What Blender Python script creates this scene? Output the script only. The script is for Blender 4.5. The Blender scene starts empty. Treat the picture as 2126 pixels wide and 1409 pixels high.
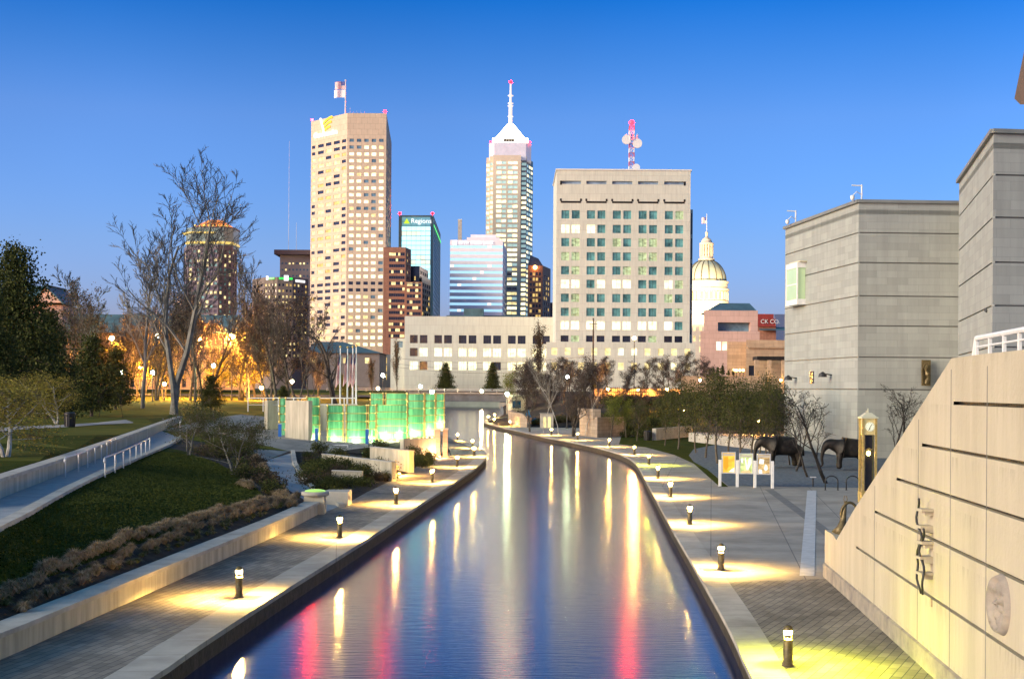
import bpy, math, random
from mathutils import Vector, Matrix
from mathutils.geometry import delaunay_2d_cdt
from mathutils.bvhtree import BVHTree
rad = math.radians
rnd = random.Random(7)
SC = bpy.context.scene
COL = SC.collection

# ---------------------------------------------------------------- camera, world, sun, exposure
F, CX, HY, CZ, ROLL = 2953.0, 1063.0, 806.0, 6.0, rad(0.4)
cam = bpy.data.cameras.new('camera'); camo = bpy.data.objects.new('camera', cam); COL.objects.link(camo)
cam.sensor_width = 36.0; cam.lens = 36.0*F/2126.0
cam.shift_y = (HY-704.5)/2126.0
cam.clip_start = 0.1; cam.clip_end = 20000.0
camo.matrix_world = Matrix.Translation((0, 0, CZ)) @ Matrix.Rotation(rad(90), 4, 'X') @ Matrix.Rotation(ROLL, 4, 'Z')
SC.camera = camo
SC.view_settings.view_transform = 'Standard'; SC.view_settings.look = 'None'; SC.view_settings.gamma = 1.0
SC.view_settings.use_curve_mapping = False
EXPO = 1.55
SC.view_settings.exposure = EXPO
EX = 2.0**EXPO
SUN_EL, SUN_AZ = 4.0, 240.0
w = bpy.data.worlds.new('World'); SC.world = w; w.use_nodes = True
nt = w.node_tree; bg = nt.nodes['Background']
sky = nt.nodes.new('ShaderNodeTexSky'); sky.sky_type = 'NISHITA'; sky.sun_disc = False
sky.sun_elevation = rad(SUN_EL); sky.sun_rotation = rad(SUN_AZ); sky.ozone_density = 6.0; sky.air_density = 1.0; sky.dust_density = 1.0
tc = nt.nodes.new('ShaderNodeTexCoord'); sp = nt.nodes.new('ShaderNodeSeparateXYZ')
rmp = nt.nodes.new('ShaderNodeValToRGB'); mul = nt.nodes.new('ShaderNodeMix'); mul.data_type = 'RGBA'; mul.blend_type = 'MULTIPLY'
mul.inputs[0].default_value = 1.0; mul.clamp_result = False
el = rmp.color_ramp.elements
# dusk tint of the clear sky by height above the horizon; unseen upper stops warmed for neutral fill light (values are divided by 7, scaled back below)
STOPS = [(0.0, (2.3, 1.55, 2.1)), (.05, (2.8, 1.42, 1.8)), (.10, (3.3, 1.34, 1.42)), (.185, (3.3, 1.15, 1.14)), (.225, (1.8, .95, 1.04)), (.262, (.45, .75, .97)), (.36, (.35, .66, .92)), (.55, (3.5, 1.7, 1.05)), (1.0, (6.0, 2.4, 1.05))]
while len(el) < len(STOPS): el.new(.5)
for e_, (p_, c_) in zip(el, STOPS): e_.position = p_; e_.color = (c_[0]/7, c_[1]/7, c_[2]/7, 1)
scl = nt.nodes.new('ShaderNodeVectorMath'); scl.operation = 'SCALE'; scl.inputs['Scale'].default_value = 7
nt.links.new(rmp.outputs[0], scl.inputs[0])
lr = nt.nodes.new('ShaderNodeMapRange'); lr.inputs[1].default_value = -.4; lr.inputs[2].default_value = .4; lr.inputs[3].default_value = 7*1.10; lr.inputs[4].default_value = 7*.95
nt.links.new(sp.outputs[0], lr.inputs[0]); # noise varies the sky brightness by a few per cent, in soft patches
hn = nt.nodes.new('ShaderNodeTexNoise'); hn.inputs['Scale'].default_value = 3.2; hn.inputs['Detail'].default_value = 3; nt.links.new(tc.outputs['Generated'], hn.inputs['Vector'])
hr = nt.nodes.new('ShaderNodeMapRange'); hr.inputs[1].default_value = .3; hr.inputs[2].default_value = .7; hr.inputs[3].default_value = .93; hr.inputs[4].default_value = 1.06
hm = nt.nodes.new('ShaderNodeMath'); hm.operation = 'MULTIPLY'; nt.links.new(hn.outputs[0], hr.inputs[0]); nt.links.new(hr.outputs[0], hm.inputs[0]); nt.links.new(lr.outputs[0], hm.inputs[1])
nt.links.new(hm.outputs[0], scl.inputs['Scale'])
nt.links.new(tc.outputs['Generated'], sp.inputs[0]); nt.links.new(sp.outputs[2], rmp.inputs[0])
nt.links.new(sky.outputs[0], mul.inputs[6]); nt.links.new(scl.outputs[0], mul.inputs[7])
SKYMUL = mul
nt.links.new(mul.outputs[2], bg.inputs[0]); bg.inputs[1].default_value = 0.15
sl = bpy.data.lights.new('afterglow', 'SUN'); sl.energy = 1.75; sl.angle = rad(30); sl.color = (1.0, .90, .64)
so = bpy.data.objects.new('afterglow', sl); COL.objects.link(so)
_a = rad(SUN_AZ); _e = rad(16.0)
sdir = Vector((math.sin(_a)*math.cos(_e), math.cos(_a)*math.cos(_e), math.sin(_e)))
so.rotation_euler = sdir.to_track_quat('Z', 'Y').to_euler()
SC.cycles.max_bounces = 6; SC.cycles.diffuse_bounces = 3; SC.cycles.glossy_bounces = 3; SC.cycles.transmission_bounces = 4
SC.cycles.transparent_max_bounces = 8; SC.cycles.sample_clamp_indirect = 6.0
SC.cycles.use_light_tree = True

# ---------------------------------------------------------------- projection helpers
def ray(px, py):
    u, v = px-CX, HY-py
    return (u*math.cos(ROLL)-v*math.sin(ROLL))/F, (u*math.sin(ROLL)+v*math.cos(ROLL))/F
def W(px, py, Y):
    a, b = ray(px, py); return Vector((a*Y, Y, CZ+b*Y))
def G(px, py, z=0.0):
    a, b = ray(px, py); Y = (z-CZ)/b; return Vector((a*Y, Y, z))

# ---------------------------------------------------------------- objects
ORG = {}
def thing(name, label, cat, loc=(0, 0, 0), group=None, rz=0.0):
    o = bpy.data.objects.new(name, None); COL.objects.link(o); o.location = loc; o.rotation_euler = (0, 0, rz)
    o.empty_display_size = .2
    o['label'] = label; o['category'] = cat
    if group: o['group'] = group
    ORG[o.name] = Vector(loc)
    return o
def dup(root, loc, rz=0.0, label=None, s=None, group=None):
    r = root.copy(); COL.objects.link(r); r.location = loc; r.rotation_euler = (0, 0, rz)
    if s is not None: r.scale = s if hasattr(s, '__len__') else (s, s, s)
    if label: r['label'] = label
    if group: r['group'] = group
    for ch in list(root.children):
        c = ch.copy(); COL.objects.link(c); c.parent = r
        for g in ch.children:
            d = g.copy(); COL.objects.link(d); d.parent = c
    return r
def tag(o, label, cat, group=None, kind=None):
    o['label'] = label; o['category'] = cat
    if group: o['group'] = group
    if kind: o['kind'] = kind
    return o

class MB:
    def __init__(s): s.v = []; s.f = []; s.m = []
    def add(s, vs, fs, mi=0):
        b = len(s.v); s.v.extend([tuple(p) for p in vs])
        for q in fs: s.f.append(tuple(b+i for i in q)); s.m.append(mi)
    def quad(s, a, b, c, d, mi=0): s.add([a, b, c, d], [(0, 1, 2, 3)], mi)
    def box(s, c, d, rz=0.0, mi=0):
        x, y, z = d[0]/2, d[1]/2, d[2]/2; cs, sn = math.cos(rz), math.sin(rz)
        vs = []
        for k in (-z, z):
            for i, j in ((-x, -y), (x, -y), (x, y), (-x, y)):
                vs.append((c[0]+i*cs-j*sn, c[1]+i*sn+j*cs, c[2]+k))
        s.add(vs, [(3, 2, 1, 0), (4, 5, 6, 7), (0, 1, 5, 4), (1, 2, 6, 5), (2, 3, 7, 6), (3, 0, 4, 7)], mi)
    def bar(s, p0, p1, wd, z0, z1, mi=0):
        """upright board standing along the line p0-p1"""
        p0 = Vector(p0[:2]); p1 = Vector(p1[:2]); d = p1-p0; c = (p0+p1)/2
        s.box((c.x, c.y, (z0+z1)/2), (d.length, wd, z1-z0), math.atan2(d.y, d.x), mi)
    def prism(s, poly, z0, z1, mi=0):
        n = len(poly); vs = [(p[0], p[1], z0) for p in poly]+[(p[0], p[1], z1) for p in poly]
        fs = [tuple(range(n-1, -1, -1)), tuple(range(n, 2*n))]
        fs += [(i, (i+1) % n, n+(i+1) % n, n+i) for i in range(n)]
        s.add(vs, fs, mi)
    def loft(s, polyA, zA, polyB, zB, mi=0, cap=True):
        n = len(polyA); vs = [(p[0], p[1], zA) for p in polyA]+[(p[0], p[1], zB) for p in polyB]
        fs = [(i, (i+1) % n, n+(i+1) % n, n+i) for i in range(n)]
        if cap: fs += [tuple(range(n-1, -1, -1)), tuple(range(n, 2*n))]
        s.add(vs, fs, mi)
    def tube(s, pts, rr, n=6, mi=0, cap=True):
        pts = [Vector(p) for p in pts]
        if not hasattr(rr, '__len__'): rr = [rr]*len(pts)
        vs = []; prev = None
        for i, p in enumerate(pts):
            t = (pts[min(i+1, len(pts)-1)]-pts[max(i-1, 0)])
            if t.length < 1e-9: t = Vector((0, 0, 1))
            t.normalize()
            if prev is None:
                a = Vector((1, 0, 0)) if abs(t.x) < .8 else Vector((0, 1, 0))
                prev = (a-t*a.dot(t)).normalized()
            else:
                prev = (prev-t*prev.dot(t))
                prev = prev.normalized() if prev.length > 1e-6 else t.orthogonal().normalized()
            b = t.cross(prev)
            for k in range(n):
                an = 2*math.pi*k/n
                vs.append(p+(prev*math.cos(an)+b*math.sin(an))*rr[i])
        fs = []
        for i in range(len(pts)-1):
            for k in range(n):
                fs.append((i*n+k, i*n+(k+1) % n, (i+1)*n+(k+1) % n, (i+1)*n+k))
        if cap:
            fs.append(tuple(range(n-1, -1, -1))); fs.append(tuple((len(pts)-1)*n+k for k in range(n)))
        s.add(vs, fs, mi)
    def lathe(s, prof, c=(0, 0, 0), n=16, mi=0):
        vs = []; fs = []
        for r, z in prof:
            for k in range(n):
                a = 2*math.pi*k/n; vs.append((c[0]+max(r, 1e-4)*math.cos(a), c[1]+max(r, 1e-4)*math.sin(a), c[2]+z))
        for i in range(len(prof)-1):
            for k in range(n): fs.append((i*n+k, i*n+(k+1) % n, (i+1)*n+(k+1) % n, (i+1)*n+k))
        fs.append(tuple(range(n-1, -1, -1))); fs.append(tuple((len(prof)-1)*n+k for k in range(n)))
        s.add(vs, fs, mi)
    def ball(s, c, r, n=10, mi=0, sz=1.0):
        k = 6; s.lathe([(r*math.sin(math.pi*i/k), -r*sz*math.cos(math.pi*i/k)) for i in range(k+1)], c, n, mi)
    def build(s, name, mats, parent=None, smooth=False, kind=None):
        off = Vector((0, 0, 0))
        if parent is not None: off = ORG.get(parent.name, off)
        me = bpy.data.meshes.new(name)
        me.from_pydata([(x-off.x, y-off.y, z-off.z) for x, y, z in s.v], [], s.f)
        if not isinstance(mats, (list, tuple)): mats = [mats]
        for mt in mats: me.materials.append(mt)
        if len(mats) > 1: me.polygons.foreach_set('material_index', s.m)
        if smooth: me.polygons.foreach_set('use_smooth', [True]*len(me.polygons))
        me.update()
        o = bpy.data.objects.new(name, me); COL.objects.link(o)
        if parent is not None:
            o.parent = parent; ORG[o.name] = off
        if kind: o['kind'] = kind
        return o

# ---------------------------------------------------------------- materials
def newmat(name):
    m = bpy.data.materials.new(name); m.use_nodes = True; n = m.node_tree
    return m, n, n.nodes['Principled BSDF'], n.links.new
def c4(c): return (c[0], c[1], c[2], 1)
def srf(name, col, rough=.8, var=.12, scale=1.0, bump=.0, metal=0.0, col2=None, detail=6, streak=False, spec=.3, fine=None):
    """painted / mineral surface: large and small scale variation of its own colour"""
    m, n, p, L = newmat(name)
    g = n.nodes.new('ShaderNodeNewGeometry'); mp = n.nodes.new('ShaderNodeMapping'); L(g.outputs['Position'], mp.inputs[0])
    mp.inputs['Scale'].default_value = (1, 1, .12) if streak else (1, 1, 1)
    tx = n.nodes.new('ShaderNodeTexNoise'); tx.inputs['Scale'].default_value = scale; tx.inputs['Detail'].default_value = detail
    tx.inputs['Roughness'].default_value = .65
    L(mp.outputs[0], tx.inputs['Vector'])
    r = n.nodes.new('ShaderNodeValToRGB'); L(tx.outputs[0], r.inputs[0])
    a, b = r.color_ramp.elements
    lo = col2 if col2 else tuple(c*(1-var*2) for c in col); hi = col if col2 else tuple(min(1, c*(1+var)) for c in col)
    a.position = .3; a.color = c4(lo); b.position = .7; b.color = c4(hi)
    L(r.outputs[0], p.inputs['Base Color'])
    p.inputs['Roughness'].default_value = rough; p.inputs['Metallic'].default_value = metal
    p.inputs['Specular IOR Level'].default_value = spec
    if bump:
        t2 = n.nodes.new('ShaderNodeTexNoise'); t2.inputs['Scale'].default_value = fine or scale*6; t2.inputs['Detail'].default_value = 5
        L(g.outputs['Position'], t2.inputs['Vector'])
        bp = n.nodes.new('ShaderNodeBump'); bp.inputs['Strength'].default_value = bump; bp.inputs['Distance'].default_value = .05
        L(t2.outputs[0], bp.inputs['Height']); L(bp.outputs[0], p.inputs['Normal'])
    return m
def wallmat(name, col, bw, bh, mortar=.02, mcol=None, var=.18, rough=.85, off=.5, stain=.25, bump=.3, horiz=False, streaks=True):
    """coursed stone, brick or panels: u runs along any vertical wall, v is height (or ground x,y when horiz)"""
    m, n, p, L = newmat(name)
    g = n.nodes.new('ShaderNodeNewGeometry')
    if horiz is False:
        cr = n.nodes.new('ShaderNodeVectorMath'); cr.operation = 'CROSS_PRODUCT'; L(g.outputs['True Normal'], cr.inputs[0]); cr.inputs[1].default_value = (0, 0, 1)
        dt = n.nodes.new('ShaderNodeVectorMath'); dt.operation = 'DOT_PRODUCT'; L(g.outputs['Position'], dt.inputs[0]); L(cr.outputs[0], dt.inputs[1])
        s_ = n.nodes.new('ShaderNodeSeparateXYZ'); L(g.outputs['Position'], s_.inputs[0])
        cb = n.nodes.new('ShaderNodeCombineXYZ'); L(dt.outputs['Value'], cb.inputs[0]); L(s_.outputs[2], cb.inputs[1])
        vec = cb.outputs[0]
    else:
        mp = n.nodes.new('ShaderNodeMapping'); mp.inputs['Rotation'].default_value = (0, 0, horiz); L(g.outputs['Position'], mp.inputs[0]); vec = mp.outputs[0]
    br = n.nodes.new('ShaderNodeTexBrick'); L(vec, br.inputs['Vector']); br.offset = off
    br.inputs['Scale'].default_value = 1.0; br.inputs['Brick Width'].default_value = bw; br.inputs['Row Height'].default_value = bh
    br.inputs['Mortar Size'].default_value = mortar; br.inputs['Mortar Smooth'].default_value = .1
    br.inputs['Color1'].default_value = c4([c*(1-var) for c in col]); br.inputs['Color2'].default_value = c4([min(1, c*(1+var)) for c in col])
    br.inputs['Mortar'].default_value = c4(mcol or [c*.5 for c in col])
    tx = n.nodes.new('ShaderNodeTexNoise'); tx.inputs['Scale'].default_value = .35; tx.inputs['Detail'].default_value = 8; tx.inputs['Roughness'].default_value = .65
    if streaks and horiz is False:
        m3 = n.nodes.new('ShaderNodeMapping'); m3.inputs['Scale'].default_value = (3, .35, 1); L(vec, m3.inputs[0]); L(m3.outputs[0], tx.inputs['Vector'])
    else: L(g.outputs['Position'], tx.inputs['Vector'])
    mr = n.nodes.new('ShaderNodeMapRange'); mr.inputs[1].default_value = .3; mr.inputs[2].default_value = .72; mr.inputs[3].default_value = 1-stain; mr.inputs[4].default_value = 1+stain*.35
    L(tx.outputs[0], mr.inputs[0])
    mx = n.nodes.new('ShaderNodeVectorMath'); mx.operation = 'SCALE'; L(br.outputs['Color'], mx.inputs[0]); L(mr.outputs[0], mx.inputs['Scale'])
    L(mx.outputs[0], p.inputs['Base Color']); p.inputs['Roughness'].default_value = rough; p.inputs['Specular IOR Level'].default_value = .3
    bp = n.nodes.new('ShaderNodeBump'); bp.inputs['Strength'].default_value = bump; bp.inputs['Distance'].default_value = .03; bp.invert = True
    L(br.outputs['Fac'], bp.inputs['Height']); L(bp.outputs[0], p.inputs['Normal'])
    return m
def emis(name, col, val, sample=True, vary=0.0, scale=.6, dark=(.02, .02, .02)):
    """something that gives off light; val 1 = just white on the picture"""
    m, n, p, L = newmat(name)
    p.inputs['Base Color'].default_value = c4([c*.3 for c in col]); p.inputs['Roughness'].default_value = .35
    p.inputs['Emission Color'].default_value = c4(col); p.inputs['Emission Strength'].default_value = val/EX
    if vary:
        g = n.nodes.new('ShaderNodeNewGeometry'); mp = n.nodes.new('ShaderNodeMapping'); L(g.outputs['Position'], mp.inputs[0]); mp.inputs['Scale'].default_value = (1, 1, 1.6)
        tx = n.nodes.new('ShaderNodeTexNoise'); tx.inputs['Scale'].default_value = scale; tx.inputs['Detail'].default_value = 3; L(mp.outputs[0], tx.inputs['Vector'])
        mr = n.nodes.new('ShaderNodeMapRange'); mr.inputs[1].default_value = .35; mr.inputs[2].default_value = .65
        mr.inputs[3].default_value = val/EX*(1-vary); mr.inputs[4].default_value = val/EX*(1+vary*.5)
        L(tx.outputs[0], mr.inputs[0]); L(mr.outputs[0], p.inputs['Emission Strength'])
    if not sample: m.cycles.emission_sampling = 'NONE'
    return m
def glass(name, col, rough=.12, vary=.3, spec=.6, emit=None):
    m = srf(name, col, rough, vary, .25, spec=spec)
    if emit:
        p = m.node_tree.nodes['Principled BSDF']; p.inputs['Emission Color'].default_value = c4(emit[0]); p.inputs['Emission Strength'].default_value = emit[1]/EX
        m.cycles.emission_sampling = 'NONE'
    return m

M = {}
M['concrete'] = srf('concrete', (.47, .43, .37), .85, .16, .9, .35, fine=14)
M['concrete_wall'] = srf('concrete_wall', (.48, .43, .33), .85, .2, 2.2, .3, streak=True, fine=14)
M['coping'] = wallmat('coping', (.44, .405, .35), 1.8, 30, .012, var=.10, horiz=rad(83), stain=.5)
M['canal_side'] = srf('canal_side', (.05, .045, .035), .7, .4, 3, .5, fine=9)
M['paver'] = wallmat('paver', (.27, .235, .19), .60, .22, .010, (.07, .07, .075), var=.2, horiz=rad(-80), stain=.5, bump=.6)
M['paver_right'] = wallmat('paver_right', (.27, .235, .185), .60, .22, .010, (.07, .07, .075), var=.2, horiz=rad(-66), stain=.5, bump=.6)
M['slab'] = wallmat('slab', (.36, .325, .275), 3.0, 3.0, .02, (.17, .16, .15), var=.07, horiz=rad(8), off=0.0, stain=.42, bump=.25)
M['slab_pale'] = srf('slab_pale', (.50, .50, .50), .8, .12, 2, .1)
M['slab_dark'] = srf('slab_dark', (.19, .18, .165), .8, .15, 2, .1)
M['gravel'] = srf('gravel', (.13, .16, .19), .95, .3, 3, .6, fine=30)
M['grass'] = srf('grass', (.060, .070, .006), .95, .3, .5, 1.0, col2=(.016, .030, .003), fine=22, detail=12, spec=.05)
M['park_grass'] = srf('park_grass', (.14, .13, .02), .95, .3, .2, .6, col2=(.06, .07, .012), fine=5, spec=.05)
M['mulch'] = srf('mulch', (.035, .026, .018), .95, .4, 2, .9, fine=14)
M['ground_far'] = srf('ground_far', (.07, .07, .06), .95, .3, .02, 0)
M['asphalt'] = srf('asphalt', (.06, .06, .06), .8, .2, .5, .2)
M['path'] = srf('path', (.40, .36, .33), .85, .12, 1.5, .2)
M['bark'] = srf('bark', (.11, .09, .07), .95, .35, 3, .5)
M['bark_pale'] = srf('bark_pale', (.27, .26, .23), .9, .35, .8, .4, col2=(.10, .095, .08))
M['bark_white'] = srf('bark_white', (.50, .48, .42), .9, .3, 2, .3)
M['twig'] = srf('twig', (.10, .08, .065), .95, .3, 1)
M['twig_pale'] = srf('twig_pale', (.18, .165, .14), .95, .3, 1)
def leafmat(name, a, b):
    m, n, p, L = newmat(name)
    g = n.nodes.new('ShaderNodeNewGeometry')
    tx = n.nodes.new('ShaderNodeTexNoise'); tx.inputs['Scale'].default_value = .8; tx.inputs['Detail'].default_value = 3; L(g.outputs['Position'], tx.inputs['Vector'])
    ad = n.nodes.new('ShaderNodeMath'); ad.operation = 'ADD'; L(tx.outputs[0], ad.inputs[0])
    ml = n.nodes.new('ShaderNodeMath'); ml.operation = 'MULTIPLY'; ml.inputs[1].default_value = .5; L(g.outputs['Random Per Island'], ml.inputs[0]); L(ml.outputs[0], ad.inputs[1])
    r = n.nodes.new('ShaderNodeValToRGB'); L(ad.outputs[0], r.inputs[0]); r.color_ramp.elements[0].position = .4; r.color_ramp.elements[1].position = 1.0
    r.color_ramp.elements[0].color = c4(a); r.color_ramp.elements[1].color = c4(b)
    L(r.outputs[0], p.inputs['Base Color']); p.inputs['Roughness'].default_value = .7; p.inputs['Specular IOR Level'].default_value = .2
    tr = n.nodes.new('ShaderNodeBsdfTranslucent'); L(r.outputs[0], tr.inputs[0]); mx = n.nodes.new('ShaderNodeMixShader'); mx.inputs[0].default_value = .3
    L(p.outputs[0], mx.inputs[1]); L(tr.outputs[0], mx.inputs[2]); L(mx.outputs[0], n.nodes['Material Output'].inputs[0])
    return m
M['leaf_dark'] = leafmat('leaf_dark', (.020, .030, .008), (.085, .095, .022))
M['leaf_olive'] = leafmat('leaf_olive', (.026, .034, .010), (.085, .092, .026))
M['leaf_lime'] = leafmat('leaf_lime', (.09, .12, .02), (.20, .22, .04))
M['leaf_brown'] = leafmat('leaf_brown', (.05, .04, .025), (.11, .08, .05))
M['leaf_twig'] = leafmat('leaf_twig', (.05, .04, .035), (.12, .095, .08))
M['leaf_gold'] = leafmat('leaf_gold', (.15, .13, .03), (.32, .27, .05))
M['blade_tan'] = leafmat('blade_tan', (.24, .165, .10), (.58, .43, .28))
M['blade_green'] = leafmat('blade_green', (.06, .08, .02), (.22, .22, .08))
M['steel'] = srf('steel', (.62, .62, .62), .35, .08, 3, metal=.3)
M['white_paint'] = srf('white_paint', (.72, .72, .70), .5, .06, 3)
M['black_metal'] = srf('black_metal', (.015, .015, .016), .45, .2, 4, spec=.5)
M['bronze'] = srf('bronze', (.16, .12, .055), .45, .3, 6, metal=.3)
M['brass'] = srf('brass', (.65, .47, .16), .35, .15, 6, metal=.6)
M['bronze_dark'] = srf('bronze_dark', (.030, .026, .022), .5, .3, 3, .4, metal=.3)
M['pole_wood'] = srf('pole_wood', (.12, .09, .07), .9, .2, 3)
M['roof'] = srf('roof', (.22, .21, .20), .9, .15, .2)
M['roof_teal'] = srf('roof_teal', (.07, .14, .17), .6, .2, .3)
# ---------------------------------------------------------------- ground, banks, water
def w2(p): return (p[0], p[1])
CL = [(-9.4, 6), (-8.4, 18)]+[w2(G(x, y)) for x, y in [(316, 1409), (406, 1344), (500, 1283), (600, 1219), (766, 1117), (889, 1036), (943, 1002), (985, 974), (1004, 957), (1011, 947), (1010, 940), (999, 930), (973, 918), (950, 911), (925, 905)]]+[(-10.6, 215), (-15.5, 300), (-20.5, 400), (-26, 505)]
CR = [(3.3, 6), (4.4, 18)]+[w2(G(x, y)) for x, y in [(1560, 1409), (1517, 1308), (1466, 1218), (1426, 1149), (1390, 1088), (1361, 1034), (1341, 998), (1325, 966), (1307, 950), (1275, 937), (1213, 922), (1145, 910), (1114, 903), (1067, 892), (1041, 887), (1005, 877)]]+[(-5.3, 262), (-3.6, 285), (-2.5, 330), (-3.2, 400), (-4.0, 505)]
def smooth_line(P, it=1):
    for _ in range(it):
        Q = [P[0]]
        for i in range(len(P)-1):
            a, b = P[i], P[i+1]
            Q.append((a[0]*.75+b[0]*.25, a[1]*.75+b[1]*.25)); Q.append((a[0]*.25+b[0]*.75, a[1]*.25+b[1]*.75))
        Q.append(P[-1]); P = Q
    return P
CLs, CRs = smooth_line(CL, 2), smooth_line(CR, 2)
def offset(P, d):
    out = []
    for i, p in enumerate(P):
        a = Vector(P[max(i-1, 0)]); b = Vector(P[min(i+1, len(P)-1)]); t = (b-a).normalized(); nrm = Vector((-t.y, t.x))
        out.append((p[0]+nrm.x*d, p[1]+nrm.y*d))
    return out
def strip(mb, A, B, z, mi=0, zb=None):
    zb = z if zb is None else zb
    for i in range(len(A)-1): mb.quad((*A[i], z), (*B[i], zb), (*B[i+1], zb), (*A[i+1], z), mi)
# water
m, n, p, L = newmat('canal_water')
p.inputs['Base Color'].default_value = (.0, .016, .07, 1); p.inputs['Roughness'].default_value = .13; p.inputs['IOR'].default_value = 1.36; p.inputs['Specular Tint'].default_value = (.58, .80, 1, 1)
p.inputs['Specular IOR Level'].default_value = .5
g = n.nodes.new('ShaderNodeNewGeometry'); mp = n.nodes.new('ShaderNodeMapping'); mp.inputs['Scale'].default_value = (.6, 3.0, 1); L(g.outputs['Position'], mp.inputs[0])
tx = n.nodes.new('ShaderNodeTexNoise'); tx.inputs['Scale'].default_value = 2.6; tx.inputs['Detail'].default_value = 4; L(mp.outputs[0], tx.inputs['Vector'])
bp = n.nodes.new('ShaderNodeBump'); bp.inputs['Strength'].default_value = .3; bp.inputs['Distance'].default_value = .018; L(tx.outputs[0], bp.inputs['Height']); L(bp.outputs[0], p.inputs['Normal'])
M['water'] = m
ZW = -0.55
mb = MB(); mb.quad((-60, 2, ZW), (60, 2, ZW), (60, 600, ZW), (-60, 600, ZW)); mb.build('water', M['water'], kind='structure')
# canal walls and copings
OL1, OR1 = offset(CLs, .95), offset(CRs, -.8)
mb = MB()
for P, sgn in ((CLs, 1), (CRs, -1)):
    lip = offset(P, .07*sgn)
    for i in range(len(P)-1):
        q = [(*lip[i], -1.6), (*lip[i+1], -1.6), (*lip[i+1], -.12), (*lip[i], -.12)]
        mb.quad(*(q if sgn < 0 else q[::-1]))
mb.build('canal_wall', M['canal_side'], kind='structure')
mb = MB()
for P, O in ((CLs, OL1), (CRs, OR1)):
    strip(mb, P, O, .012)
    for i in range(len(P)-1): mb.quad((*P[i], -.12), (*P[i+1], -.12), (*P[i+1], .012), (*P[i], .012))
    lip = offset(P, .08 if P is CLs else -.08); strip(mb, P, lip, -.12)
mb.build('canal_edge', M['coping'], kind='structure')

# left terrain from surveyed points: name -> polyline of (px, py, z)
def PP(L_): return [G(x, y, z) for x, y, z in L_]
# retaining wall foot (z 0), its back (z .5), lawn edges, ramp kerb, ramp wall
FOOT = PP([(0, 1375, 0), (130, 1315, 0), (273, 1251, 0), (430, 1179, 0), (600, 1102, 0), (664, 1068, 0)])
FOOT = [Vector((-14.5, 6, 0)), Vector((-12.6, 18, 0))]+FOOT
def inl(P, d): return [Vector((*q, p.z)) for q, p in zip(offset([w2(v) for v in P], d), P)]
WBACK = inl(FOOT, .62)
for v in WBACK: v.z = .52
LOWN = [Vector((-16.5, 6, .9)), Vector((-16.8, 18, .9))]+PP([(-60, 1262, .9), (0, 1236, .9), (120, 1190, .9), (250, 1143, .9), (400, 1086, .9), (500, 1050, .9), (548, 1032, .9)])
LTOP = PP([(548, 1030, .95), (520, 1000, 1.15), (455, 962, 1.5), (378, 935, 1.9), (352, 930, 2.0)])
KERB = [Vector((-29, 14, 2)), Vector((-23, 26, 2))]+PP([(-60, 1137, 2), (0, 1103, 2), (60, 1073, 2), (100, 1049, 2), (165, 1012, 2), (260, 967, 2), (352, 927, 2), (380, 911, 2)])
RWAL = [Vector((-38, 20, 2)), Vector((-29, 34, 2))]+PP([(-60, 1058, 2), (0, 1036, 2), (60, 1012, 2), (130, 985, 2), (200, 955, 2), (280, 920, 2), (340, 893, 2), (378, 877, 2)])
RBACK = inl(RWAL, 1.0)
for v in RBACK: v.z = 2.62
PATHB = PP([(548, 1034, .85), (585, 1040, .5), (640, 1040, .3)])
BLUE_L = PP([(553, 962, 1.0), (566, 985, .8), (592, 1012, .5), (640, 1042, .15), (672, 1062, .02)])
BLUE_R = PP([(612, 938, 1.0), (617, 965, .8), (640, 1000, .45), (672, 1028, .15), (716, 1052, .02)])
PROM = PP([(672, 1064, 0), (718, 1046, 0), (760, 1022, 0), (812, 997, 0), (849, 980, 0), (880, 958, 0), (906, 948, 0), (925, 944, 0)])
PROM2 = [Vector((-10.2, 150, 0)), Vector((-11.5, 180, 0)), Vector((-13.8, 215, 0)), Vector((-19.5, 300, 0)), Vector((-25.5, 400, 0)), Vector((-31, 500, 0))]
DECKF = PP([(553, 955, 1.0), (600, 936, 1.0), (690, 938, 1.0), (780, 926, 1.0), (850, 912, 1.0), (905, 898, 1.0)])
DECKB = [Vector((-14, 175, 1.05)), Vector((-30, 185, 1.2)), Vector((-42, 170, 1.3))]
FREE = [(200, 1100, 1.4), (350, 1020, 1.5), (250, 1040, 1.75), (420, 1030, 1.25), 
        (450, 900, 2.2), (500, 930, 1.7), (430, 870, 2.7), (480, 980, 1.3), (540, 990, 1.0), (700, 970, .6), (660, 1000, .5), (760, 985, .35), (860, 945, .5),
        (200, 905, 2.8), (0, 905, 2.8), (-200, 905, 2.8), (100, 940, 2.7), (300, 868, 2.95), (0, 870, 3), (500, 860, 3.0)]
LOWB = [Vector((-17, 210, 1.5)), Vector((-22, 230, 2.4)), Vector((-25, 300, 2.6)), Vector((-31, 400, 4)), Vector((-37, 500, 5))]
FARP = [Vector(v) for v in [(-60, 300, 3.1), (-60, 400, 4), (-60, 500, 5), (-100, 200, 3), (-100, 300, 3.1), (-200, 200, 3), (-200, 350, 3.5), (-200, 500, 5), (-500, 6, 3), (-500, 200, 3), (-500, 500, 5), (-60, 6, 2.6), (-60, 60, 2.6), (-35, 6, 2.2), (-45, 250, 3.1), (-35, 240, 3)]]
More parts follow.
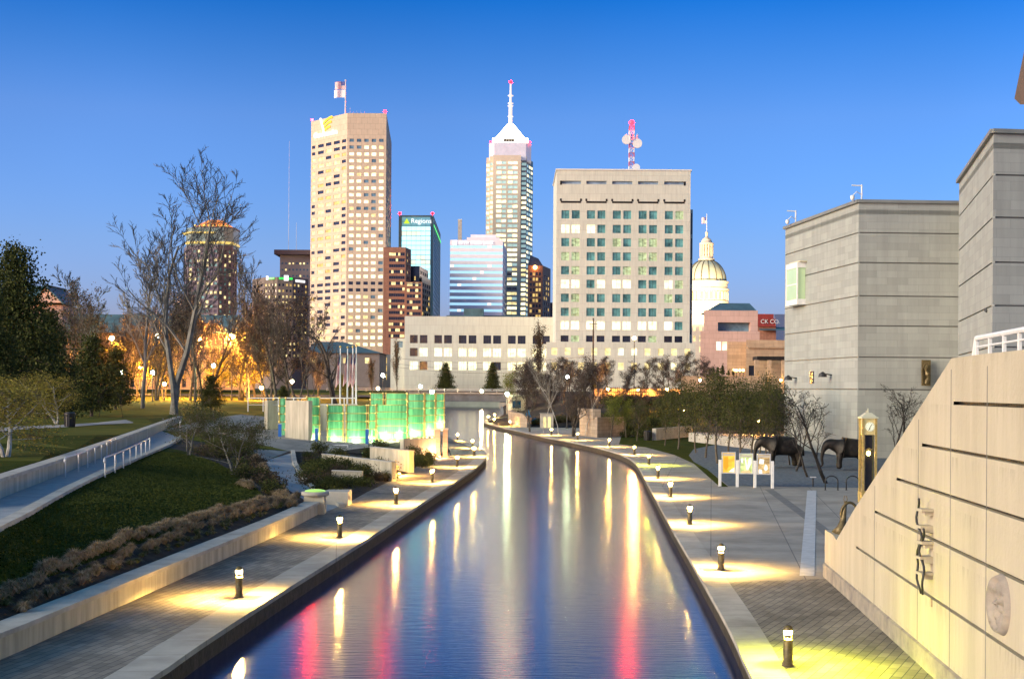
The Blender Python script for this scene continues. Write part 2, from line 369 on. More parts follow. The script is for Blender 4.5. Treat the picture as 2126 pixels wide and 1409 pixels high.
def cdt(lines, free, extra_edges=()):
    vs, es = [], []
    for Ln in lines:
        b = len(vs); vs += Ln; es += [(b+i, b+i+1) for i in range(len(Ln)-1)]
    vs += free
    r = delaunay_2d_cdt([Vector((v.x, v.y)) for v in vs], es, [], 0, 1e-4)
    out = []
    for i, q in enumerate(r[0]):
        src = r[3][i]
        if src: out.append((q.x, q.y, vs[src[0]].z))
        else:
            ds = sorted(((v.x-q.x)**2+(v.y-q.y)**2, v.z) for v in vs)[:3]; tw = sum(1/(d+1e-6) for d, _ in ds)
            out.append((q.x, q.y, sum(z/(d+1e-6) for d, z in ds)/tw))
    return out, [tuple(f) for f in r[2]]
def inside(P, x, y):
    c = False; j = len(P)-1
    for i in range(len(P)):
        if (P[i][1] > y) != (P[j][1] > y) and x < (P[j][0]-P[i][0])*(y-P[i][1])/(P[j][1]-P[i][1])+P[i][0]: c = not c
        j = i
    return c
OL2 = [Vector((*q, 0)) for q in OL1[::3]]
FOOTI, RWALI = inl(FOOT, .3), inl(RWAL, .25)
lines = [OL2, FOOTI, WBACK, LOWN+LTOP[1:], KERB, RWALI, RBACK, BLUE_L, BLUE_R, PROM+PROM2, DECKF+DECKB, LOWB]
tv, tf = cdt(lines, PP(FREE)+FARP)
canalpoly = OL1+[(30, 505), (30, 6)]
lawnpoly = [w2(v) for v in LOWN]+[w2(v) for v in LTOP[1:]]+[w2(v) for v in KERB[:-1][::-1]]
bedpoly = [w2(v) for v in WBACK]+[w2(v) for v in BLUE_L[::-1]]+[w2(v) for v in KERB[::-1][:1]]+[w2(v) for v in LTOP[::-1]]+[w2(v) for v in LOWN[::-1]]
rampoly = [w2(v) for v in KERB]+[w2(v) for v in RWALI[::-1]]
bluepoly = [w2(v) for v in BLUE_L]+[w2(v) for v in BLUE_R[::-1]]
prompoly = OL1+[w2(v) for v in PROM2[::-1]]+[w2(v) for v in PROM[::-1]]+[w2(v) for v in FOOTI[::-1]]
deckpoly = [w2(v) for v in DECKF+DECKB]
pitpoly = [w2(v) for v in BLUE_R]+[w2(v) for v in PROM[1:]]+[w2(v) for v in DECKF[::-1]]
mb = MB(); mb.v = tv
for f_ in tf:
    x = sum(tv[i][0] for i in f_)/len(f_); y = sum(tv[i][1] for i in f_)/len(f_)
    if inside(canalpoly, x, y): continue
    if inside(prompoly, x, y): mi = 0
    elif inside(lawnpoly, x, y): mi = 1
    elif inside(bedpoly, x, y): mi = 2
    elif inside(rampoly, x, y): mi = 3
    elif inside(bluepoly, x, y): mi = 4
    elif inside(deckpoly, x, y): mi = 5
    elif inside(pitpoly, x, y): mi = 2
    elif y < 62 or (x > -30 and y < 110): mi = 1
    else: mi = 6
    mb.f.append(f_); mb.m.append(mi)
M['ramp_floor'] = srf('ramp_floor', (.30, .32, .34), .8, .12, 1.5, .2)
TL = mb.build('terrain', [M['paver'], M['grass'], M['mulch'], M['ramp_floor'], M['ramp_floor'], M['slab'], M['park_grass']], kind='structure')
# right terrain
OR2 = [Vector((*q, 0)) for q in OR1[::3]]
R0 = [Vector((*q, 0)) for q in offset(CRs, -9)[::4]]
R0 = [v for v in R0 if v.y > 225]
RT = [Vector(v) for v in [(18, 215, 0), (30, 195, 0), (60, 190, 0), (150, 185, 0)]]
RU = [Vector(v) for v in [(6, 505, 5), (8, 400, 5), (10, 330, 5), (16, 270, 4.6), (30, 245, 4.6), (60, 240, 4.6), (150, 240, 4.8)]]
fr = [Vector(v) for v in [(150, 6, 0), (500, 6, 0), (500, 240, 5), (500, 505, 5), (150, 505, 5), (60, 300, 5), (60, 400, 5), (60, 505, 5), (60, 100, 0), (30, 60, 0), (30, 120, 0), (60, 150, 0), (20, 30, 0)]]
rv, rf = cdt([OR2, RT, RU], fr)
PAVSPLIT = 45.5
lawnR = [w2(G(x, y)) for x, y in [(1285, 922), (1340, 928), (1400, 944), (1440, 962), (1494, 1010), (1512, 1010), (1470, 975), (1430, 945), (1440, 932), (1500, 925), (1440, 905), (1290, 905)]]
gravR = [w2(G(x, y)) for x, y in [(1440, 958), (1430, 945), (1440, 932), (1500, 920), (1900, 915), (1900, 1014), (1512, 1008), (1470, 975)]]
canR = OR1+[(-40, 505), (-40, 6)]
mb = MB(); mb.v = rv
for f_ in rf:
    x = sum(rv[i][0] for i in f_)/len(f_); y = sum(rv[i][1] for i in f_)/len(f_)
    if inside(canR, x, y): continue
    z = max(rv[i][2] for i in f_)
    mb.f.append(f_); mb.m.append(0 if z < .01 else 1)
TR = mb.build('terrain', [M['slab'], M['mulch']], kind='structure')
def sheet(name, poly, z, mat, kind='structure'):
    mb = MB(); mb.add([(p[0], p[1], z) for p in poly], [tuple(range(len(poly)))]); o = mb.build(name, mat, kind=kind)
    if o.data.polygons[0].normal.z < 0: o.data.flip_normals()
    return o
sheet('lawn', lawnR, .006, M['grass'])
sheet('gravel_court', gravR, .010, M['gravel'])
i1 = [q for q in OR1 if q[1] < PAVSPLIT]
sheet('walkway', i1+[(10.4, PAVSPLIT), (9.0, 6)], .005, M['paver_right'])
sheet('pavement_band', [w2(G(x, y)) for x, y in [(1588, 1016), (1606, 1016), (1726, 1102), (1716, 1115), (1690, 1092)]], .006, M['slab_dark'])
sheet('pavement_band', [w2(G(x, y)) for x, y in [(1676, 1018), (1695, 1018), (1691, 1195), (1660, 1195)]], .009, M['slab_pale'])
mb = MB(); mb.quad((-6000, 505, 5), (6000, 505, 5), (6000, 12000, 5), (-6000, 12000, 5)); 
for xx in ((-500, -28), (6, 500)): pass
mb.quad((-60, 505.02, -2), (60, 505.02, -2), (60, 505.02, 5), (-60, 505.02, 5))
mb.build('ground', M['ground_far'], kind='structure')
mb = MB(); mb.quad((-3000, 6, -3), (-499, 6, 3), (-499, 506, 5), (-3000, 506, 4)); mb.quad((499, 6, 0), (3000, 6, 0), (3000, 506, 4), (499, 506, 5))
mb.quad((-3000, -3000, -2), (3000, -3000, -2), (3000, 700, -2), (-3000, 700, -2)); mb.build('ground', M['ground_far'], kind='structure')
# street along the park
mb = MB(); mb.quad((-400, 340, 3.62), (-29, 340, 3.72), (-29, 366, 4.0), (-400, 366, 3.9)); mb.build('road', M['asphalt'], kind='structure')

BV = [BVHTree.FromPolygons([v.co.copy() for v in o.data.vertices], [tuple(p.vertices) for p in o.data.polygons]) for o in (TL, TR)]
def cast(px, py, dflt=None):
    a, b = ray(px, py); d = Vector((a, 1, b)).normalized(); best = None
    for bv in BV:
        h = bv.ray_cast(Vector((0, 0, CZ)), d)
        if h[0] is not None and (best is None or h[0].y < best.y): best = h[0]
    return best if best is not None else (dflt if dflt is not None else G(px, py, 0))
def drop(x, y):
    for bv in BV:
        h = bv.ray_cast(Vector((x, y, 60)), Vector((0, 0, -1)))
        if h[0] is not None: return h[0].z
    return 5.0 if y > 500 else 0.0

# ---------------------------------------------------------------- low walls
def wall_run(mb, A, wd, z0, z1, side=1, mi=0):
    """solid wall following polyline A, widening to one side; z0,z1 numbers or lists"""
    P = [w2(v) for v in A]; B = offset(P, wd*side); n_ = len(P)
    Z0 = z0 if hasattr(z0, '__len__') else [z0]*n_; Z1 = z1 if hasattr(z1, '__len__') else [z1]*n_
    for i in range(n_-1):
        a, b, c, d = P[i], P[i+1], B[i+1], B[i]
        mb.quad((*a, Z0[i]), (*b, Z0[i+1]), (*b, Z1[i+1]), (*a, Z1[i]), mi)
        mb.quad((*a, Z1[i]), (*b, Z1[i+1]), (*c, Z1[i+1]), (*d, Z1[i]), mi)
        mb.quad((*d, Z1[i]), (*c, Z1[i+1]), (*c, Z0[i+1]), (*d, Z0[i]), mi)
    for i in (0, n_-1): mb.quad((*P[i], Z0[i]), (*P[i], Z1[i]), (*B[i], Z1[i]), (*B[i], Z0[i]), mi)
def sm3(P, it=2):
    Q = smooth_line([w2(v) for v in P], it); return [Vector((*q, 0)) for q in Q]
T = thing('retaining_wall', 'long low concrete retaining wall between the brown grass tufts and the left canal walk', 'wall', (-11, 30, 0))
F2 = sm3(FOOT)
mb = MB(); wall_run(mb, inl(F2, .10), .50, -.2, .50); mb.build('wall_body', M['concrete_wall'], T)
mb = MB(); wall_run(mb, F2, .72, .503, .62); mb.build('coping', M['concrete'], T)
c0 = FOOT[-1]
T = thing('wall_pier', 'square concrete pier at the far end of the low wall, with a round lit cap', 'pier', (c0.x-.3, c0.y+.5, 0))
mb = MB(); mb.box((c0.x-.3, c0.y+.55, .38), (.95, .9, .95)); mb.build('pier_body', M['concrete_wall'], T)
mb = MB(); mb.lathe([(.62, 0), (.66, .05), (.66, .17), (.58, .2)], (c0.x-.3, c0.y+.55, .858), 24); mb.build('cap', M['concrete'], T, True)
mb = MB(); mb.lathe([(.5, 0), (.47, .05), (.3, .09), (.05, .1)], (c0.x-.3, c0.y+.55, 1.06), 20); mb.build('lamp_disc', emis('lime_disc', (.55, 1, .18), .7, False), T)
b0 = G(700, 1047, 0)
T = thing('concrete_block', 'pale wedge shaped concrete block beside the mouth of the blue ramp', 'block', b0)
mb = MB(); mb.loft([(b0.x-.75, b0.y-.7), (b0.x+.65, b0.y-.9), (b0.x+.65, b0.y+.9), (b0.x-.5, b0.y+.8)], 0, [(b0.x-.75, b0.y-.7), (b0.x+.65, b0.y-.9), (b0.x+.65, b0.y+.9), (b0.x-.5, b0.y+.8)], .72); mb.build('block_body', M['concrete'], T)
T = thing('ramp_wall', 'high concrete wall on the park side of the ramp, pale flat top', 'wall', (RWAL[3].x, RWAL[3].y, 2))
R2 = sm3(RWAL, 1)
mb = MB(); wall_run(mb, inl(R2, .06), .44, 1.8, 2.58); mb.build('wall_body', M['concrete_wall'], T)
mb = MB(); wall_run(mb, R2, .56, 2.583, 2.72); mb.build('coping', M['concrete'], T)
T = thing('ramp_kerb', 'rounded low concrete kerb along the lawn side of the ramp', 'kerb', (KERB[3].x, KERB[3].y, 2))
mb = MB(); wall_run(mb, sm3(KERB, 1), .42, 1.7, 2.14); mb.build('kerb_body', M['concrete'], T)
PK = [G(x, y, 2.9) for x, y in [(-80, 905), (28, 889), (129, 884), (200, 878), (258, 874), (340, 867)]]
mb = MB()
for i in range(len(PK)-1):
    a, b = PK[i], PK[i+1]; q = []
    for v, dy in ((a, 0), (b, 0), (b, 6), (a, 6)):
        x, y = v.x*(1+dy/v.y), v.y+dy; q.append((x, y, drop(x, y)+.03))
    mb.quad(*q)
mb.build('path', M['path'], kind='structure')
# blue ramp kerb round the planting bed
T = thing('bed_kerb', 'curved pale kerb between the blue ramp and the dark planting bed', 'kerb', BLUE_R[1])
BR = BLUE_R; mb = MB(); wall_run(mb, BR, .3, [v.z-.2 for v in BR], [v.z+.16 for v in BR], -1); mb.build('kerb_body', M['concrete'], T)
def cwall(name, label, pts, z0, z1, wd, mat, side=1, cat='wall'):
    P = [G(x, y, z) for x, y, z in pts]
    T = thing(name, label, cat, P[0]); mb = MB(); wall_run(mb, P, wd, z0, z1, side); mb.build('wall_body', mat, T)
    mb = MB(); o2 = [v.copy() for v in P]; wall_run(mb, inl(o2, -.04*side), wd+.08, [z+.003 for z in z1] if hasattr(z1, '__len__') else z1+.003, [z+.07 for z in z1] if hasattr(z1, '__len__') else z1+.07, side); mb.build('coping', M['concrete'], T)
    return T
cwall('bed_wall', 'tall pointed concrete wall behind the planting bed, its end standing on the canal walk', [(668, 965, .5), (740, 980, .35), (813, 999, 0)], [0, 0, -.1], [1.25, 1.25, 1.2], .35, M['concrete_wall'])
cwall('bed_wall', 'short low concrete wall inside the dark planting bed', [(688, 993, .4), (752, 997, .3)], [0, 0], [.85, .8], .4, M['concrete_wall'])
cwall('bed_wall', 'concrete wall end glowing orange from a ground light', [(768, 955, .6), (849, 981, 0)], [0, -.1], [1.55, 1.5], .4, M['concrete_wall'])
cwall('memorial_wall', 'long grey concrete wall carrying the right half of the green glass panels', [(838, 945, .3), (905, 950, 0)], [-.1, -.1], [1.6, 1.6], .5, M['concrete_wall'])
P = [G(592, 918, 1.0), G(640, 921, 1.0)]
T = thing('memorial_wall', 'tall plain concrete wall slab left of the first green glass panel', 'wall', P[0]); mb = MB(); wall_run(mb, P, .4, .8, 4.8); mb.build('wall_body', M['concrete_wall'], T)
P = [G(515, 905, 1.6), G(592, 910, 1.2)]
T = thing('memorial_wall', 'pale concrete wall at the left end of the memorial under a white rail', 'wall', P[0]); mb = MB(); wall_run(mb, [P[0]+Vector((0, 10, 0)), P[1]+Vector((0, 8, 0))], .4, .8, 4.7); mb.build('wall_body', M['concrete_wall'], T)
# right bank: stone piers and curved walls in the middle distance
M['tan_stone'] = wallmat('tan_stone', (.42, .33, .25), 1.2, .45, .015, var=.15)
P = [G(x, y, 0) for x, y in [(1203, 903), (1240, 908), (1296, 905)]]
T = thing('bank_wall', 'tan stone bank wall stepping up behind the far canal walk', 'wall', P[0])
mb = MB(); wall_run(mb, P, .8, -.1, 2.5); mb.build('wall_body', M['tan_stone'], T)
mb = MB(); mb.bar((P[0].x+.3, P[0].y+1.2), (P[1].x, P[1].y+1.2), 1.0, 2.3, 3.5); mb.build('upper_block', M['tan_stone'], T)
mb = MB(); a = P[0].lerp(P[1], .45); b = P[0].lerp(P[1], .8); mb.bar((a.x, a.y+.68), (b.x, b.y+.68), .05, 2.6, 3.3); mb.build('window', glass('pier_glass', (.05, .12, .2)), T)
P = [G(x, y, 0) for x, y in [(1055, 881), (1066, 884), (1080, 886), (1094, 887), (1103, 886)]]
T = thing('bank_wall', 'curved orange-lit stone wall with two uplights by the far walk', 'wall', P[0])
mb = MB(); wall_run(mb, P, .6, -.1, [2.35, 2.25, 2.1, 1.75, 1.5]); mb.build('wall_body', M['tan_stone'], T)
for k, px in enumerate((1058.5, 1068)):
    q = G(px, 878, 0); q.y = P[k].y-.6; q.x = W(px, 878, q.y).x
    mb = MB(); mb.box((q.x, q.y+.2, .12), (.3, .3, .22)); mb.build('uplight', emis('uplight_warm', (1, .6, .25), 6), T)
YB = 292.0
a, b, c = W(1051, 865, YB), W(1062, 865, YB-2), W(1091, 865, YB)
T = thing('bridge_tower', 'pale stone tower at the right end of the bridge with blue window and round emblem', 'tower', (b.x, b.y, 0))
zt = W(1060, 823, YB).z
mb = MB(); mb.prism([(a.x, a.y), (b.x, b.y), (c.x, c.y), (c.x, c.y+8), (a.x, a.y+8)], -.1, zt); mb.build('wall_body', srf('pale_pink_stone', (.45, .36, .30), .85, .12, .5), T)
mb = MB(); mb.prism([(a.x-.2, a.y-.2), (b.x, b.y-.25), (c.x+.2, c.y-.2), (c.x+.2, c.y+8.2), (a.x-.2, a.y+8.2)], zt+.002, zt+.35); mb.build('cornice', M['concrete'], T)
d0, d1 = b.lerp(c, .08), b.lerp(c, .65)
mb = MB(); mb.bar((d0.x, d0.y-.04), (d1.x, d1.y-.04), .1, W(0, 839, YB).z, W(0, 824, YB).z); mb.build('window', glass('deep_blue_glass', (.02, .10, .22)), T)
e0 = b.lerp(c, .48)
mb = MB(); mb.tube([(e0.x, e0.y-.2, W(0, 848, YB).z), (e0.x, e0.y+.1, W(0, 848, YB).z)], .42, 16); mb.build('emblem', M['bronze_dark'], T)
# blue canopies
M['blue_cloth'] = srf('blue_cloth', (.03, .14, .26), .7, .15, 1)
for k, (x0, x1, yt, yb, zz) in enumerate([(1090, 1103, 851, 884, 1), (1100, 1121, 868, 885, 1)]):
    a, b = G(x0, yb, 0), G(x1, yb, 0); h = (b.y/F)*(yb-yt)
    T = thing('market_canopy', ['narrow tall blue canopy right of the curved stone wall', 'low wide blue canopy right of the tall narrow canopy'][k], 'canopy', ((a.x+b.x)/2, a.y, 0), 'blue canopies behind the far walk')
    mb = MB(); cx_, cy_, wd = (a.x+b.x)/2, a.y+1.5, (b.x-a.x)
    mb.loft([(cx_-wd/2, cy_-1), (cx_+wd/2, cy_-1), (cx_+wd/2, cy_+1), (cx_-wd/2, cy_+1)], h*.55, [(cx_-.1, cy_-.1), (cx_+.1, cy_-.1), (cx_+.1, cy_+.1), (cx_-.1, cy_+.1)], h); mb.build('canopy_top', M['blue_cloth'], T)
    mb = MB(); mb.box((cx_, cy_+.1, h*.275), (wd*.9, 1.6, h*.55)); mb.build('side_cloth', M['blue_cloth'], T)
    for sx in (-1, 1): mb = MB(); mb.tube([(cx_+sx*wd*.48, cy_-.95, 0), (cx_+sx*wd*.48, cy_-.95, h*.56)], .05, 6); mb.build('pole', M['steel'], T)
a = G(1123, 888, 0)
T = thing('ticket_kiosk', 'small pale kiosk with two glowing yellow doors under the bare trees', 'kiosk', a)
mb = MB(); mb.box((a.x+.9, a.y+1, 1.1), (2.0, 1.6, 2.2)); mb.build('kiosk_body', M['concrete'], T)
mb = MB(); mb.box((a.x+.9, a.y+1, 2.26), (2.3, 1.9, .1)); mb.build('roof', M['roof'], T)
for k in (.6, 1.3):
    mb = MB(); mb.box((a.x+k, a.y+.18, .85), (.45, .06, 1.6)); mb.build('door', emis('kiosk_glow', (1, .8, .35), 1.1, False), T)
# ---------------------------------------------------------------- buildings
LIT = [emis('window_warm', (1, .80, .36), 1.35, False, .55, .35), emis('window_pale', (1, .88, .50), 2.2, False, .45, .4), emis('window_gold', (1, .66, .20), .85, False, .5, .35)]
DK = glass('glass_dark', (.02, .025, .05), .15)
BL = glass('glass_blue', (.16, .28, .36), .12)
TE = glass('glass_teal', (.10, .27, .27), .25, .5, emit=((.3, .8, .75), .07))  # teal panes carry a faint added glow in place of reflected sky
def facade(mb, wins, p0, p1, z0, z1, cols, rows, dep=.35):
    """wall from p0 to p1 (left to right seen from outside) with real window recesses; wins gets (quad, row, col)"""
    p0 = Vector(p0[:2]); p1 = Vector(p1[:2]); d = p1-p0; Ln = d.length; t = d/Ln; nin = Vector((-t.y, t.x))
    def P(u, z, k=0.0):
        q = p0+d*u+nin*k; return (q.x, q.y, z)
    rows = sorted(rows); zc = z0
    for ri, (za, zb) in enumerate(rows):
        if za > zc+1e-4: mb.quad(P(0, zc), P(1, zc), P(1, za), P(0, za))
        uc = 0.0
        for ci, (ua, ub) in enumerate(cols):
            if ua > uc+1e-5: mb.quad(P(uc, za), P(ua, za), P(ua, zb), P(uc, zb))
            mb.quad(P(ua, za), P(ub, za), P(ub, za, dep), P(ua, za, dep)); mb.quad(P(ua, zb, dep), P(ub, zb, dep), P(ub, zb), P(ua, zb))
            mb.quad(P(ua, za), P(ua, za, dep), P(ua, zb, dep), P(ua, zb)); mb.quad(P(ub, za, dep), P(ub, za), P(ub, zb), P(ub, zb, dep))
            wins.append(((P(ua, za, dep), P(ub, za, dep), P(ub, zb, dep), P(ua, zb, dep)), len(rows)-1-ri, ci, nin))
            uc = ub
        if uc < 1-1e-5: mb.quad(P(uc, za), P(1, za), P(1, zb), P(uc, zb))
        zc = zb
    if z1 > zc: mb.quad(P(0, zc), P(1, zc), P(1, z1), P(0, z1))
def evcols(n_, fw, m0=.02, m1=None):
    m1 = m0 if m1 is None else m1; s = (1-m0-m1)/n_; return [(m0+s*i+s*(1-fw)/2, m0+s*i+s*(1+fw)/2) for i in range(n_)]
def pxrows(Y, y0, dy, n_, h):
    return [(W(CX, y0+dy*i+h, Y).z, W(CX, y0+dy*i, Y).z) for i in range(n_)]
def put_windows(T, wins, pick, mull=0, cap=98):
    """wins: list of (facade index, quad, row, col, inward normal); the largest become parts, the rest one stuff part"""
    mats = []; items = []
    for fi, (q, r, c, nin) in wins:
        mt = pick(fi, r, c)
        if mt not in mats: mats.append(mt)
        ar = (Vector(q[1])-Vector(q[0])).length*(q[2][2]-q[0][2]); items.append((-ar, len(items), q, mt, nin))
    items.sort(key=lambda t: t[:2]); rest = MB()
    for k, (_, _, q, mt, nin) in enumerate(items):
        mb = MB() if k < cap else rest
        mi = 0 if k < cap else mats.index(mt)
        mb.quad(*q, mi); m2 = MB()
        if mull and k < cap:
            for j in range(1, mull+1):
                a = Vector(q[0]).lerp(Vector(q[1]), j/(mull+1)); n2 = Vector((nin.x, nin.y, 0)); dd = (Vector(q[1])-Vector(q[0])).normalized()*.05
                f_ = a-n2*.06; m2.quad(f_-dd, f_+dd, (f_.x+dd.x, f_.y+dd.y, q[2][2]), (f_.x-dd.x, f_.y-dd.y, q[2][2]))
        if k < cap:
            wo = mb.build('window', mt, T)
            if m2.f: m2.build('mullion', M['black_metal'], wo)
    if rest.f: rest.build('windows', mats, T, kind='stuff')
def shell(mb, front, back, z0, z1):
    """blank rear walls"""
    P = [front[-1]]+back+[front[0]]
    for i in range(len(P)-1): mb.quad((*P[i], z0), (*P[i+1], z0), (*P[i+1], z1), (*P[i], z1))
def tower(name, label, front_px, ytop, facs, pick, wall, zb=5.0, depth=30, roofm=None, cat='building', mull=0, parapet=.8, recess=.35, ref=0):
    """front_px: [(px, Y)] corners left to right; ytop: picture row of the roof edge at corner ref"""
    C = [w2(W(px, 0, Y)) for px, Y in front_px]
    ZT = W(front_px[ref][0], ytop, front_px[ref][1]).z
    xs = [c[0] for c in C]; ym = max(c[1] for c in C)+depth
    back = [(C[-1][0]*ym/C[-1][1], ym), (C[0][0]*ym/C[0][1], ym)]
    T = thing(name, label, cat, (sum(xs)/len(xs), min(c[1] for c in C), zb))
    mb = MB(); wins = []
    for i in range(len(C)-1):
        w_ = []; cols, rows = facs[i] if facs[i] else ([], [])
        facade(mb, w_, C[i], C[i+1], zb, ZT, cols, rows, recess); wins += [(i, x) for x in w_]
    shell(mb, C, back, zb, ZT)
    mb.build('wall', wall, T)
    poly = C+back; cxm = sum(p[0] for p in poly)/len(poly); cym = sum(p[1] for p in poly)/len(poly)
    inn = [(cxm+(p[0]-cxm)*.985, cym+(p[1]-cym)*.985) for p in poly]
    mb = MB(); mb.prism(inn, ZT-parapet-.5, ZT-parapet); mb.build('roof', roofm or M['roof'], T)
    put_windows(T, wins, pick, mull)
    return T, C, ZT
def lettering(T, body, size, at, along, mat, name='lettering', depth=.15):
    cu = bpy.data.curves.new(name, 'FONT'); cu.body = body; cu.size = size; cu.extrude = depth; cu.align_x = 'LEFT'
    to = bpy.data.objects.new(name+'_tmp', cu); COL.objects.link(to); bpy.context.view_layer.update()
    me = bpy.data.meshes.new_from_object(to.evaluated_get(bpy.context.evaluated_depsgraph_get()))
    bpy.data.objects.remove(to)
    a = Vector((along[0], along[1], 0)).normalized(); up = Vector((0, 0, 1)); nn = a.cross(up)
    R = Matrix(((a.x, up.x, nn.x), (a.y, up.y, nn.y), (a.z, up.z, nn.z)))
    off = ORG[T.name]
    for v in me.vertices: v.co = R @ v.co + Vector(at) - off
    me.materials.clear(); me.materials.append(mat)
    o = bpy.data.objects.new(name, me); COL.objects.link(o); o.parent = T; return o
BEAC = {}
WHT = emis('sign_white', (1, 1, 1), 1.3, False)
def beacon(p, label, r=.8, parent_stick=1.2, val=120):
    RED = BEAC.setdefault(val, None) or BEAC.update({val: emis('beacon_red', (1, .0003, .0006), val)}) or BEAC[val]
    T = thing('beacon', label, 'beacon light', p)
    mb = MB(); mb.ball((p[0], p[1], p[2]+parent_stick+r), r, 10); mb.build('lamp', RED, T, True)
    mb = MB(); mb.tube([p, (p[0], p[1], p[2]+parent_stick)], .15, 6); mb.build('post', M['steel'], T)
def mast(p, h, label, r=.12):
    T = thing('antenna', label, 'antenna', p); mb = MB(); mb.tube([p, (p[0], p[1], p[2]+h)], [r, r*.5], 6); mb.box((p[0], p[1], p[2]+.2), (r*4, r*4, .4)); mb.build('rod', M['steel'], T)
    return T
rr = random.Random(11)
# -- tan tower with flags
M['tan_wall'] = wallmat('tan_wall', (.64, .49, .36), 3.5, 3.6, .05, var=.05, stain=.12, streaks=False)
Yt = 900
rw = pxrows(Yt, 290.5, 14.1, 31, 6.6)
def pk(fi, r, c):
    if r == 0: return BL if fi else DK
    if r in (21, 22): return DK
    if fi == 1: return rr.choice([LIT[1]]*6+[LIT[0]]+[BL])
    if r in (12, 16): return rr.choice([DK]*3+[LIT[0]])
    return rr.choice([LIT[0]]*5+[LIT[2]]*2+[DK]*3)
T, C, ZT = tower('office_tower', 'tallest tan office tower with logo sign and two flags flying on its roof', [(648, 930), (723, 900), (804, 900), (815, 1008)], 235,
    [([(.03, .12), (.20, .36), (.42, .57), (.64, .80), (.86, .97)], rw), (evcols(5, .60, .02, .03), rw), (evcols(5, .6, .05), rw)], pk, M['tan_wall'], ref=1, depth=60)
d = (Vector(C[1])-Vector(C[0])).normalized(); nrm = Vector((d.y, -d.x))
s0 = Vector(C[0]).lerp(Vector(C[1]), .10)+nrm*.5
lettering(T, 'OneAmerica', 5.0, (s0.x, s0.y, W(CX, 290, 925).z), d, WHT, 'sign_lettering', .5)
yel = emis('logo_yellow', (1, .75, .02), 1.1, False)
def onwall(u, z, k=.5):
    q = Vector(C[0]).lerp(Vector(C[1]), u)+nrm*k; return Vector((q.x, q.y, z))
zl = W(CX, 283, 925).z
mb = MB(); mb.tube([onwall(.40, zl-1), onwall(.28, zl+10)], .7, 6); mb.build('logo_pole', WHT, T)
for k in range(3):
    mb = MB(); up = []
    for j in range(9):
        tt = j/8; u = .31+.035*(2-k)*0+.30*tt*(1-.13*(2-k))-.012*(2-k); z = zl+3.4+2.9*k-4.2*(1-tt)**2*.9+2.4*tt-(2.6*tt*tt)*.6
        up.append((u+.035*(2-k)*.6, z))
    lo = [(u+.0, z-1.5) for u, z in up]
    for j in range(8): mb.quad(onwall(lo[j][0], lo[j][1], .6), onwall(lo[j+1][0], lo[j+1][1]), onwall(up[j+1][0], up[j+1][1]), onwall(up[j][0], up[j][1], .6))
    mb.build('logo_stripe', yel, T)
fpT = thing('flagpole', 'white flagpole on the roof of the tallest tan tower with two flags blowing left', 'flagpole', (C[1][0], C[1][1]+6, ZT))
fb = W(717, 240, 906); ftop = W(717, 168, 906).z
mb = MB(); mb.tube([(fb.x, fb.y, ZT-1), (fb.x, fb.y, ftop)], [.5, .25], 8); mb.ball((fb.x, fb.y, ftop+.4), .5); mb.build('pole', M['white_paint'], fpT)
def flag(T, x, y, z0, z1, wd, mats, stripes=0, name='flag'):
    mb = MB(); nx, nz = 10, 13
    for i in range(nx):
        for j in range(nz):
            def P(i, j):
                u = i/nx; v = j/nz; return (x-wd*u, y+.12*wd*math.sin(u*7)*u-.0, z0+(z1-z0)*v-.06*wd*u*u)
            mi = 0
            if stripes:
                mi = 1 if j % 2 == 0 else 0
                if i < 4 and j > 5: mi = 2
            mb.quad(P(i, j), P(i, j+1), P(i+1, j+1), P(i+1, j), mi)
    return mb.build(name, mats, T, True)
M['flag_white'] = srf('flag_white', (.85, .82, .82), .7, .05, .3); M['flag_red'] = srf('flag_red', (.65, .25, .25), .7, .1, .3); M['flag_blue'] = srf('flag_blue', (.10, .12, .35), .7, .1, .3)
flag(fpT, fb.x-.3, fb.y, W(CX, 188, 906).z, W(CX, 172, 906).z, 6.5, [M['flag_white'], M['flag_red'], M['flag_blue']], 1)
flag(fpT, fb.x-.3, fb.y, W(CX, 205, 906).z, W(CX, 189, 906).z, 7, [M['flag_white']])
for k, (px, h) in enumerate([(727, 18), (734, 9), (741, 12), (749, 13), (757, 10), (670, 8), (667, 7)]):
    q = W(px, 235, 910 if px > 700 else 935)
    mast((q.x, q.y, ZT-1), h*.32+1, ['tallest of the thin rods just right of the roof flagpole', 'short rod second right of the roof flagpole', 'thin rod third right of the roof flagpole', 'thin rod fourth right of the roof flagpole', 'thin rod nearest the tan tower red beacon', 'thin rod above the yellow logo of the tan tower', 'shorter thin rod above the yellow logo of the tan tower'][k])
beacon((*W(801, 0, 903).xy, ZT-.5), 'red beacon on the right corner of the tan tower roof', 1.0, 1.2, 700)
beacon((*W(650, 0, 931).xy, ZT-.5), 'small red beacon on the left corner of the tan tower roof', .7, 1.2, 3500)
# -- brick-red stepped block
M['red_brick'] = wallmat('red_brick', (.36, .17, .11), 2, .8, .03, var=.1)
Y = 820
pr = lambda fi, r, c: rr.choice([DK]*6+[LIT[0]]*2)
r2 = pxrows(Y, 526, 12.1, 15, 6.4)
T, C, ZT = tower('office_block', 'red brick office block with dark ribbon windows right against the tan tower', [(800, Y), (846, Y), (857, Y+14)], 513, [(evcols(7, .97, .25, .04), r2), ([(.3, .45), (.6, .75)], r2)], pr, M['red_brick'], depth=20)
T, C, ZT = tower('office_block', 'lower red brick wing stepping down from the taller red block', [(846, Y-3), (881, Y-3)], 585, [(evcols(5, .97, .08), pxrows(Y-3, 588.5, 12.1, 10, 6.6))], pr, M['red_brick'], depth=15)
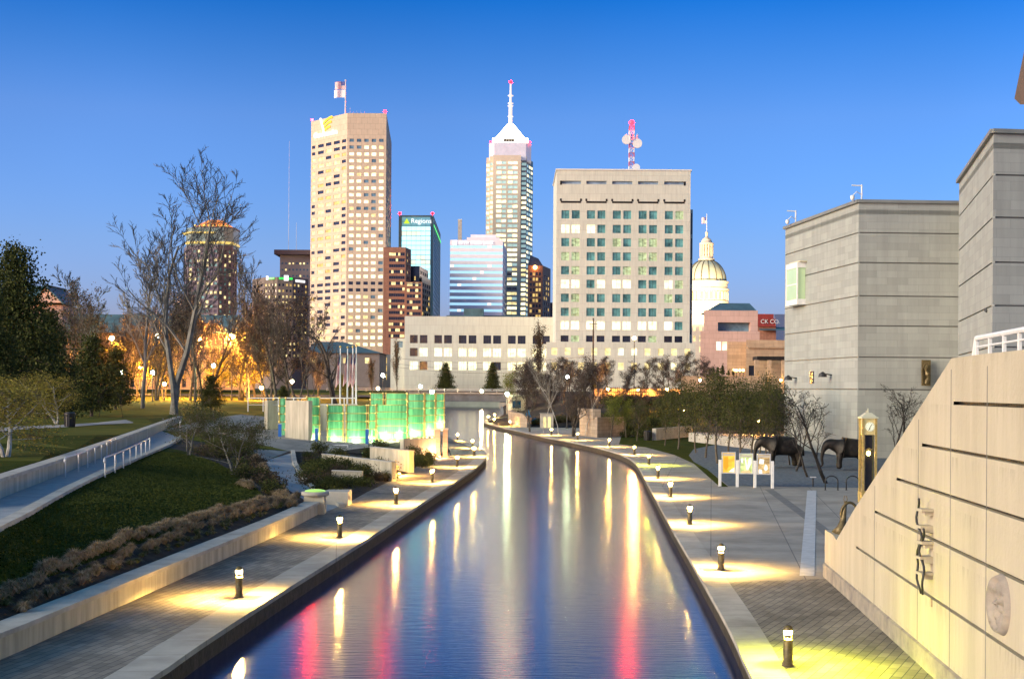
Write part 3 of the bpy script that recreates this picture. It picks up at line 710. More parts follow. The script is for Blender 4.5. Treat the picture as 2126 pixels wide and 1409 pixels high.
# -- black glass block
M['black_glass'] = glass('black_glass', (.03, .05, .09), .15)
pb = lambda fi, r, c: rr.choice([DK]*6+[LIT[2]])
T, C, ZT = tower('office_block', 'black glass office block rising behind the red brick wing', [(856, 850), (875, 850), (893, 885)], 552, [(evcols(5, .8), pxrows(850, 575, 12, 5, 8)), (evcols(4, .8), pxrows(860, 565, 12, 4, 7))], pb, M['black_glass'], depth=20)
T, C, ZT = tower('office_block', 'lowest step of the black glass block, beside the green glass tower', [(880, 840), (898, 872)], 572, [(evcols(4, .8), pxrows(850, 590, 12, 6, 7))], pb, M['black_glass'], depth=20)
# -- pale teal glass tower with lit sign
M['grey_green'] = srf('grey_green', (.33, .40, .34), .7, .1, .3)
AQ = glass('aqua_glass', (.30, .50, .55), .1, .15, emit=((.38, .85, 1.0), 2.2)); AQ2 = glass('aqua_glass_bright', (.5, .6, .5), .2, .1, emit=((.9, 1, .8), 1.0)); AQD = glass('aqua_glass_sign_row', (.20, .38, .42), .1, .1, emit=((.35, .85, 1), .35)); AQ3 = glass('aqua_side', (.12, .20, .30), .1)  # front panes' brightness is put in as glow; side panes a darker copy
Yr = 1000
rw = pxrows(Yr, 452, 9.9, 25, 8.9)
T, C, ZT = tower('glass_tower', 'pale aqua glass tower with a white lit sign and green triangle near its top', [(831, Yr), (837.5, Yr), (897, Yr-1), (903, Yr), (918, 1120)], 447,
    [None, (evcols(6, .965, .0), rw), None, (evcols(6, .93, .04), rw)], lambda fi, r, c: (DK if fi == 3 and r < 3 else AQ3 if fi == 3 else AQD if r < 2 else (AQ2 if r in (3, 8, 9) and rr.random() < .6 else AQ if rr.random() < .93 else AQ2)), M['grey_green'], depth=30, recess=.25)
a = W(853, 463, Yr-1.5)
lettering(T, 'Regions', 4.6, (a.x, a.y, a.z), (1, 0), WHT, 'sign_lettering', .3)
tg = W(843, 464, Yr-1.5); mb = MB()
mb.add([(tg.x-1.6, tg.y, tg.z), (tg.x+2.6, tg.y, tg.z), (tg.x+.5, tg.y, tg.z+3.6), (tg.x-1.6, tg.y+.4, tg.z), (tg.x+2.6, tg.y+.4, tg.z), (tg.x+.5, tg.y+.4, tg.z+3.6)], [(0, 1, 2), (5, 4, 3), (0, 3, 4, 1), (1, 4, 5, 2), (2, 5, 3, 0)]); mb.build('sign_triangle', emis('lime_sign', (.75, 1, .05), 1, False), T)
p0, p1 = Vector(C[3]), Vector(C[4]); dd = (p1-p0).normalized(); nn = Vector((dd.y, -dd.x))*.4
mb = MB(); a_, b_ = p0+nn, p1+nn; z0 = W(CX, 469, 1000).z
mb.quad((a_.x, a_.y, z0-.5), (b_.x, b_.y, z0-.5), (b_.x, b_.y, z0+.9), (a_.x, a_.y, z0+.9)); mb.build('light_strip', emis('green_strip', (.05, 1, .1), 1.2, False), T)
for k, px in enumerate((833, 901)): beacon((*W(px, 0, Yr+2).xy, ZT-.5), ['red beacon on the left corner of the aqua glass tower', 'red beacon on the right corner of the aqua glass tower'][k], .9)
# -- white banded building
M['white_band'] = srf('white_band', (.88, .80, .84), .6, .05, .2)
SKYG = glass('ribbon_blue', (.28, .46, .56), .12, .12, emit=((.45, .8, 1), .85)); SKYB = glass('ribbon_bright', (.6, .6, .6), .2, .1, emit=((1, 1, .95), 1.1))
Y = 860
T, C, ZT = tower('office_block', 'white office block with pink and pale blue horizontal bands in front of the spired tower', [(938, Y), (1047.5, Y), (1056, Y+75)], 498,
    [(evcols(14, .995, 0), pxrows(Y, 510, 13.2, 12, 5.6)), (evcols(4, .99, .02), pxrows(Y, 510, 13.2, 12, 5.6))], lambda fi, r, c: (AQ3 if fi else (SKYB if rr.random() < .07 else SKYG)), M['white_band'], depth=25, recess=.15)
a = W(940, 507, Y-.4); lettering(T, 'FIFTH THIRD BANK', 2.45, (a.x+3.5, a.y, a.z), (1, 0), WHT, 'sign_lettering', .2)
mb = MB(); mb.box((a.x+1.4, a.y, a.z+1.0), (2.4, .4, 2.4)); mb.build('sign_square', WHT, T)
q0, q1 = W(977, 487, Y+8), W(1030, 487, Y+8); mb = MB(); mb.prism([(q0.x, Y+8), (q1.x, Y+8), (q1.x, Y+22), (q0.x, Y+22)], ZT-1.6, q0.z); mb.build('roof_house', M['white_band'], T)
q0, q1 = W(969, 493, Y+6), W(1037, 493, Y+6); mb = MB(); mb.prism([(q0.x, Y+5), (q1.x, Y+5), (q1.x, Y+24), (q0.x, Y+24)], ZT-1.7, q0.z); mb.build('roof_house', M['white_band'], T)
a = W(955, 457, 900); T = thing('chimney', 'tall slim pale chimney standing just left behind the white banded block', 'chimney', (a.x, 900, 5))
mb = MB(); mb.box((a.x, 900, (5+a.z)/2), (2.4, 2.4, a.z-5)); mb.build('shaft', M['concrete'], T); mb = MB(); mb.box((a.x, 900, a.z+.2), (2.7, 2.7, .4)); mb.build('cap', M['white_paint'], T)
# -- spired tower
M['buff'] = srf('buff', (.72, .60, .45), .6, .08, .1)
Ys = 1150
def seg(px, Y): return (px, Y)
fr = [(1012, Ys+14), (1019, Ys+14), (1019.2, Ys+7), (1026, Ys+7), (1026.2, Ys), (1084, Ys), (1084.2, Ys+7), (1096, Ys+7), (1096.2, Ys+14), (1109, Ys+34)]
rw = pxrows(Ys, 335, 10.05, 34, 5.9)
c1 = [(.12, .94)]
facs = [(c1, rw), None, (c1, rw), None, ([(.12, .30), (.31, .47), (.53, .70), (.71, .88)], rw), None, (c1, rw), None, (evcols(3, .9), rw)]
mint = glass('mint_glass', (.40, .55, .50), .12, .2, emit=((.7, 1, .9), .42))
T, C, ZT = tower('spired_tower', 'tallest slim tower with a glowing white pyramid crown and spire', fr, 322, facs, lambda fi, r, c: (rr.choice([mint]*5+[LIT[1]]*4) if r < 22 else rr.choice([LIT[0]]*3+[LIT[1]]*4+[mint]*2+[DK])), M['buff'], depth=38, ref=4, recess=.3)
def sq(cx_, cy_, h, ch=.25):
    k = h*(1-ch); return [(cx_-k, cy_-h), (cx_+k, cy_-h), (cx_+h, cy_-k), (cx_+h, cy_+k), (cx_+k, cy_+h), (cx_-k, cy_+h), (cx_-h, cy_+k), (cx_-h, cy_-k)]
sxp = 1061.5; cY = Ys+24; sxx = W(sxp, 0, cY).x
z_ = lambda y: W(sxp, y, cY).z
glow = emis('crown_glow', (1, .88, .52), 10, False); glow2 = emis('crown_cream', (1, .86, .72), .8, False)  # crown gives off its own glow in place of floodlighting
mb = MB(); mb.prism(sq(sxx, cY, 17.2), ZT-3, z_(304)); mb.build('upper_storeys', glass('crown_glass', (.55, .52, .55), .3, .1, emit=((.95, .85, 1), .25)), T)
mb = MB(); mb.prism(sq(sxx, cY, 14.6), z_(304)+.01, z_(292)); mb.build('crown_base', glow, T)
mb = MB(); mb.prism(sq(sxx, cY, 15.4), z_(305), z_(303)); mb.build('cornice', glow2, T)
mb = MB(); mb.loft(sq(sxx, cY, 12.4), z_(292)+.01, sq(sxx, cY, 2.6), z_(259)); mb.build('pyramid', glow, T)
mb = MB(); mb.box((sxx-1, cY-14.7, (z_(301)+z_(295))/2), (9.5, .5, z_(295)-z_(301))); mb.build('crown_louvre', M['bronze_dark'], T)
for k in range(1, 7):
    mb = MB(); mb.box((sxx-1-4.75+9.5*k/7, cY-15.0, (z_(301)+z_(295))/2), (.3, .2, z_(295)-z_(301))); mb.build('louvre_bar', glow2, T)
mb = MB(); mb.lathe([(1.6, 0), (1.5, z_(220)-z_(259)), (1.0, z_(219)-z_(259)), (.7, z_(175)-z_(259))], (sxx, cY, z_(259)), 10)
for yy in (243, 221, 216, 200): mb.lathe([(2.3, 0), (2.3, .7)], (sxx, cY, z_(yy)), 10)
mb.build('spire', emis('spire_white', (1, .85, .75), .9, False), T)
beacon((sxx, cY, z_(175)), 'red beacon at the very tip of the white spire', 1.3, .4, 300)
for k, sx in enumerate((-1, 1)): beacon((sxx+sx*16, cY-15, z_(304)), ['small red beacon at the left shoulder of the spired tower crown', 'small red beacon at the right shoulder of the spired tower crown'][k], .6, .3)
# -- dark postmodern block with gabled top
Y = 900
T, C, ZT = tower('office_block', 'dark bronze glass block with a pointed gable beside the spired tower', [(1100, Y), (1131, Y), (1147, Y+25)], 551, [(evcols(4, .7, .1), pxrows(Y, 565, 11, 11, 6.5)), (evcols(3, .6, .1), pxrows(Y, 570, 11, 10, 6.5))], lambda fi, r, c: rr.choice([DK]*3+[LIT[2]]*2), srf('rust', (.34, .19, .12), .7, .1, .3), depth=25)
a, b = C[0], C[1]; ap = W(1108, 530, Y); mb = MB(); mb.add([(a[0], Y, ZT), (b[0], Y, ZT), (ap.x+3, Y, ap.z-2), (ap.x-2, Y, ap.z), (a[0], Y+20, ZT), (b[0], Y+20, ZT), (ap.x+3, Y+20, ap.z-2), (ap.x-2, Y+20, ap.z)], [(0, 1, 2, 3), (7, 6, 5, 4), (1, 5, 6, 2), (2, 6, 7, 3), (3, 7, 4, 0)]); mb.build('gable', M['black_glass'], T)
lm = W(1111, 555, Y-2); bt = thing('wall_lamp', 'bright orange lamp high on the dark gabled block', 'lamp', lm); mb = MB(); mb.ball(lm, 1.3); mb.build('lamp', emis('orange_lamp', (1, .4, .12), 20), bt, True); mb = MB(); mb.box((lm.x, lm.y+1.2, lm.z), (.5, 1.8, .5)); mb.build('bracket', M['black_metal'], bt)
T, C, ZT = tower('office_block', 'narrow dark sliver of a building between the bronze block and the big white-grey slab', [(1146, 960), (1162, 960)], 628, [(evcols(3, .6), pxrows(960, 632, 12, 2, 6))], lambda fi, r, c: DK, M['black_glass'], depth=15)
# -- government slab
M['pale_stone'] = wallmat('pale_stone', (.61, .61, .52), 4.6, 3.6, .03, var=.035, stain=.14, mcol=(.40, .36, .32))
Yg = 560
g_ = lambda z: (z-75)/725.0
cols = [(g_(a), g_(b)) for a, b in [(102, 145), (158, 201), (240, 284), (297, 340), (380, 424), (437, 480), (520, 564), (577, 620), (662, 706), (719, 762)]]
rows = []
zy = [563, 640, 713, 789, 865, 938, 1014, 1090, 1162, 1240]
for i, z in enumerate(zy):
    y0 = 220+z*.3833; h = 17.2 if i < 9 else 13; rows.append((W(CX, y0+h, Yg).z, W(CX, y0, Yg).z))
slotr = [(W(CX, 421.0, Yg).z, W(CX, 416.5, Yg).z), (W(CX, 378.5, Yg).z, W(CX, 374.2, Yg).z)]
litset = {(1, 0), (1, 1), (2, 1), (2, 4), (3, 1), (4, 1), (5, 0), (5, 1), (5, 3), (5, 4), (5, 5), (5, 8), (6, 8), (7, 1), (8, 0), (8, 1), (8, 2), (8, 3), (8, 4), (8, 5), (8, 6), (8, 7), (8, 8), (9, 1), (9, 7), (1, 2), (2, 6), (2, 7), (4, 5), (3, 6)}
dim = emis('window_half_lit', (.8, 1, .55), .45, False, .8, .9)
def pg(fi, r, c):
    if (r, c) in litset: return LIT[1] if r in (1, 5, 8) else dim
    if r == 9: return DK
    return TE if rr.random() < .78 else dim
T = thing('government_slab', 'big pale stone slab building with pairs of teal windows and a radio mast on its roof', 'building', (W(1297, 0, Yg).x, Yg, 5))
C0, C1 = w2(W(1158.5, 0, Yg)), w2(W(1436.5, 0, Yg)); C2 = w2(W(1442, 0, Yg+45)); ZT = W(1297, 354, Yg).z
mb = MB(); wins = []; w_ = []; facade(mb, w_, C0, C1, 5, W(CX, 415.5, Yg).z, cols, rows, .5); wins += [(0, x) for x in w_]
zA, zB = W(CX, 421.5, Yg).z, ZT
# plain attic with slot openings: facade again for the attic zone only
sl_ = []; mb2 = MB(); facade(mb2, sl_, C0, C1, W(CX, 415.5, Yg).z, ZT, [(cols[i][0]-.006, cols[i+1][1]+.008) for i in range(0, 10, 2)], [(W(CX, 381, Yg).z, W(CX, 374.5, Yg).z)], .9)
mb.add(mb2.v, mb2.f)
shell(mb, [C0, C1], [(C1[0]+3, Yg+45), (C0[0], Yg+45)], 5, ZT)
mb.build('wall', M['pale_stone'], T)
for q in sl_: 
    m4 = MB(); m4.quad(*q[0]); m4.build('roof_slot', glass('slot_blue', (.25, .36, .5), .4), T)
for i in range(0, 10, 2):
    u0, u1 = cols[i][0]-.006, cols[i+1][1]+.008; a = Vector(C0).lerp(Vector(C1), u0); b = Vector(C0).lerp(Vector(C1), u1)
    m4 = MB(); zl_ = W(CX, 420.5, Yg).z
    m4.bar((a.x, a.y-.04), (b.x, b.y-.04), .1, zl_, zl_+.75)
    for q in (a, b): m4.bar((q.x-.35, q.y-.05), (q.x+.35, q.y-.05), .1, zl_+.752, zl_+1.7)
    m4.build('groove_shade_bar', M['bronze_dark'], T)  # raised dark bars stand in for the shade of wall grooves
    if i in (0, 8):
        m4 = MB(); q = a if i == 0 else b; m4.bar((q.x-.35, q.y-.05), (q.x+.35, q.y-.05), .1, W(CX, 383, Yg).z, W(CX, 374.5, Yg).z); m4.build('groove_shade_bar', M['bronze_dark'], T)
mb = MB(); mb.prism([(C0[0]-.4, C0[1]-.3), (C1[0]+.4, C1[1]-.3), (C1[0]+3, Yg+45.3), (C0[0]-.4, Yg+45.3)], ZT+.003, ZT+.5); mb.build('roof_edge', M['white_paint'], T)
put_windows(T, wins, pg, 1)
T2, _, _ = tower('stair_annexe', 'narrow grey annexe with dark strip windows on the right side of the big pale slab', [(1435.5, Yg+12), (1441.5, Yg+12)], 435, [([(.35, .8)], pxrows(Yg+12, 440, 52, 5, 44))], lambda fi, r, c: DK, M['pale_stone'], depth=25)
# podium
T, C, ZT = tower('podium', 'long pale podium block with a row of lit yellow windows under the big slab', [(1139, Yg-12), (1449, Yg-12)], 710, [(evcols(11, .42, .01), pxrows(Yg-12, 721, 30, 2, 14.5))], lambda fi, r, c: rr.choice([LIT[0]]*6+[LIT[1]]), M['pale_stone'], depth=11, mull=0)
# radio mast
q = W(1311, 354, Yg+20); zt = W(1311, 262, Yg+20).z
M['mast_red'] = srf('mast_red', (.45, .08, .08), .6, .1, 1)
T = thing('radio_mast', 'lattice radio mast with three round dishes on the roof of the pale slab', 'radio mast', (q.x, q.y, ZT+20))
ZR = W(CX, 356, Yg).z; mb = MB(); sgm = 12
for i in range(sgm):
    za, zb = ZR+(zt-ZR)*i/sgm, ZR+(zt-ZR)*(i+1)/sgm; mi = i % 2
    cs = [(q.x+1.0*sx, q.y+1.0*sy) for sx, sy in ((-1, -1), (1, -1), (1, 1), (-1, 1))]
    for k in range(4):
        a, b = cs[k], cs[(k+1) % 4]; mb.tube([(*a, za), (*a, zb)], .13, 4, mi); mb.tube([(*a, za), (*b, zb)], .09, 4, mi); mb.tube([(*a, zb), (*b, zb)], .09, 4, mi)
mb.build('lattice', [M['white_paint'], M['mast_red']], T)
mb = MB(); zz = W(CX, 266, Yg).z
for k in range(10):
    a = math.pi*2*k/10; mb.tube([(q.x+2.6*math.cos(a), q.y+2.6*math.sin(a), zz-1.4), (q.x+2.6*math.cos(a), q.y+2.6*math.sin(a), zz+1.4)], .14, 4)
    mb.tube([(q.x, q.y, zz), (q.x+2.6*math.cos(a), q.y+2.6*math.sin(a), zz)], .07, 4)
mb.build('antenna_ring', M['steel'], T)
for px, py, r in [(1301, 290, 1.9), (1323.5, 298, 1.9), (1321, 348, 1.5)]:
    c = W(px, py, Yg+18.0); mb = MB(); mb.tube([(c.x, c.y-.3, c.z), (c.x, c.y+.5, c.z), (c.x, c.y+1.2, c.z)], [r, r, r*.5], 18); mb.tube([(c.x, c.y+1, c.z), (q.x, q.y, c.z)], .15, 4); mb.build('dish', M['white_paint'], T, False)
beacon((q.x, q.y, zt), 'red beacon on top of the lattice radio mast', 1.1, .3, 500)
# -- low government block
Yl = 600
gl = lambda z: (z-930)/(2100-930.0)
cols = [(gl(a), gl(b)) for a, b in [(972, 1033), (1050, 1110), (1165, 1225), (1241, 1303), (1357, 1418), (1435, 1496), (1551, 1612), (1628, 1690), (1745, 1806), (1822, 1884), (1940, 2000), (2015, 2075)]]
rows = [(W(CX, y+17, Yl).z, W(CX, y, Yl).z) for y in (696.5, 723.5, 751.5)]
T, C, ZT = tower('government_block', 'long low pale stone block with square windows, lower two rows lit yellow', [(845, Yl), (1153, Yl)], 656, [(cols, rows)], lambda fi, r, c: DK if (r == 0 or (r, c) in ((1, 0), (2, 1), (2, 7))) else LIT[1], M['pale_stone'], depth=40, mull=2)
for x0, x1, y in [(963, 1004, 640), (925, 1093, 652)]:
    a, b = W(x0, y, Yl+14), W(x1, y, Yl+14); m4 = MB(); m4.prism([(a.x, a.y), (b.x, b.y), (b.x, b.y+8), (a.x, a.y+8)] if x0 == 963 else [(a.x, a.y+9), (b.x, b.y+9), (b.x, b.y+15), (a.x, a.y+15)], ZT-1.4, a.z); m4.build('roof_plant', M['roof_teal'], T)
T, C, ZT = tower('side_annexe', 'small grey annexe stepping down at the left end of the low pale block', [(816, Yl+5), (845.5, Yl+5)], 702, [([(.45, .85)], [(W(CX, 722, Yl).z, W(CX, 709, Yl).z)])], lambda fi, r, c: BL, M['pale_stone'], depth=30)
T, C, ZT = tower('entrance_hall', 'glazed entrance hall glowing orange between the poplars', [(770, 560), (816, 560)], 735, [(evcols(3, .9, .15), pxrows(560, 743, 17, 3, 13))], lambda fi, r, c: LIT[2], srf('hall_grey', (.2, .2, .2), .8, .1, .3), depth=20)
# -- hip roofed hall left of it
a, b = W(636, 732, 520), W(788, 732, 520)
T = thing('hall', 'low dark hall with a broad teal hipped roof behind the flagpoles', 'building', ((a.x+b.x)/2, 520, 5))
mb = MB(); wl = []; facade(mb, wl, w2(a), w2(b), 4.5, a.z, [(.05, .12), (.5, .56), (.8, .86)], [(W(CX, 756, 520).z, W(CX, 745, 520).z)]); shell(mb, [w2(a), w2(b)], [(b.x, 548), (a.x, 548)], 4.5, a.z); mb.build('wall', srf('hall_wall', (.22, .19, .18), .8, .1, .3), T)
put_windows(T, [(0, x) for x in wl], lambda *k: LIT[0])
r0, r1 = W(655, 709, 534), W(712, 709, 534); mb = MB()
mb.add([(a.x-1, 519, a.z), (b.x+1, 519, a.z), (b.x+1, 549, a.z), (a.x-1, 549, a.z), (r0.x, 534, r0.z), (r1.x, 534, r0.z)], [(0, 1, 5, 4), (1, 2, 5), (2, 3, 4, 5), (3, 0, 4), (3, 2, 1, 0)]); mb.build('roof', M['roof_teal'], T)
# -- statehouse dome
Yd = 800; cx_ = W(1470.5, 0, Yd).x; zz = lambda y: W(1470, y, Yd).z
T = thing('domed_capitol', 'floodlit domed capitol with lantern and flag behind the pale slab', 'capitol', (cx_, Yd, 5))
drum_m = srf('limestone_lit', (.72, .60, .46), .8, .08, .3); p = drum_m.node_tree.nodes['Principled BSDF']
px2 = Yd/F
R_ = 44*px2
mb = MB(); mb.lathe([(R_*1.02, 5), (R_*1.02, zz(630)), (R_*1.06, zz(629)), (R_*1.06, zz(626)), (R_*.94, zz(625)), (R_*.94, zz(606)), (R_*1.08, zz(604)), (R_*1.08, zz(600)), (R_*1.0, zz(599)), (R_, zz(589)), (R_*1.05, zz(588)), (R_*1.05, zz(585)), (R_*.97, zz(584))], (cx_, Yd, 0), 48); mb.build('drum', drum_m, T)
mb = MB()
for k in range(28):
    a = 2*math.pi*k/28; mb.lathe([(.62, 0), (.62, zz(607)-zz(624))], (cx_+R_*1.0*math.cos(a), Yd+R_*math.sin(a), zz(624)), 8)
mb.build('colonnade', drum_m, T)
for k in range(28):
    a = 2*math.pi*(k+.5)/28; m5 = MB(); m5.box((cx_+R_*.95*math.cos(a), Yd+R_*.95*math.sin(a), (zz(622)+zz(609))/2), (.3, 1.5, zz(609)-zz(622)), a); 
    if math.sin(a) < .2: m5.build('window', emis('dome_window', (1, .9, .4), .9, False) if k == 0 else bpy.data.materials['dome_window'] if 'dome_window' in bpy.data.materials else LIT[0], T)
prof = []
for i in range(13):
    t = i/12*math.radians(80); prof.append((R_*.93*math.cos(t)**.92, zz(585)+(zz(540)-zz(585))*math.sin(t)/math.sin(math.radians(80))))
M['copper'] = srf('copper', (.58, .53, .36), .5, .2, .25, col2=(.42, .48, .38))
mb = MB(); mb.lathe(prof, (cx_, Yd, 0), 48); mb.build('dome', M['copper'], T, True)
mb = MB()
for k in range(16):
    a = 2*math.pi*k/16; mb.tube([(cx_+(r+.15)*math.cos(a), Yd+(r+.15)*math.sin(a), z) for r, z in prof], .22, 4)
mb.build('dome_rib', M['bronze'], T)
mb = MB(); mb.lathe([(17*px2, zz(541)), (17*px2, zz(537)), (14*px2, zz(536)), (14*px2, zz(533))], (cx_, Yd, 0), 24); mb.lathe([(9*px2, zz(533)), (9*px2, zz(508))], (cx_, Yd, 0), 20); mb.lathe([(15*px2, zz(508)), (15*px2, zz(505)), (12*px2, zz(504)), (9*px2, zz(497)), (3*px2, zz(492)), (2.5*px2, zz(486)), (3.4*px2, zz(484)), (.6, zz(481))], (cx_, Yd, 0), 24)
for k in range(14):
    a = 2*math.pi*k/14; mb.lathe([(.5, 0), (.5, zz(508)-zz(533))], (cx_+12.5*px2*math.cos(a), Yd+12.5*px2*math.sin(a), zz(533)), 6)
mb.build('lantern', drum_m, T)
mb = MB(); mb.tube([(cx_, Yd, zz(482)), (cx_, Yd, zz(444))], .18, 6); mb.build('flagpole', M['white_paint'], T)
flag(T, cx_-.2, Yd, zz(464), zz(451), 2.6, [M['flag_white'], M['flag_red'], M['flag_blue']], 1)
a, b = W(1438, 0, Yd-22), W(1520, 0, Yd-22); mb = MB(); w_ = []; facade(mb, w_, w2(a), w2(b), 5, zz(664), evcols(6, .4), pxrows(Yd-22, 672, 22, 3, 12)); shell(mb, [w2(a), w2(b)], [(b.x, Yd+20), (a.x, Yd+20)], 5, zz(664)); mb.quad((a.x, a.y, zz(664)), (b.x, b.y, zz(664)), (b.x, Yd+20, zz(664)), (a.x, Yd+20, zz(664))); mb.build('lower_wing', drum_m, T)
put_windows(T, [(0, x) for x in w_], lambda *k: LIT[0])
# floodlights aimed at the dome from in front of the wing, no lamp bodies built
for k, (dx, dy) in enumerate([(-24, -40), (18, -44), (0, -46)]):
    l = bpy.data.lights.new('floodlight', 'SPOT'); l.energy = 50000; l.color = (1, .78, .42); l.spot_size = rad(75); l.spot_blend = .6; l.shadow_soft_size = .5
    o = bpy.data.objects.new('floodlight', l); COL.objects.link(o); o.location = (cx_+dx, Yd+dy, zz(690)+6); o.rotation_euler = (Vector((cx_, Yd, zz(590)))-o.location).to_track_quat('-Z', 'Y').to_euler()
# -- pink postmodern building, warehouse with red sign, tan museum
M['pink_stone'] = wallmat('pink_stone', (.56, .38, .32), 3, 1.6, .02, var=.06, stain=.12)
Y = 470
T, C, ZT = tower('pink_block', 'pink stone building with a teal hipped roof and an open loggia', [(1466, Y), (1578, Y)], 644, [([(.26, .86)], [(W(CX, 687, Y).z, W(CX, 666, Y).z)])], lambda *k: BL, M['pink_stone'], depth=30, recess=3.0)
a, b = W(1473, 644, Y+2), W(1572, 644, Y+2); r0, r1 = W(1494, 629, Y+14), W(1556, 629, Y+14); mb = MB()
mb.add([(a.x, a.y, ZT-.1), (b.x, b.y, ZT-.1), (b.x, a.y+26, ZT-.1), (a.x, a.y+26, ZT-.1), (r0.x, r0.y, r0.z), (r1.x, r1.y, r0.z)], [(0, 1, 5, 4), (1, 2, 5), (2, 3, 4, 5), (3, 0, 4)]); mb.build('hipped_roof', M['roof_teal'], T)
T, C, ZT = tower('pink_block', 'lower pink stone front with tall lit windows below the loggia building', [(1459, Y-15), (1582, Y-15)], 687, [([(.27, .35), (.37, .45), (.47, .50)], [(W(CX, 724, Y-15).z, W(CX, 706, Y-15).z)])], lambda *k: LIT[1], M['pink_stone'], depth=14)
M['sign_red'] = wallmat('sign_red', (.30, .045, .04), 1.2, .4, .02, var=.12)
Y = 560
T, C, ZT = tower('warehouse', 'dark red brick warehouse with white painted lettering on its parapet', [(1578, Y), (1616, Y)], 674, [None], lambda *k: DK, M['red_brick'], depth=20)
a, b, c = W(1578, 0, Y-1), W(1611, 0, Y-1), W(1615, 0, Y-1)
mb = MB(); mb.prism([(a.x, Y-1), (b.x, Y-1), (b.x, Y), (a.x, Y)], W(CX, 674, Y-1).z, W(CX, 648, Y-1).z); mb.prism([(b.x+.01, Y-1), (c.x, Y-1), (c.x, Y), (b.x+.01, Y)], W(CX, 674, Y-1).z, W(CX, 658, Y-1).z); mb.build('sign_wall', M['sign_red'], T)
q = W(1579, 671, Y-1.3); lettering(T, 'CK CO.', 2.25, (q.x, q.y, q.z), (1, 0), M['white_paint'], 'painted_lettering', .05)
q0, q1 = W(1578, 677, Y-3), W(1640, 677, Y-3); mb = MB(); mb.add([(q0.x, q0.y, q0.z-1.6), (q1.x, q1.y, q0.z-1.6), (q1.x, q1.y+6, q0.z), (q0.x, q0.y+6, q0.z)], [(0, 1, 2, 3)]); mb.build('awning_roof', M['roof_teal'], T)
T, C, ZT = tower('warehouse', 'pale grey distant block just left of the museum corner', [(1612, 620), (1650, 620)], 652, [None], lambda *k: DK, srf('chalk_render', (.8, .78, .76), .8, .05, .2), depth=20)
Y = 380
M['tan_museum'] = wallmat('tan_museum', (.48, .34, .22), 2.4, .9, .02, var=.12, stain=.2)
T, C, ZT = tower('tan_museum', 'tan banded stone museum wing behind the plaza trees', [(1515, Y), (1554, Y), (1554.2, Y-14), (1650, Y-14)], 709, [None, None, ([(.06, .18)], [(W(CX, 776, Y-14).z, W(CX, 755, Y-14).z)])], lambda *k: DK, M['tan_museum'], depth=30)
mb = MB(); a, b = W(1552, 718, Y-14.3), W(1650, 718, Y-14.3); mb.bar((a.x, a.y), (b.x, b.y), .6, a.z-.5, a.z); mb.build('ledge', M['tan_museum'], T)
a, b = W(1573, 738, Y-24), W(1650, 738, Y-24)
T = thing('pergola', 'heavy timber pergola on square stone piers glowing orange below', 'pergola', ((a.x+b.x)/2, Y-20, 5))
mb = MB(); mb.box(((a.x+b.x)/2, Y-20, a.z-.6), (b.x-a.x, 7, .9)); mb.build('beam_roof', M['bronze_dark'], T)
for px in (1576, 1602, 1632):
    q = W(px, 0, Y-23); mb = MB(); mb.box((q.x, q.y, (3+a.z-1.06)/2), (1.0, 1.0, a.z-1.06-3)); mb.build('pier', M['tan_museum'], T)
def lamp_at(name, label, px, py, Y, col, val, r, pole=True, zb=None, group=None, cat='street lamp', arm=0):
    q = W(px, py, Y); zb = drop(q.x, q.y) if zb is None else zb
    T = thing(name, label, cat, (q.x, q.y, zb), group)
    if pole:
        mb = MB(); mb.tube([(q.x+arm, q.y, zb), (q.x+arm, q.y, q.z-r*.8)], [.11, .07], 8); 
        if arm: mb.tube([(q.x+arm, q.y, q.z+r), (q.x, q.y, q.z+r*1.2)], .05, 6)
        mb.lathe([(.22, 0), (.22, .25), (.12, .4)], (q.x+arm, q.y, zb), 10); mb.build('pole', M['black_metal'], T)
        mb = MB(); mb.lathe([(r*.5, 0), (r*1.15, .08), (r*.9, .2), (.04, .35)], (q.x, q.y, q.z+r*.75), 12); mb.build('cap', M['black_metal'], T)
    else:
        mb = MB(); mb.box((q.x, q.y+r+.1, q.z), (.25, .35, .35)); mb.build('bracket', M['black_metal'], T)
    mb = MB(); mb.ball((q.x, q.y, q.z), r, 12); mb.build('globe', emis('lamp_glow', col, val), T, True)
    return T
for k, px in enumerate((1583, 1621)): lamp_at('wall_lamp', ['orange lamp on the left pier of the pergola', 'orange lamp on the right pier of the pergola'][k], px, 789, Y-24.5, (1, .55, .1), 60, .35, False, cat='lamp')
# lit terrace with four lamps and clipped cypresses
a, b = G(1415, 779, 4.6), None
Y = 330
a, b = W(1415, 780, Y), W(1590, 778, Y)
T = thing('terrace_wall', 'long tan terrace wall behind the plaza trees', 'wall', (a.x, Y, 3)); mb = MB(); mb.bar(a, b, .6, 3, a.z); mb.build('wall_body', M['tan_museum'], T)
for k, px in enumerate((1523, 1529, 1536, 1543)):
    q = W(px, 771, Y+2); T = thing('terrace_lamp', ['first', 'second', 'third', 'fourth'][k]+' from the left of four golden lamps on the terrace wall', 'lamp', (q.x, q.y, a.z), 'lamps in a row on the terrace wall')
    mb = MB(); mb.tube([(q.x, q.y, a.z-.2), (q.x, q.y, q.z)], .06, 6); mb.build('stem', M['black_metal'], T); mb = MB(); mb.ball((q.x, q.y, q.z+.3), .3, 10); mb.build('globe', emis('terrace_glow', (1, .72, .15), 25), T, True)
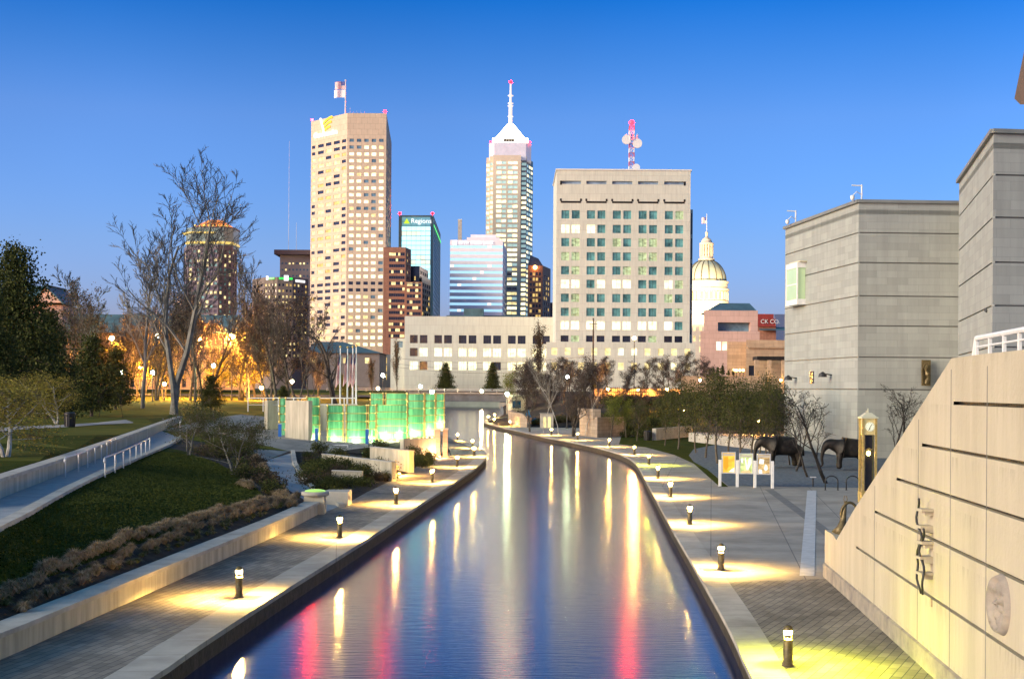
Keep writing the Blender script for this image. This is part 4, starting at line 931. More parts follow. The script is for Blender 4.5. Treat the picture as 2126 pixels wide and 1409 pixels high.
# -- far left: stepped tower with orange crown
M['mauve'] = srf('mauve', (.16, .12, .14), .6, .12, .2)
Y = 950
pd = lambda fi, r, c: rr.choice([DK]*4+[LIT[0]]*2+[TE]*3) if fi < 3 else rr.choice([DK]*9+[LIT[0]])
rw = pxrows(Y, 522, 9.6, 19, 6)
T, C, ZT = tower('crowned_tower', 'dark stepped tower with a glowing orange pyramid crown seen through bare branches', [(386, Y+25), (393, Y+5), (457, Y), (486, Y+8), (496, Y+28)], 508, [(evcols(2, .6), rw), (evcols(7, .7), rw), (evcols(3, .5), rw), (evcols(2, .4), rw)], pd, M['mauve'], depth=22, ref=2)
z_ = lambda y: W(445, y, Y+20).z
xc = W(446, 0, Y+20).x
mb = MB(); mb.prism(sq(xc-.5, Y+22, 16.0, .35), ZT-1.5, z_(477)); mb.build('upper_storeys', srf('grey_glass', (.25, .32, .30), .3, .2, .1), T)
band = emis('golden_band', (1, .72, .18), 1.0, False, .3, .2)
mb = MB(); mb.prism(sq(xc-.5, Y+22, 16.35, .35), ZT+1.2, ZT+2.8); mb.build('light_band', band, T)
mb = MB(); mb.prism(sq(xc-4, Y+20, 15.3, .5), z_(489), z_(486)); mb.build('light_band', band, T)
mb = MB(); mb.prism(sq(xc+1, Y+24, 14.8, .35), z_(477)+.01, z_(474)); mb.build('cornice', M['mauve'], T)
mb = MB(); mb.loft(sq(xc+1, Y+24, 13.5, .4), z_(474)+.01, sq(xc+1, Y+24, 5, .4), z_(457)); mb.build('crown', emis('orange_crown', (1, .30, .05), 1.3, False, .3, .25), T)
mb = MB()
for k in range(8): mb.ball((xc-10+k*3.1, Y+24-14.2, z_(472)), .75, 6)
mb.build('crown_lights', emis('crown_bulbs', (1, .7, .15), 1.5, False), T)
mb = MB()
for dx in (-2, .5, 2.5, 5): mb.tube([(xc+dx, Y+24, z_(457)), (xc+dx, Y+24, z_(452))], .2, 4)
mb.build('finial', M['steel'], T)
# -- slab roofed block and hotel with curved lit sign
Y = 1000
T, C, ZT = tower('office_block', 'pale block with a thin dark overhanging roof left of the tan tower', [(585, Y), (655, Y)], 530, [(evcols(9, .5), pxrows(Y, 548, 13, 9, 4))], lambda fi, r, c: rr.choice([BL]*3+[LIT[0]]), srf('grey_beige', (.45, .40, .37), .8, .06, .1), depth=30)
a, b = W(569, 518, Y-8), W(660, 518, Y-8); mb = MB(); mb.prism([(a.x, a.y), (b.x, a.y), (b.x, a.y+45), (a.x, a.y+45)], ZT+.01, a.z); mb.build('overhanging_roof', srf('dark_fascia', (.10, .07, .08), .7, .1, .1), T)
for k, (px, h) in enumerate([(599, 22), (615, 12)]):
    q = W(px, 518, Y); mast((q.x, q.y, q.z-.3), h*3.5 if k == 0 else h*1.6, ['tall thin rod on the dark overhanging roof', 'short thin rod on the dark overhanging roof'][k], .15)
Y = 800
rw = pxrows(Y, 592, 12.2, 13, 5)
T, C, ZT = tower('hotel', 'brown curved hotel with scattered lit windows and a green and white lit sign band', [(528, Y+20), (552, Y+4), (580, Y), (612, Y+2), (644, Y+14)], 575, [(evcols(3, .5), rw), (evcols(4, .5), rw), (evcols(4, .5), rw), (evcols(4, .5), rw)], lambda fi, r, c: rr.choice([LIT[0]]*3+[LIT[2]]*2+[DK]*5), srf('hotel_wall', (.22, .17, .14), .8, .1, .2), depth=20, ref=2)
gr = emis('sign_green', (.05, 1, .12), 1.2, False)
def strip_on(i, u0, u1, z0, z1, mt, nm):
    a, b = Vector(C[i]), Vector(C[i+1]); d = (b-a).normalized(); nn = Vector((d.y, -d.x))*.35; p, q = a.lerp(b, u0)+nn, a.lerp(b, u1)+nn
    mb = MB(); mb.bar(p, q, .3, z0, z1); mb.build(nm, mt, T)
zb_ = W(CX, 584, Y).z; zt_ = W(CX, 578, Y).z
strip_on(1, .2, .35, zb_, zt_+.6, WHT, 'sign_letter'); strip_on(1, .4, .8, zb_+.3, zt_-.3, gr, 'sign_strip'); strip_on(2, .1, .40, zb_+.3, zt_-.3, gr, 'sign_strip'); strip_on(2, .42, .72, zb_-.5, zt_+1, WHT, 'sign_letter')
strip_on(2, .74, .98, zb_+.2, zt_-.4, gr, 'sign_strip'); strip_on(3, .15, .75, zb_-.9, zt_-1.2, WHT, 'sign_letter')
# -- low buildings behind the park
M['brick_low'] = wallmat('brick_low', (.38, .24, .15), 2, .8, .03, var=.1)
T, C, ZT = tower('low_building', 'long low brick building glowing orange behind the park trees with a dark blue roof', [(120, 420), (530, 420)], 690, [(evcols(22, .45), pxrows(420, 722, 34, 3, 18))], lambda fi, r, c: rr.choice([LIT[2]]*3+[DK]*4), M['brick_low'], depth=25)
a, b = W(118, 690, 418), W(532, 690, 418); r0, r1 = W(160, 652, 432), W(500, 652, 432); mb = MB()
mb.add([(a.x, a.y, ZT), (b.x, b.y, ZT), (b.x, 446, ZT), (a.x, 446, ZT), (r0.x, r0.y, r0.z), (r1.x, r1.y, r0.z)], [(0, 1, 5, 4), (1, 2, 5), (2, 3, 4, 5), (3, 0, 4)]); mb.build('hipped_roof', M['roof_teal'], T)
Y = 470
a, b = W(-40, 632, Y), W(130, 632, Y)
T = thing('gabled_building', 'blue roofed gabled building above the dark trees at the left edge', 'building', (a.x, Y, 5))
mb = MB(); mb.prism([(a.x, Y), (b.x, Y), (b.x, Y+25), (a.x, Y+25)], 5, a.z); mb.build('wall', M['pink_stone'], T)
ap, ar, ax = W(95, 596, Y-3), W(128, 628, Y-3), W(66, 628, Y-3)
mb = MB(); mb.add([ax, ar, ap, ax+Vector((0, 20, 0)), ar+Vector((0, 20, 0)), ap+Vector((0, 20, 0))], [(0, 1, 2), (5, 4, 3), (0, 3, 4, 1)]); mb.build('gable', M['pink_stone'], T)
mb = MB()
for (p, q) in ((ax, ap), (ap, ar)):
    d = (q-p).normalized(); n2 = Vector((-d.z, 0, d.x))*.4; p2, q2 = p-d*.8, q+d*.8
    mb.add([p2+Vector((0, -.6, 0)), q2+Vector((0, -.6, 0)), q2+n2+Vector((0, -.6, 0)), p2+n2+Vector((0, -.6, 0)), p2+Vector((0, 21, 0)), q2+Vector((0, 21, 0)), q2+n2+Vector((0, 21, 0)), p2+n2+Vector((0, 21, 0))], [(0, 1, 2, 3), (7, 6, 5, 4), (3, 2, 6, 7), (0, 4, 5, 1), (1, 5, 6, 2), (0, 3, 7, 4)])
mb.build('gable_roof', M['roof_teal'], T)
mb = MB(); q0, q1 = W(-40, 592, Y+8), W(92, 592, Y+8); mb.add([(a.x, Y-1, a.z), (b.x-3, Y-1, a.z), (q1.x, Y+12, q1.z), (a.x, Y+12, q1.z), (a.x, Y+26, a.z), (b.x-3, Y+26, a.z)], [(0, 1, 2, 3), (3, 2, 5, 4), (1, 5, 2)]); mb.build('main_roof', M['roof_teal'], T)
# ---------------------------------------------------------------- museum and the big stone wall on the right
M['museum_light'] = wallmat('museum_light', (.33, .345, .32), 1.9, .62, .010, var=.08, stain=.16, mcol=(.25, .26, .25))
M['coping_metal'] = srf('coping_metal', (.20, .21, .20), .5, .1, .5)
def museum(name, label, A, B, C, ZT, grooves, mA, mB):
    """A-B: face turned to the canal, B-C: face turned to the camera"""
    T = thing(name, label, 'museum', (B[0], B[1], 0))
    for (p, q, mt, nm) in ((A, B, mA, 'wall'), (B, C, mB, 'wall')):
        mb = MB(); w_ = []
        facade(mb, w_, p, q, -.2, ZT, [(0.0005, .9995)], [(g-.055, g+.055) for g in grooves], .14); mb.build(nm, mt, T)
        for x in w_: m2 = MB(); m2.quad(*x[0]); m2.build('groove', M['coping_metal'], T)
    mb = MB(); back = [(C[0]*1.4, C[1]*1.4), (A[0]*1.35+1, A[1]*1.35)]; mb.quad((*C, -.2), (*back[0], -.2), (*back[0], ZT), (*C, ZT)); mb.quad((*back[1], -.2), (*A, -.2), (*A, ZT), (*back[1], ZT)); mb.prism([A, B, C]+back, ZT-1, ZT-.6); mb.build('rear_wall', mA, T)
    mb = MB()
    for p, q in ((A, B), (B, C)):
        d = (Vector(q)-Vector(p)).normalized(); mb.bar(Vector(p)-d*.12, Vector(q)+d*.12, .5, ZT+.003, ZT+.28)
    mb.build('roof_edge', M['coping_metal'], T)
    return T
YB1, YA1 = 127.0, 148.5
B1, A1, C1 = w2(W(1786, 0, YB1)), w2(W(1634, 0, YA1)), w2(W(2010, 0, YB1+.5))
ZT1 = W(1786, 421, YB1).z
gr1 = [W(1786, y, YB1).z for y in (483, 545, 614, 676, 741, 808)]
T = museum('museum_wing', 'large grey stone museum block behind the elephants with a projecting white bay window', A1, B1, C1, ZT1, gr1, M['museum_light'], M['museum_light'])
# bay window
dA = (Vector(B1)-Vector(A1)).normalized(); nA = Vector((dA.y, -dA.x))
def on(t, k): q = Vector(A1)+dA*t+nA*k; return (q.x, q.y)
zt, zb = W(1640, 556, YA1).z, W(1640, 640, YA1).z
L_ = 3.9; DS = 3.0; KP = .9
def on(t, k): q = Vector(A1)+dA*(t+DS)+nA*(k*KP/2.3); return (q.x, q.y)
mb = MB(); mb.prism([on(.1, .02), on(.1, 2.3), on(L_, 2.3), on(L_, .02)], zb, zb+.55); mb.prism([on(.1, .02), on(.1, 2.3), on(L_, 2.3), on(L_, .02)], zt-.55, zt)
for t in (.1, L_-.25): mb.prism([on(t, 2.05), on(t, 2.3), on(t+.25, 2.3), on(t+.25, 2.05)], zb+.55, zt-.55)
mb.prism([on(.15, 2.12), on(.15, 2.26), on(L_-.1, 2.26), on(L_-.1, 2.12)], zb+2.0, zb+2.12)
fb_ = mb.build('bay_frame', M['white_paint'], T)
gm = glass('bay_glass', (.30, .40, .25), .15, .1, emit=((.75, .9, .45), .35))
mb = MB(); mb.prism([on(.3, .05), on(.3, 2.15), on(L_-.2, 2.15), on(L_-.2, .05)], zb+.56, zt-.56); mb.build('bay_glass', gm, T)
mb = MB(); mb.prism([on(.9, .02), on(.9, 2.0), on(L_+.3, 1.9), on(L_+.3, .02)], zt+.004, zt+.12); mb.build('bay_roof', M['copper'], T)
def on(t, k): q = Vector(A1)+dA*t+nA*k; return (q.x, q.y)
mb = MB(); q = W(1695, 786, 141.5); mb.bar(on(8.6, .05), on(9.6, .05), .12, W(CX, 791, 140).z, W(CX, 766, 140).z); mb.build('narrow_window', DK, T)
for t, zz0 in ((4.2, 780), (14.8, 775)):
    mb = MB(); z = W(CX, zz0, 140).z; mb.tube([(*on(t, .0), z), (*on(t, .7), z+.1)], .06, 6); c = on(t, .9); mb.lathe([(.05, .5), (.35, .3), (.42, 0)], (*c, z-.2), 12)
    mb.build('wall_spotlight', M['black_metal'], T)
T2 = thing('wall_relief', 'dark tall relief sculpture on the camera-facing side of the grey museum block', 'relief', (W(1924, 0, YB1-.2).x, YB1-.2, W(1924, 790, YB1).z))
mb = MB(); q = W(1924, 790, YB1-.3); q2 = W(1915, 790, YB1-.3); mb.tube([(q.x+.1*math.sin(k*1.3), q.y-.1, q.z+k*.28) for k in range(-1, 6)], [.12, .2, .1, .22, .12, .2, .08], 7); mb.tube([(q2.x+.0, q2.y, q2.z-.2), (q2.x-.05, q2.y, q2.z+1.0), (q2.x+.25, q2.y, q2.z+1.5)], .07, 6); mb.box((q.x, q.y+.22, q.z+.7), (.8, .1, 2.3)); mb.build('relief_body', M['bronze'], T2)
def wcam(name, label, px, py, Y, z0):
    q = W(px, py, Y); T = thing(name, label, 'camera', (q.x, q.y, z0)); mb = MB(); mb.tube([(q.x, q.y, z0-.2), (q.x, q.y, z0+1.4)], .07, 6); mb.tube([(q.x, q.y, z0+.5), (q.x-.5, q.y-.2, z0+.75), (q.x-.9, q.y-.3, z0+.35)], .04, 6); mb.tube([(q.x, q.y, z0+1.3), (q.x-.9, q.y, z0+1.35)], .06, 6); mb.build('bracket', M['white_paint'], T)
    mb = MB(); mb.lathe([(.04, .35), (.2, .25), (.2, .05), (.14, -.1), (.02, -.18)], (q.x-.9, q.y-.3, z0+.1), 12); mb.build('camera_dome', M['white_paint'], T)
wcam('security_camera', 'white dome camera on a bracket at the near corner of the museum roof', 1789, 415, 127.5, ZT1+.28)
wcam('security_camera', 'white dome camera on a bracket at the far left corner of the museum roof', 1652, 455, 146, ZT1+.28)
YB2 = 93.5
B2, A2, C2 = w2(W(2065, 0, YB2)), w2(W(1994, 0, 116)), w2(W(2190, 0, YB2+.5)); ZT2 = W(2065, 277, YB2).z
gr2 = [W(2065, y, YB2).z for y in (363, 451, 544, 634, 720)]
T = museum('museum_wing', 'taller warm toned stone museum block cut by the right edge', A2, B2, C2, ZT2, gr2, M['museum_light'], M['museum_light'])
q = W(2053, 650, 96.5); mb = MB(); mb.tube([(q.x+.3, q.y+.3, q.z), (q.x-.3, q.y-.2, q.z+.2)], .12, 6); mb.build('wall_spotlight', M['black_metal'], T)
# overhanging roof corner at the top right
a = W(2106, 205, 60); T = thing('roof_canopy', 'brown overhanging roof corner on a white post at the top right edge', 'canopy', (a.x+2, 60, 0))
b = W(2128, 98, 60); c = W(2140, 203, 60)
mb = MB(); mb.add([(a.x, 60, a.z), (a.x+.25, 60, a.z-.25), (c.x+5, 60, c.z-.2), (b.x+5, 60, b.z+8), (b.x, 60, b.z), (a.x*1.1+.2, 66, a.z+1.4), (a.x*1.1+.5, 66, a.z+1.1), (c.x*1.1+5, 66, c.z+1.2), (b.x*1.1+5, 66, b.z+9.5), (b.x*1.1+.2, 66, b.z+1.6)], [(0, 1, 2, 3, 4), (9, 8, 7, 6, 5), (0, 5, 6, 1), (1, 6, 7, 2), (0, 4, 9, 5), (4, 3, 8, 9)]); mb.build('roof', srf('brown_soffit', (.22, .15, .11), .8, .1, 1), T)
q = W(2124, 240, 60.5); mb = MB(); mb.box((q.x+.62, 61, a.z/2-.3), (.35, .35, a.z-.35)); mb.build('post', M['white_paint'], T)
# big sloped wall beside the plaza
def WX(Y): return 6.68+.0755*Y
def wy(px): a = (px-CX)/F; return 6.68/(a-.0755)
PY0, PY1 = 46.0, 20.0
M['big_wall'] = srf('big_wall', (.50, .44, .325), .85, .16, 1.3, .35, streak=True, fine=10, col2=(.39, .335, .24), detail=10)
def weather(m, z0, step):
    # dirt that has run down the stone from each groove and from the top edge
    n = m.node_tree; L = n.links.new; p = n.nodes['Principled BSDF']; src = p.inputs['Base Color'].links[0].from_socket
    g = n.nodes.new('ShaderNodeNewGeometry'); s_ = n.nodes.new('ShaderNodeSeparateXYZ'); L(g.outputs['Position'], s_.inputs[0])
    a = n.nodes.new('ShaderNodeMath'); a.operation = 'SUBTRACT'; L(s_.outputs[2], a.inputs[0]); a.inputs[1].default_value = z0
    b = n.nodes.new('ShaderNodeMath'); b.operation = 'FLOORED_MODULO'; L(a.outputs[0], b.inputs[0]); b.inputs[1].default_value = step
    r1 = n.nodes.new('ShaderNodeMapRange'); L(b.outputs[0], r1.inputs[0]); r1.inputs[1].default_value = step-.42; r1.inputs[2].default_value = step
    mp = n.nodes.new('ShaderNodeMapping'); mp.inputs['Scale'].default_value = (1, 5, .35); L(g.outputs['Position'], mp.inputs[0])
    tx = n.nodes.new('ShaderNodeTexNoise'); tx.inputs['Scale'].default_value = 1.5; tx.inputs['Detail'].default_value = 6; L(mp.outputs[0], tx.inputs['Vector'])
    r2 = n.nodes.new('ShaderNodeMapRange'); L(tx.outputs[0], r2.inputs[0]); r2.inputs[1].default_value = .47; r2.inputs[2].default_value = .82; r2.inputs[4].default_value = .75
    t2 = n.nodes.new('ShaderNodeTexNoise'); t2.inputs['Scale'].default_value = .45; L(g.outputs['Position'], t2.inputs['Vector']); r3 = n.nodes.new('ShaderNodeMapRange'); L(t2.outputs[0], r3.inputs[0]); r3.inputs[1].default_value = .4; r3.inputs[2].default_value = .65
    r1.interpolation_type = 'SMOOTHSTEP'; m0 = n.nodes.new('ShaderNodeMath'); m0.operation = 'MULTIPLY'; L(r1.outputs[0], m0.inputs[0]); L(r3.outputs[0], m0.inputs[1])
    ml = n.nodes.new('ShaderNodeMath'); ml.operation = 'MULTIPLY'; L(m0.outputs[0], ml.inputs[0]); L(r2.outputs[0], ml.inputs[1])
    mx = n.nodes.new('ShaderNodeMix'); mx.data_type = 'RGBA'; L(ml.outputs[0], mx.inputs[0]); L(src, mx.inputs[6]); mx.inputs[7].default_value = (.13, .115, .09, 1)
    L(mx.outputs[2], p.inputs['Base Color'])
def zat(px, py): Y = wy(px); return CZ+(HY-py)*Y/F-(0)
slope = [(46.0, 1.50), (44.2, 1.52), (43.6, 1.42), (wy(1775), zat(1775, 1052)), (wy(1818), zat(1818, 985)), (wy(1865), zat(1865, 912)), (wy(1915), zat(1915, 832)), (wy(1975), zat(1975, 737)), (26.5, zat(1975, 737)+.02), (20.0, zat(1975, 737)+.04)]
T = thing('stair_wall', 'big pale stone wall with a slanting top edge and dark horizontal grooves at the right', 'wall', (WX(45), 45, 0))
def zslope(Y):
    for (ya, za), (yb, zb_) in zip(slope, slope[1:]):
        if yb <= Y <= ya: return za+(zb_-za)*(ya-Y)/(ya-yb)
    return slope[0][1] if Y > slope[0][0] else slope[-1][1]
GZ = [1.12, 2.13, 3.14, 4.15, 5.16, 5.62]  # groove heights, checked below against the picture
GZ = [zat(1780, 1130), zat(1818, 1056), zat(1863, 988), zat(1915, 917), zat(1980, 830)]
weather(M['big_wall'], GZ[0]-.04, (GZ[4]-GZ[0])/4)
GS = [wy(1780), wy(1818), wy(1863), wy(1915), wy(1980)]
ys = sorted(set([20.0]+[round(y, 3) for y, _ in slope]+[round(y, 3) for y in GS]+[46.0]+[20+i*.9 for i in range(29)]))
mb = MB(); gbs = {g: MB() for g in GZ}
for y0, y1 in zip(ys, ys[1:]):
    ym = (y0+y1)/2
    zs = [-.1]; gl_ = []
    for gz, gs in zip(GZ, GS):
        if ym < gs and gz+.06 < min(zslope(y0), zslope(y1)): gl_.append(gz)
    zc0 = zc1 = -.1
    for gz in sorted(gl_):
        mb.quad((WX(y1), y1, zc1), (WX(y0), y0, zc0), (WX(y0), y0, gz-.035), (WX(y1), y1, gz-.035))
        mb.quad((WX(y1), y1, gz-.035), (WX(y0), y0, gz-.035), (WX(y0)+.12, y0, gz-.035), (WX(y1)+.12, y1, gz-.035))
        mb.quad((WX(y1)+.12, y1, gz+.035), (WX(y0)+.12, y0, gz+.035), (WX(y0), y0, gz+.035), (WX(y1), y1, gz+.035))
        gbs[gz].quad((WX(y1)+.115, y1, gz-.034), (WX(y0)+.115, y0, gz-.034), (WX(y0)+.115, y0, gz+.034), (WX(y1)+.115, y1, gz+.034))
        zc0 = zc1 = gz+.035
    mb.quad((WX(y1), y1, zc1), (WX(y0), y0, zc0), (WX(y0), y0, zslope(y0)), (WX(y1), y1, zslope(y1)))
    mb.quad((WX(y1), y1, zslope(y1)), (WX(y0), y0, zslope(y0)), (WX(y0)+.7, y0, zslope(y0)), (WX(y1)+.7, y1, zslope(y1)))
    mb.quad((WX(y0)+.7, y0, -.1), (WX(y1)+.7, y1, -.1), (WX(y1)+.7, y1, zslope(y1)), (WX(y0)+.7, y0, zslope(y0)))
mb.quad((WX(46), 46, -.1), (WX(46), 46, slope[0][1]), (WX(46)+.7, 46, slope[0][1]), (WX(46)+.7, 46, -.1))
mb.build('wall_body', M['big_wall'], T); [g_.build('groove', M['bronze_dark'], T) for g_ in gbs.values() if g_.f]
# vertical joints and darker mottled plinth
mb = MB()
for px in (1818, 1908, 1975, 2050):
    y = wy(px); mb = MB(); mb.box((WX(y)-.002, y, zslope(y)/2-.1), (.006, .03, zslope(y)-.25), .075); mb.build('joint', M['slab_dark'], T)
M['plinth'] = srf('plinth', (.37, .32, .25), .9, .3, 1.6, .6, col2=(.18, .16, .15), fine=8)
mb = MB(); mb.add([(WX(46)-.06, 46, 0), (WX(20)-.06, 20, 0), (WX(20)-.06, 20, .42), (WX(46)-.06, 46, .42), (WX(46), 46, 0), (WX(20), 20, 0), (WX(20), 20, .45), (WX(46), 46, .45)], [(0, 1, 2, 3), (3, 2, 6, 7), (0, 3, 7, 4)]); mb.build('plinth', M['plinth'], T)
# rail along the top
ra = [Vector((WX(y)+.35, y, z)) for y, z in ((wy(1986), zat(1975, 737)), (28.0, zat(1975, 737)+.27), (24.0, zat(1975, 737)+.50), (20.5, zat(1975, 737)+.50))]
RT_ = thing('wall_rail', 'white tubular guard rail along the top of the big stone wall', 'railing', ra[1]); mb = MB()
top = [ra[0]+Vector((0, 0, .05)), Vector((WX(28)+.35, 28.0, ra[0].z+.38)), Vector((WX(24)+.35, 24, ra[0].z+.42)), Vector((WX(20.5)+.35, 20.5, ra[0].z+.46))]
mb.tube(top, .055, 8); mb.tube([v-Vector((0, 0, .17)) for v in top[1:]], .02, 6); mb.build('top_rail', M['white_paint'], RT_)
for y in (28, 27, 26, 25, 24, 23, 22): mb = MB(); mb.box((WX(y)+.35, y, ra[0].z+.18), (.06, .06, .4)); mb.build('post', M['white_paint'], RT_)
# art pieces on the wall
yA = wy(1937); zA = lambda py: CZ+(HY-py)*yA/F
T = thing('wall_sculpture', 'tall sculpture of stacked stone shelves threaded by wavy black rods on the big wall', 'sculpture', (WX(yA), yA, zA(1225)))
for k, py in enumerate((1052, 1087, 1119, 1151, 1183)):
    mb = MB(); mb.box((WX(yA)-.14, yA+(.05 if k % 2 else -.02), zA(py)), (.3, .34, .055), .075); mb.box((WX(yA)-.10, yA, zA(py)-.07), (.2, .26, .09), .075); mb.build('shelf', M['big_wall'], T)
for ph, y_off in ((0, .16), (1.9, -.12)):
    mb = MB(); pts = [(WX(yA)-.24+.03*math.sin(k), yA+y_off+.13*math.sin(k*.55+ph), zA(1030+k*9.8)) for k in range(21)]
    mb.tube(pts if ph == 0 else pts[6:], .026, 7); mb.build('wavy_rod', M['black_metal'], T, True)
T = thing('wall_plate', 'small beige plate on the big wall below the wavy rod sculpture', 'plaque', (WX(yA)-.02, yA, zA(1244))); mb = MB(); mb.box((WX(yA)-.02, yA-.05, zA(1244)), (.04, .09, .16), .075); mb.build('plate', M['tan_museum'], T)
yM = wy(2085); cM = Vector((WX(yM), yM, CZ+(HY-1247)*yM/F)); r0 = random.Random(3)
T = thing('wall_medallion', 'oval carved stone medallion low on the big wall near the right edge', 'medallion', cM)
mb = MB(); nr, na = 9, 40; vs = []; fs = []
for i in range(nr+1):
    for k in range(na):
        t = i/nr; a = 2*math.pi*k/na; r = .52*t
        h = .05+.05*math.sin(a*5+1)*math.sin(t*6)+.035*math.sin(a*2+t*9)+r0.uniform(-.03, .03) if t < .8 else (.13 if t < .92 else (.10 if t < 1 else 0.0))
        vs.append((cM.x-h-.01, cM.y+r*math.cos(a), cM.z+r*math.sin(a)*1.03))
for i in range(nr):
    for k in range(na): fs.append((i*na+k, i*na+(k+1) % na, (i+1)*na+(k+1) % na, (i+1)*na+k))
mb.add(vs, fs); mb.build('carved_disc', M['plinth'], T, True)
yH = 44.6; T = thing('horn_sculpture', 'dark curled horn sculpture standing on the low end of the big wall', 'sculpture', (WX(yH)+.3, yH, 1.52))
hx, hz = WX(yH)+.36, 1.5
mb = MB(); mb.tube([(hx-.12, yH, hz), (hx-.05, yH, hz+.22), (hx+.02, yH, hz+.5), (hx+.06, yH, hz+.85), (hx+.10, yH, hz+1.05)], [.26, .14, .085, .055, .035], 10); mb.build('bell', M['bronze'], T, True)
mb = MB(); mb.tube([(hx+.10+.26*math.cos(a)*1.0+(.1), yH+.03*math.sin(a*2), hz+.66+.34*math.sin(a)) for a in [k*.3 for k in range(22)]], .045, 7); mb.build('coil', M['bronze'], T, True)
mb = MB()
for s in (-.06, .05): mb.tube([(hx+.07, yH, hz+.85), (hx+.08+s, yH, hz+1.1), (hx+.07+s*.4, yH, hz+1.22)], .012, 5)
mb.build('prongs', M['bronze'], T)
mb = MB(); mb.box((hx+.45, yH+.1, hz+.12), (.35, .06, .25), .3); pl_ = thing('slanted_plaque', 'small pale slanted plaque beside the horn sculpture', 'plaque', (hx+.45, yH+.1, 1.5)); mb.build('plaque_face', M['white_paint'], pl_)
# ---------------------------------------------------------------- street furniture
bod = MB(); bod.lathe([(.135, 0), (.135, .03), (.108, .035), (.10, .55), (.10, .585), (.04, .59)], n=20)
ring = MB(); ring.lathe([(.07, .70), (.088, .705), (.092, .74), (.088, .778), (.07, .78)], n=20)
capm = MB(); capm.lathe([(.105, .78), (.108, .80), (.10, .84), (.07, .88), (.03, .90), (.004, .905)], n=20)
lou = MB()
for z in (.725, .752): lou.lathe([(.094, z-.003), (.100, z), (.094, z+.003)], n=20)
for k in range(3): lou.box((.092*math.cos(k*2.094+.5), .092*math.sin(k*2.094+.5), .68), (.012, .012, .2))
def bollard(px, py, label, col, val, pw=1300):
    q = G(px, py, 0.0)
    T = thing('bollard_light', label, 'bollard light', (q.x, q.y, .0), 'lit bollards along the canal walks')
    key = (col, val)
    if key not in bollard.m: bollard.m[key] = emis('bollard_glow', col, val) if val else M['black_metal']
    mt = bollard.m[key]; par = T
    for nm, mb, m_ in (('body', bod, M['bronze']), ('light_ring', ring, mt), ('louvre', lou, M['bronze']), ('cap', capm, M['bronze'])):
        k = (nm, id(m_))
        if k not in bollard.c:
            o = mb.build(nm, m_, None, True); bollard.c[k] = o.data
        else:
            o = bpy.data.objects.new(nm, bollard.c[k]); COL.objects.link(o)
        o.parent = ringo if nm == 'louvre' else T
        if nm == 'light_ring': ringo = o
    if val:
        if key not in bollard.l:
            l = bpy.data.lights.new('bollard_lamp', 'SPOT'); l.energy = pw; l.color = col; l.spot_size = rad(166); l.spot_blend = .35; l.shadow_soft_size = .035; bollard.l[key] = l
        o = bpy.data.objects.new('bollard_lamp', bollard.l[key]); COL.objects.link(o); o.parent = T; o.location = (0, 0, .655)
bollard.l = {}
bollard.m = {}; bollard.c = {}
GOLD = (1, .60, .14); LIME = (.93, 1, .05); BV_ = 2600
Lb = [(496, 1240, 'nearest lit bollard on the left walk'), (705, 1115, 'second lit bollard from the camera on the left walk'), (822, 1046, 'third lit bollard from the camera on the left walk'), (897, 1001, 'fourth lit bollard from the camera on the left walk, beside the glowing wall end'), (949, 969, 'fifth lit bollard from the camera on the left walk'), (984, 947, 'sixth lit bollard on the left walk, at the tip of the bend'), (981, 930, 'seventh lit bollard on the left walk, just past the bend'), (950, 915, 'farthest lit bollard on the left walk')]
Rb = [(1497, 1183, 'second lit bollard from the camera on the right walk'), (1432, 1088, 'third lit bollard from the camera on the right walk'), (1392, 1031, 'fourth lit bollard from the camera on the right walk'), (1366, 993, 'fifth lit bollard from the camera on the right walk'), (1317, 944, 'golden bollard just past the yellow-green far one on the right walk'), (1265, 927, 'golden bollard on the right walk below the tan bank wall, right one'), (1199, 913, 'golden bollard on the right walk at the corner of the tan bank wall'), (1145, 903, 'golden bollard in front of the bare birch trees on the far right walk'), (1059, 885, 'golden bollard in front of the curved uplit wall'), (1026, 879, 'front one of the farthest golden bollards near the bridge'), (1014, 873, 'left one of the farthest golden bollards near the bridge'), (1027, 868, 'rear one of the farthest golden bollards near the bridge')]
for x, y, l in Lb+Rb: bollard(x, y, l, GOLD, BV_)
bollard(1636, 1382, 'nearest bollard on the right walk, casting yellow-green light', LIME, BV_)
bollard(1347, 965, 'far bollard on the right walk casting yellow-green light', LIME, BV_)
bollard(1099, 894.5, 'unlit black bollard on the far right walk', GOLD, 0)

# handrails beside the ramp
def rail(label, P, hgt, npost):
    T = thing('handrail', label, 'railing', P[0]); pts = [Vector(p) for p in P]
    cum = [0]
    for a, b in zip(pts, pts[1:]): cum.append(cum[-1]+(b-a).length)
    def at(s):
        for i in range(len(pts)-1):
            if s <= cum[i+1]+1e-6: return pts[i].lerp(pts[i+1], (s-cum[i])/(cum[i+1]-cum[i]))
        return pts[-1]
    up = Vector((0, 0, hgt)); dn = Vector((0, 0, hgt*.75))
    ends = at(0), at(cum[-1]); d0 = (at(.3)-at(0)).normalized()*.3; d1 = (at(cum[-1])-at(cum[-1]-.3)).normalized()*.3
    line = [ends[0]-d0+dn, ends[0]-d0*.8+up*.95]+[at(cum[-1]*k/10)+up for k in range(11)]+[ends[1]+d1*.8+up*.95, ends[1]+d1+dn]
    mb = MB(); mb.tube(line, .035, 8); mb.build('top_rail', M['steel'], T, True)
    for k in range(npost):
        p = at(cum[-1]*k/(npost-1)); mb = MB(); mb.tube([p-Vector((0, 0, .05)), p+up], .032, 8); mb.build('post', M['steel'], T)
rail('upper handrail with eight posts against the ramp wall', [G(136, 990, 2), G(170, 977, 2), G(207, 957, 2), G(241, 936, 2)], .85, 8)
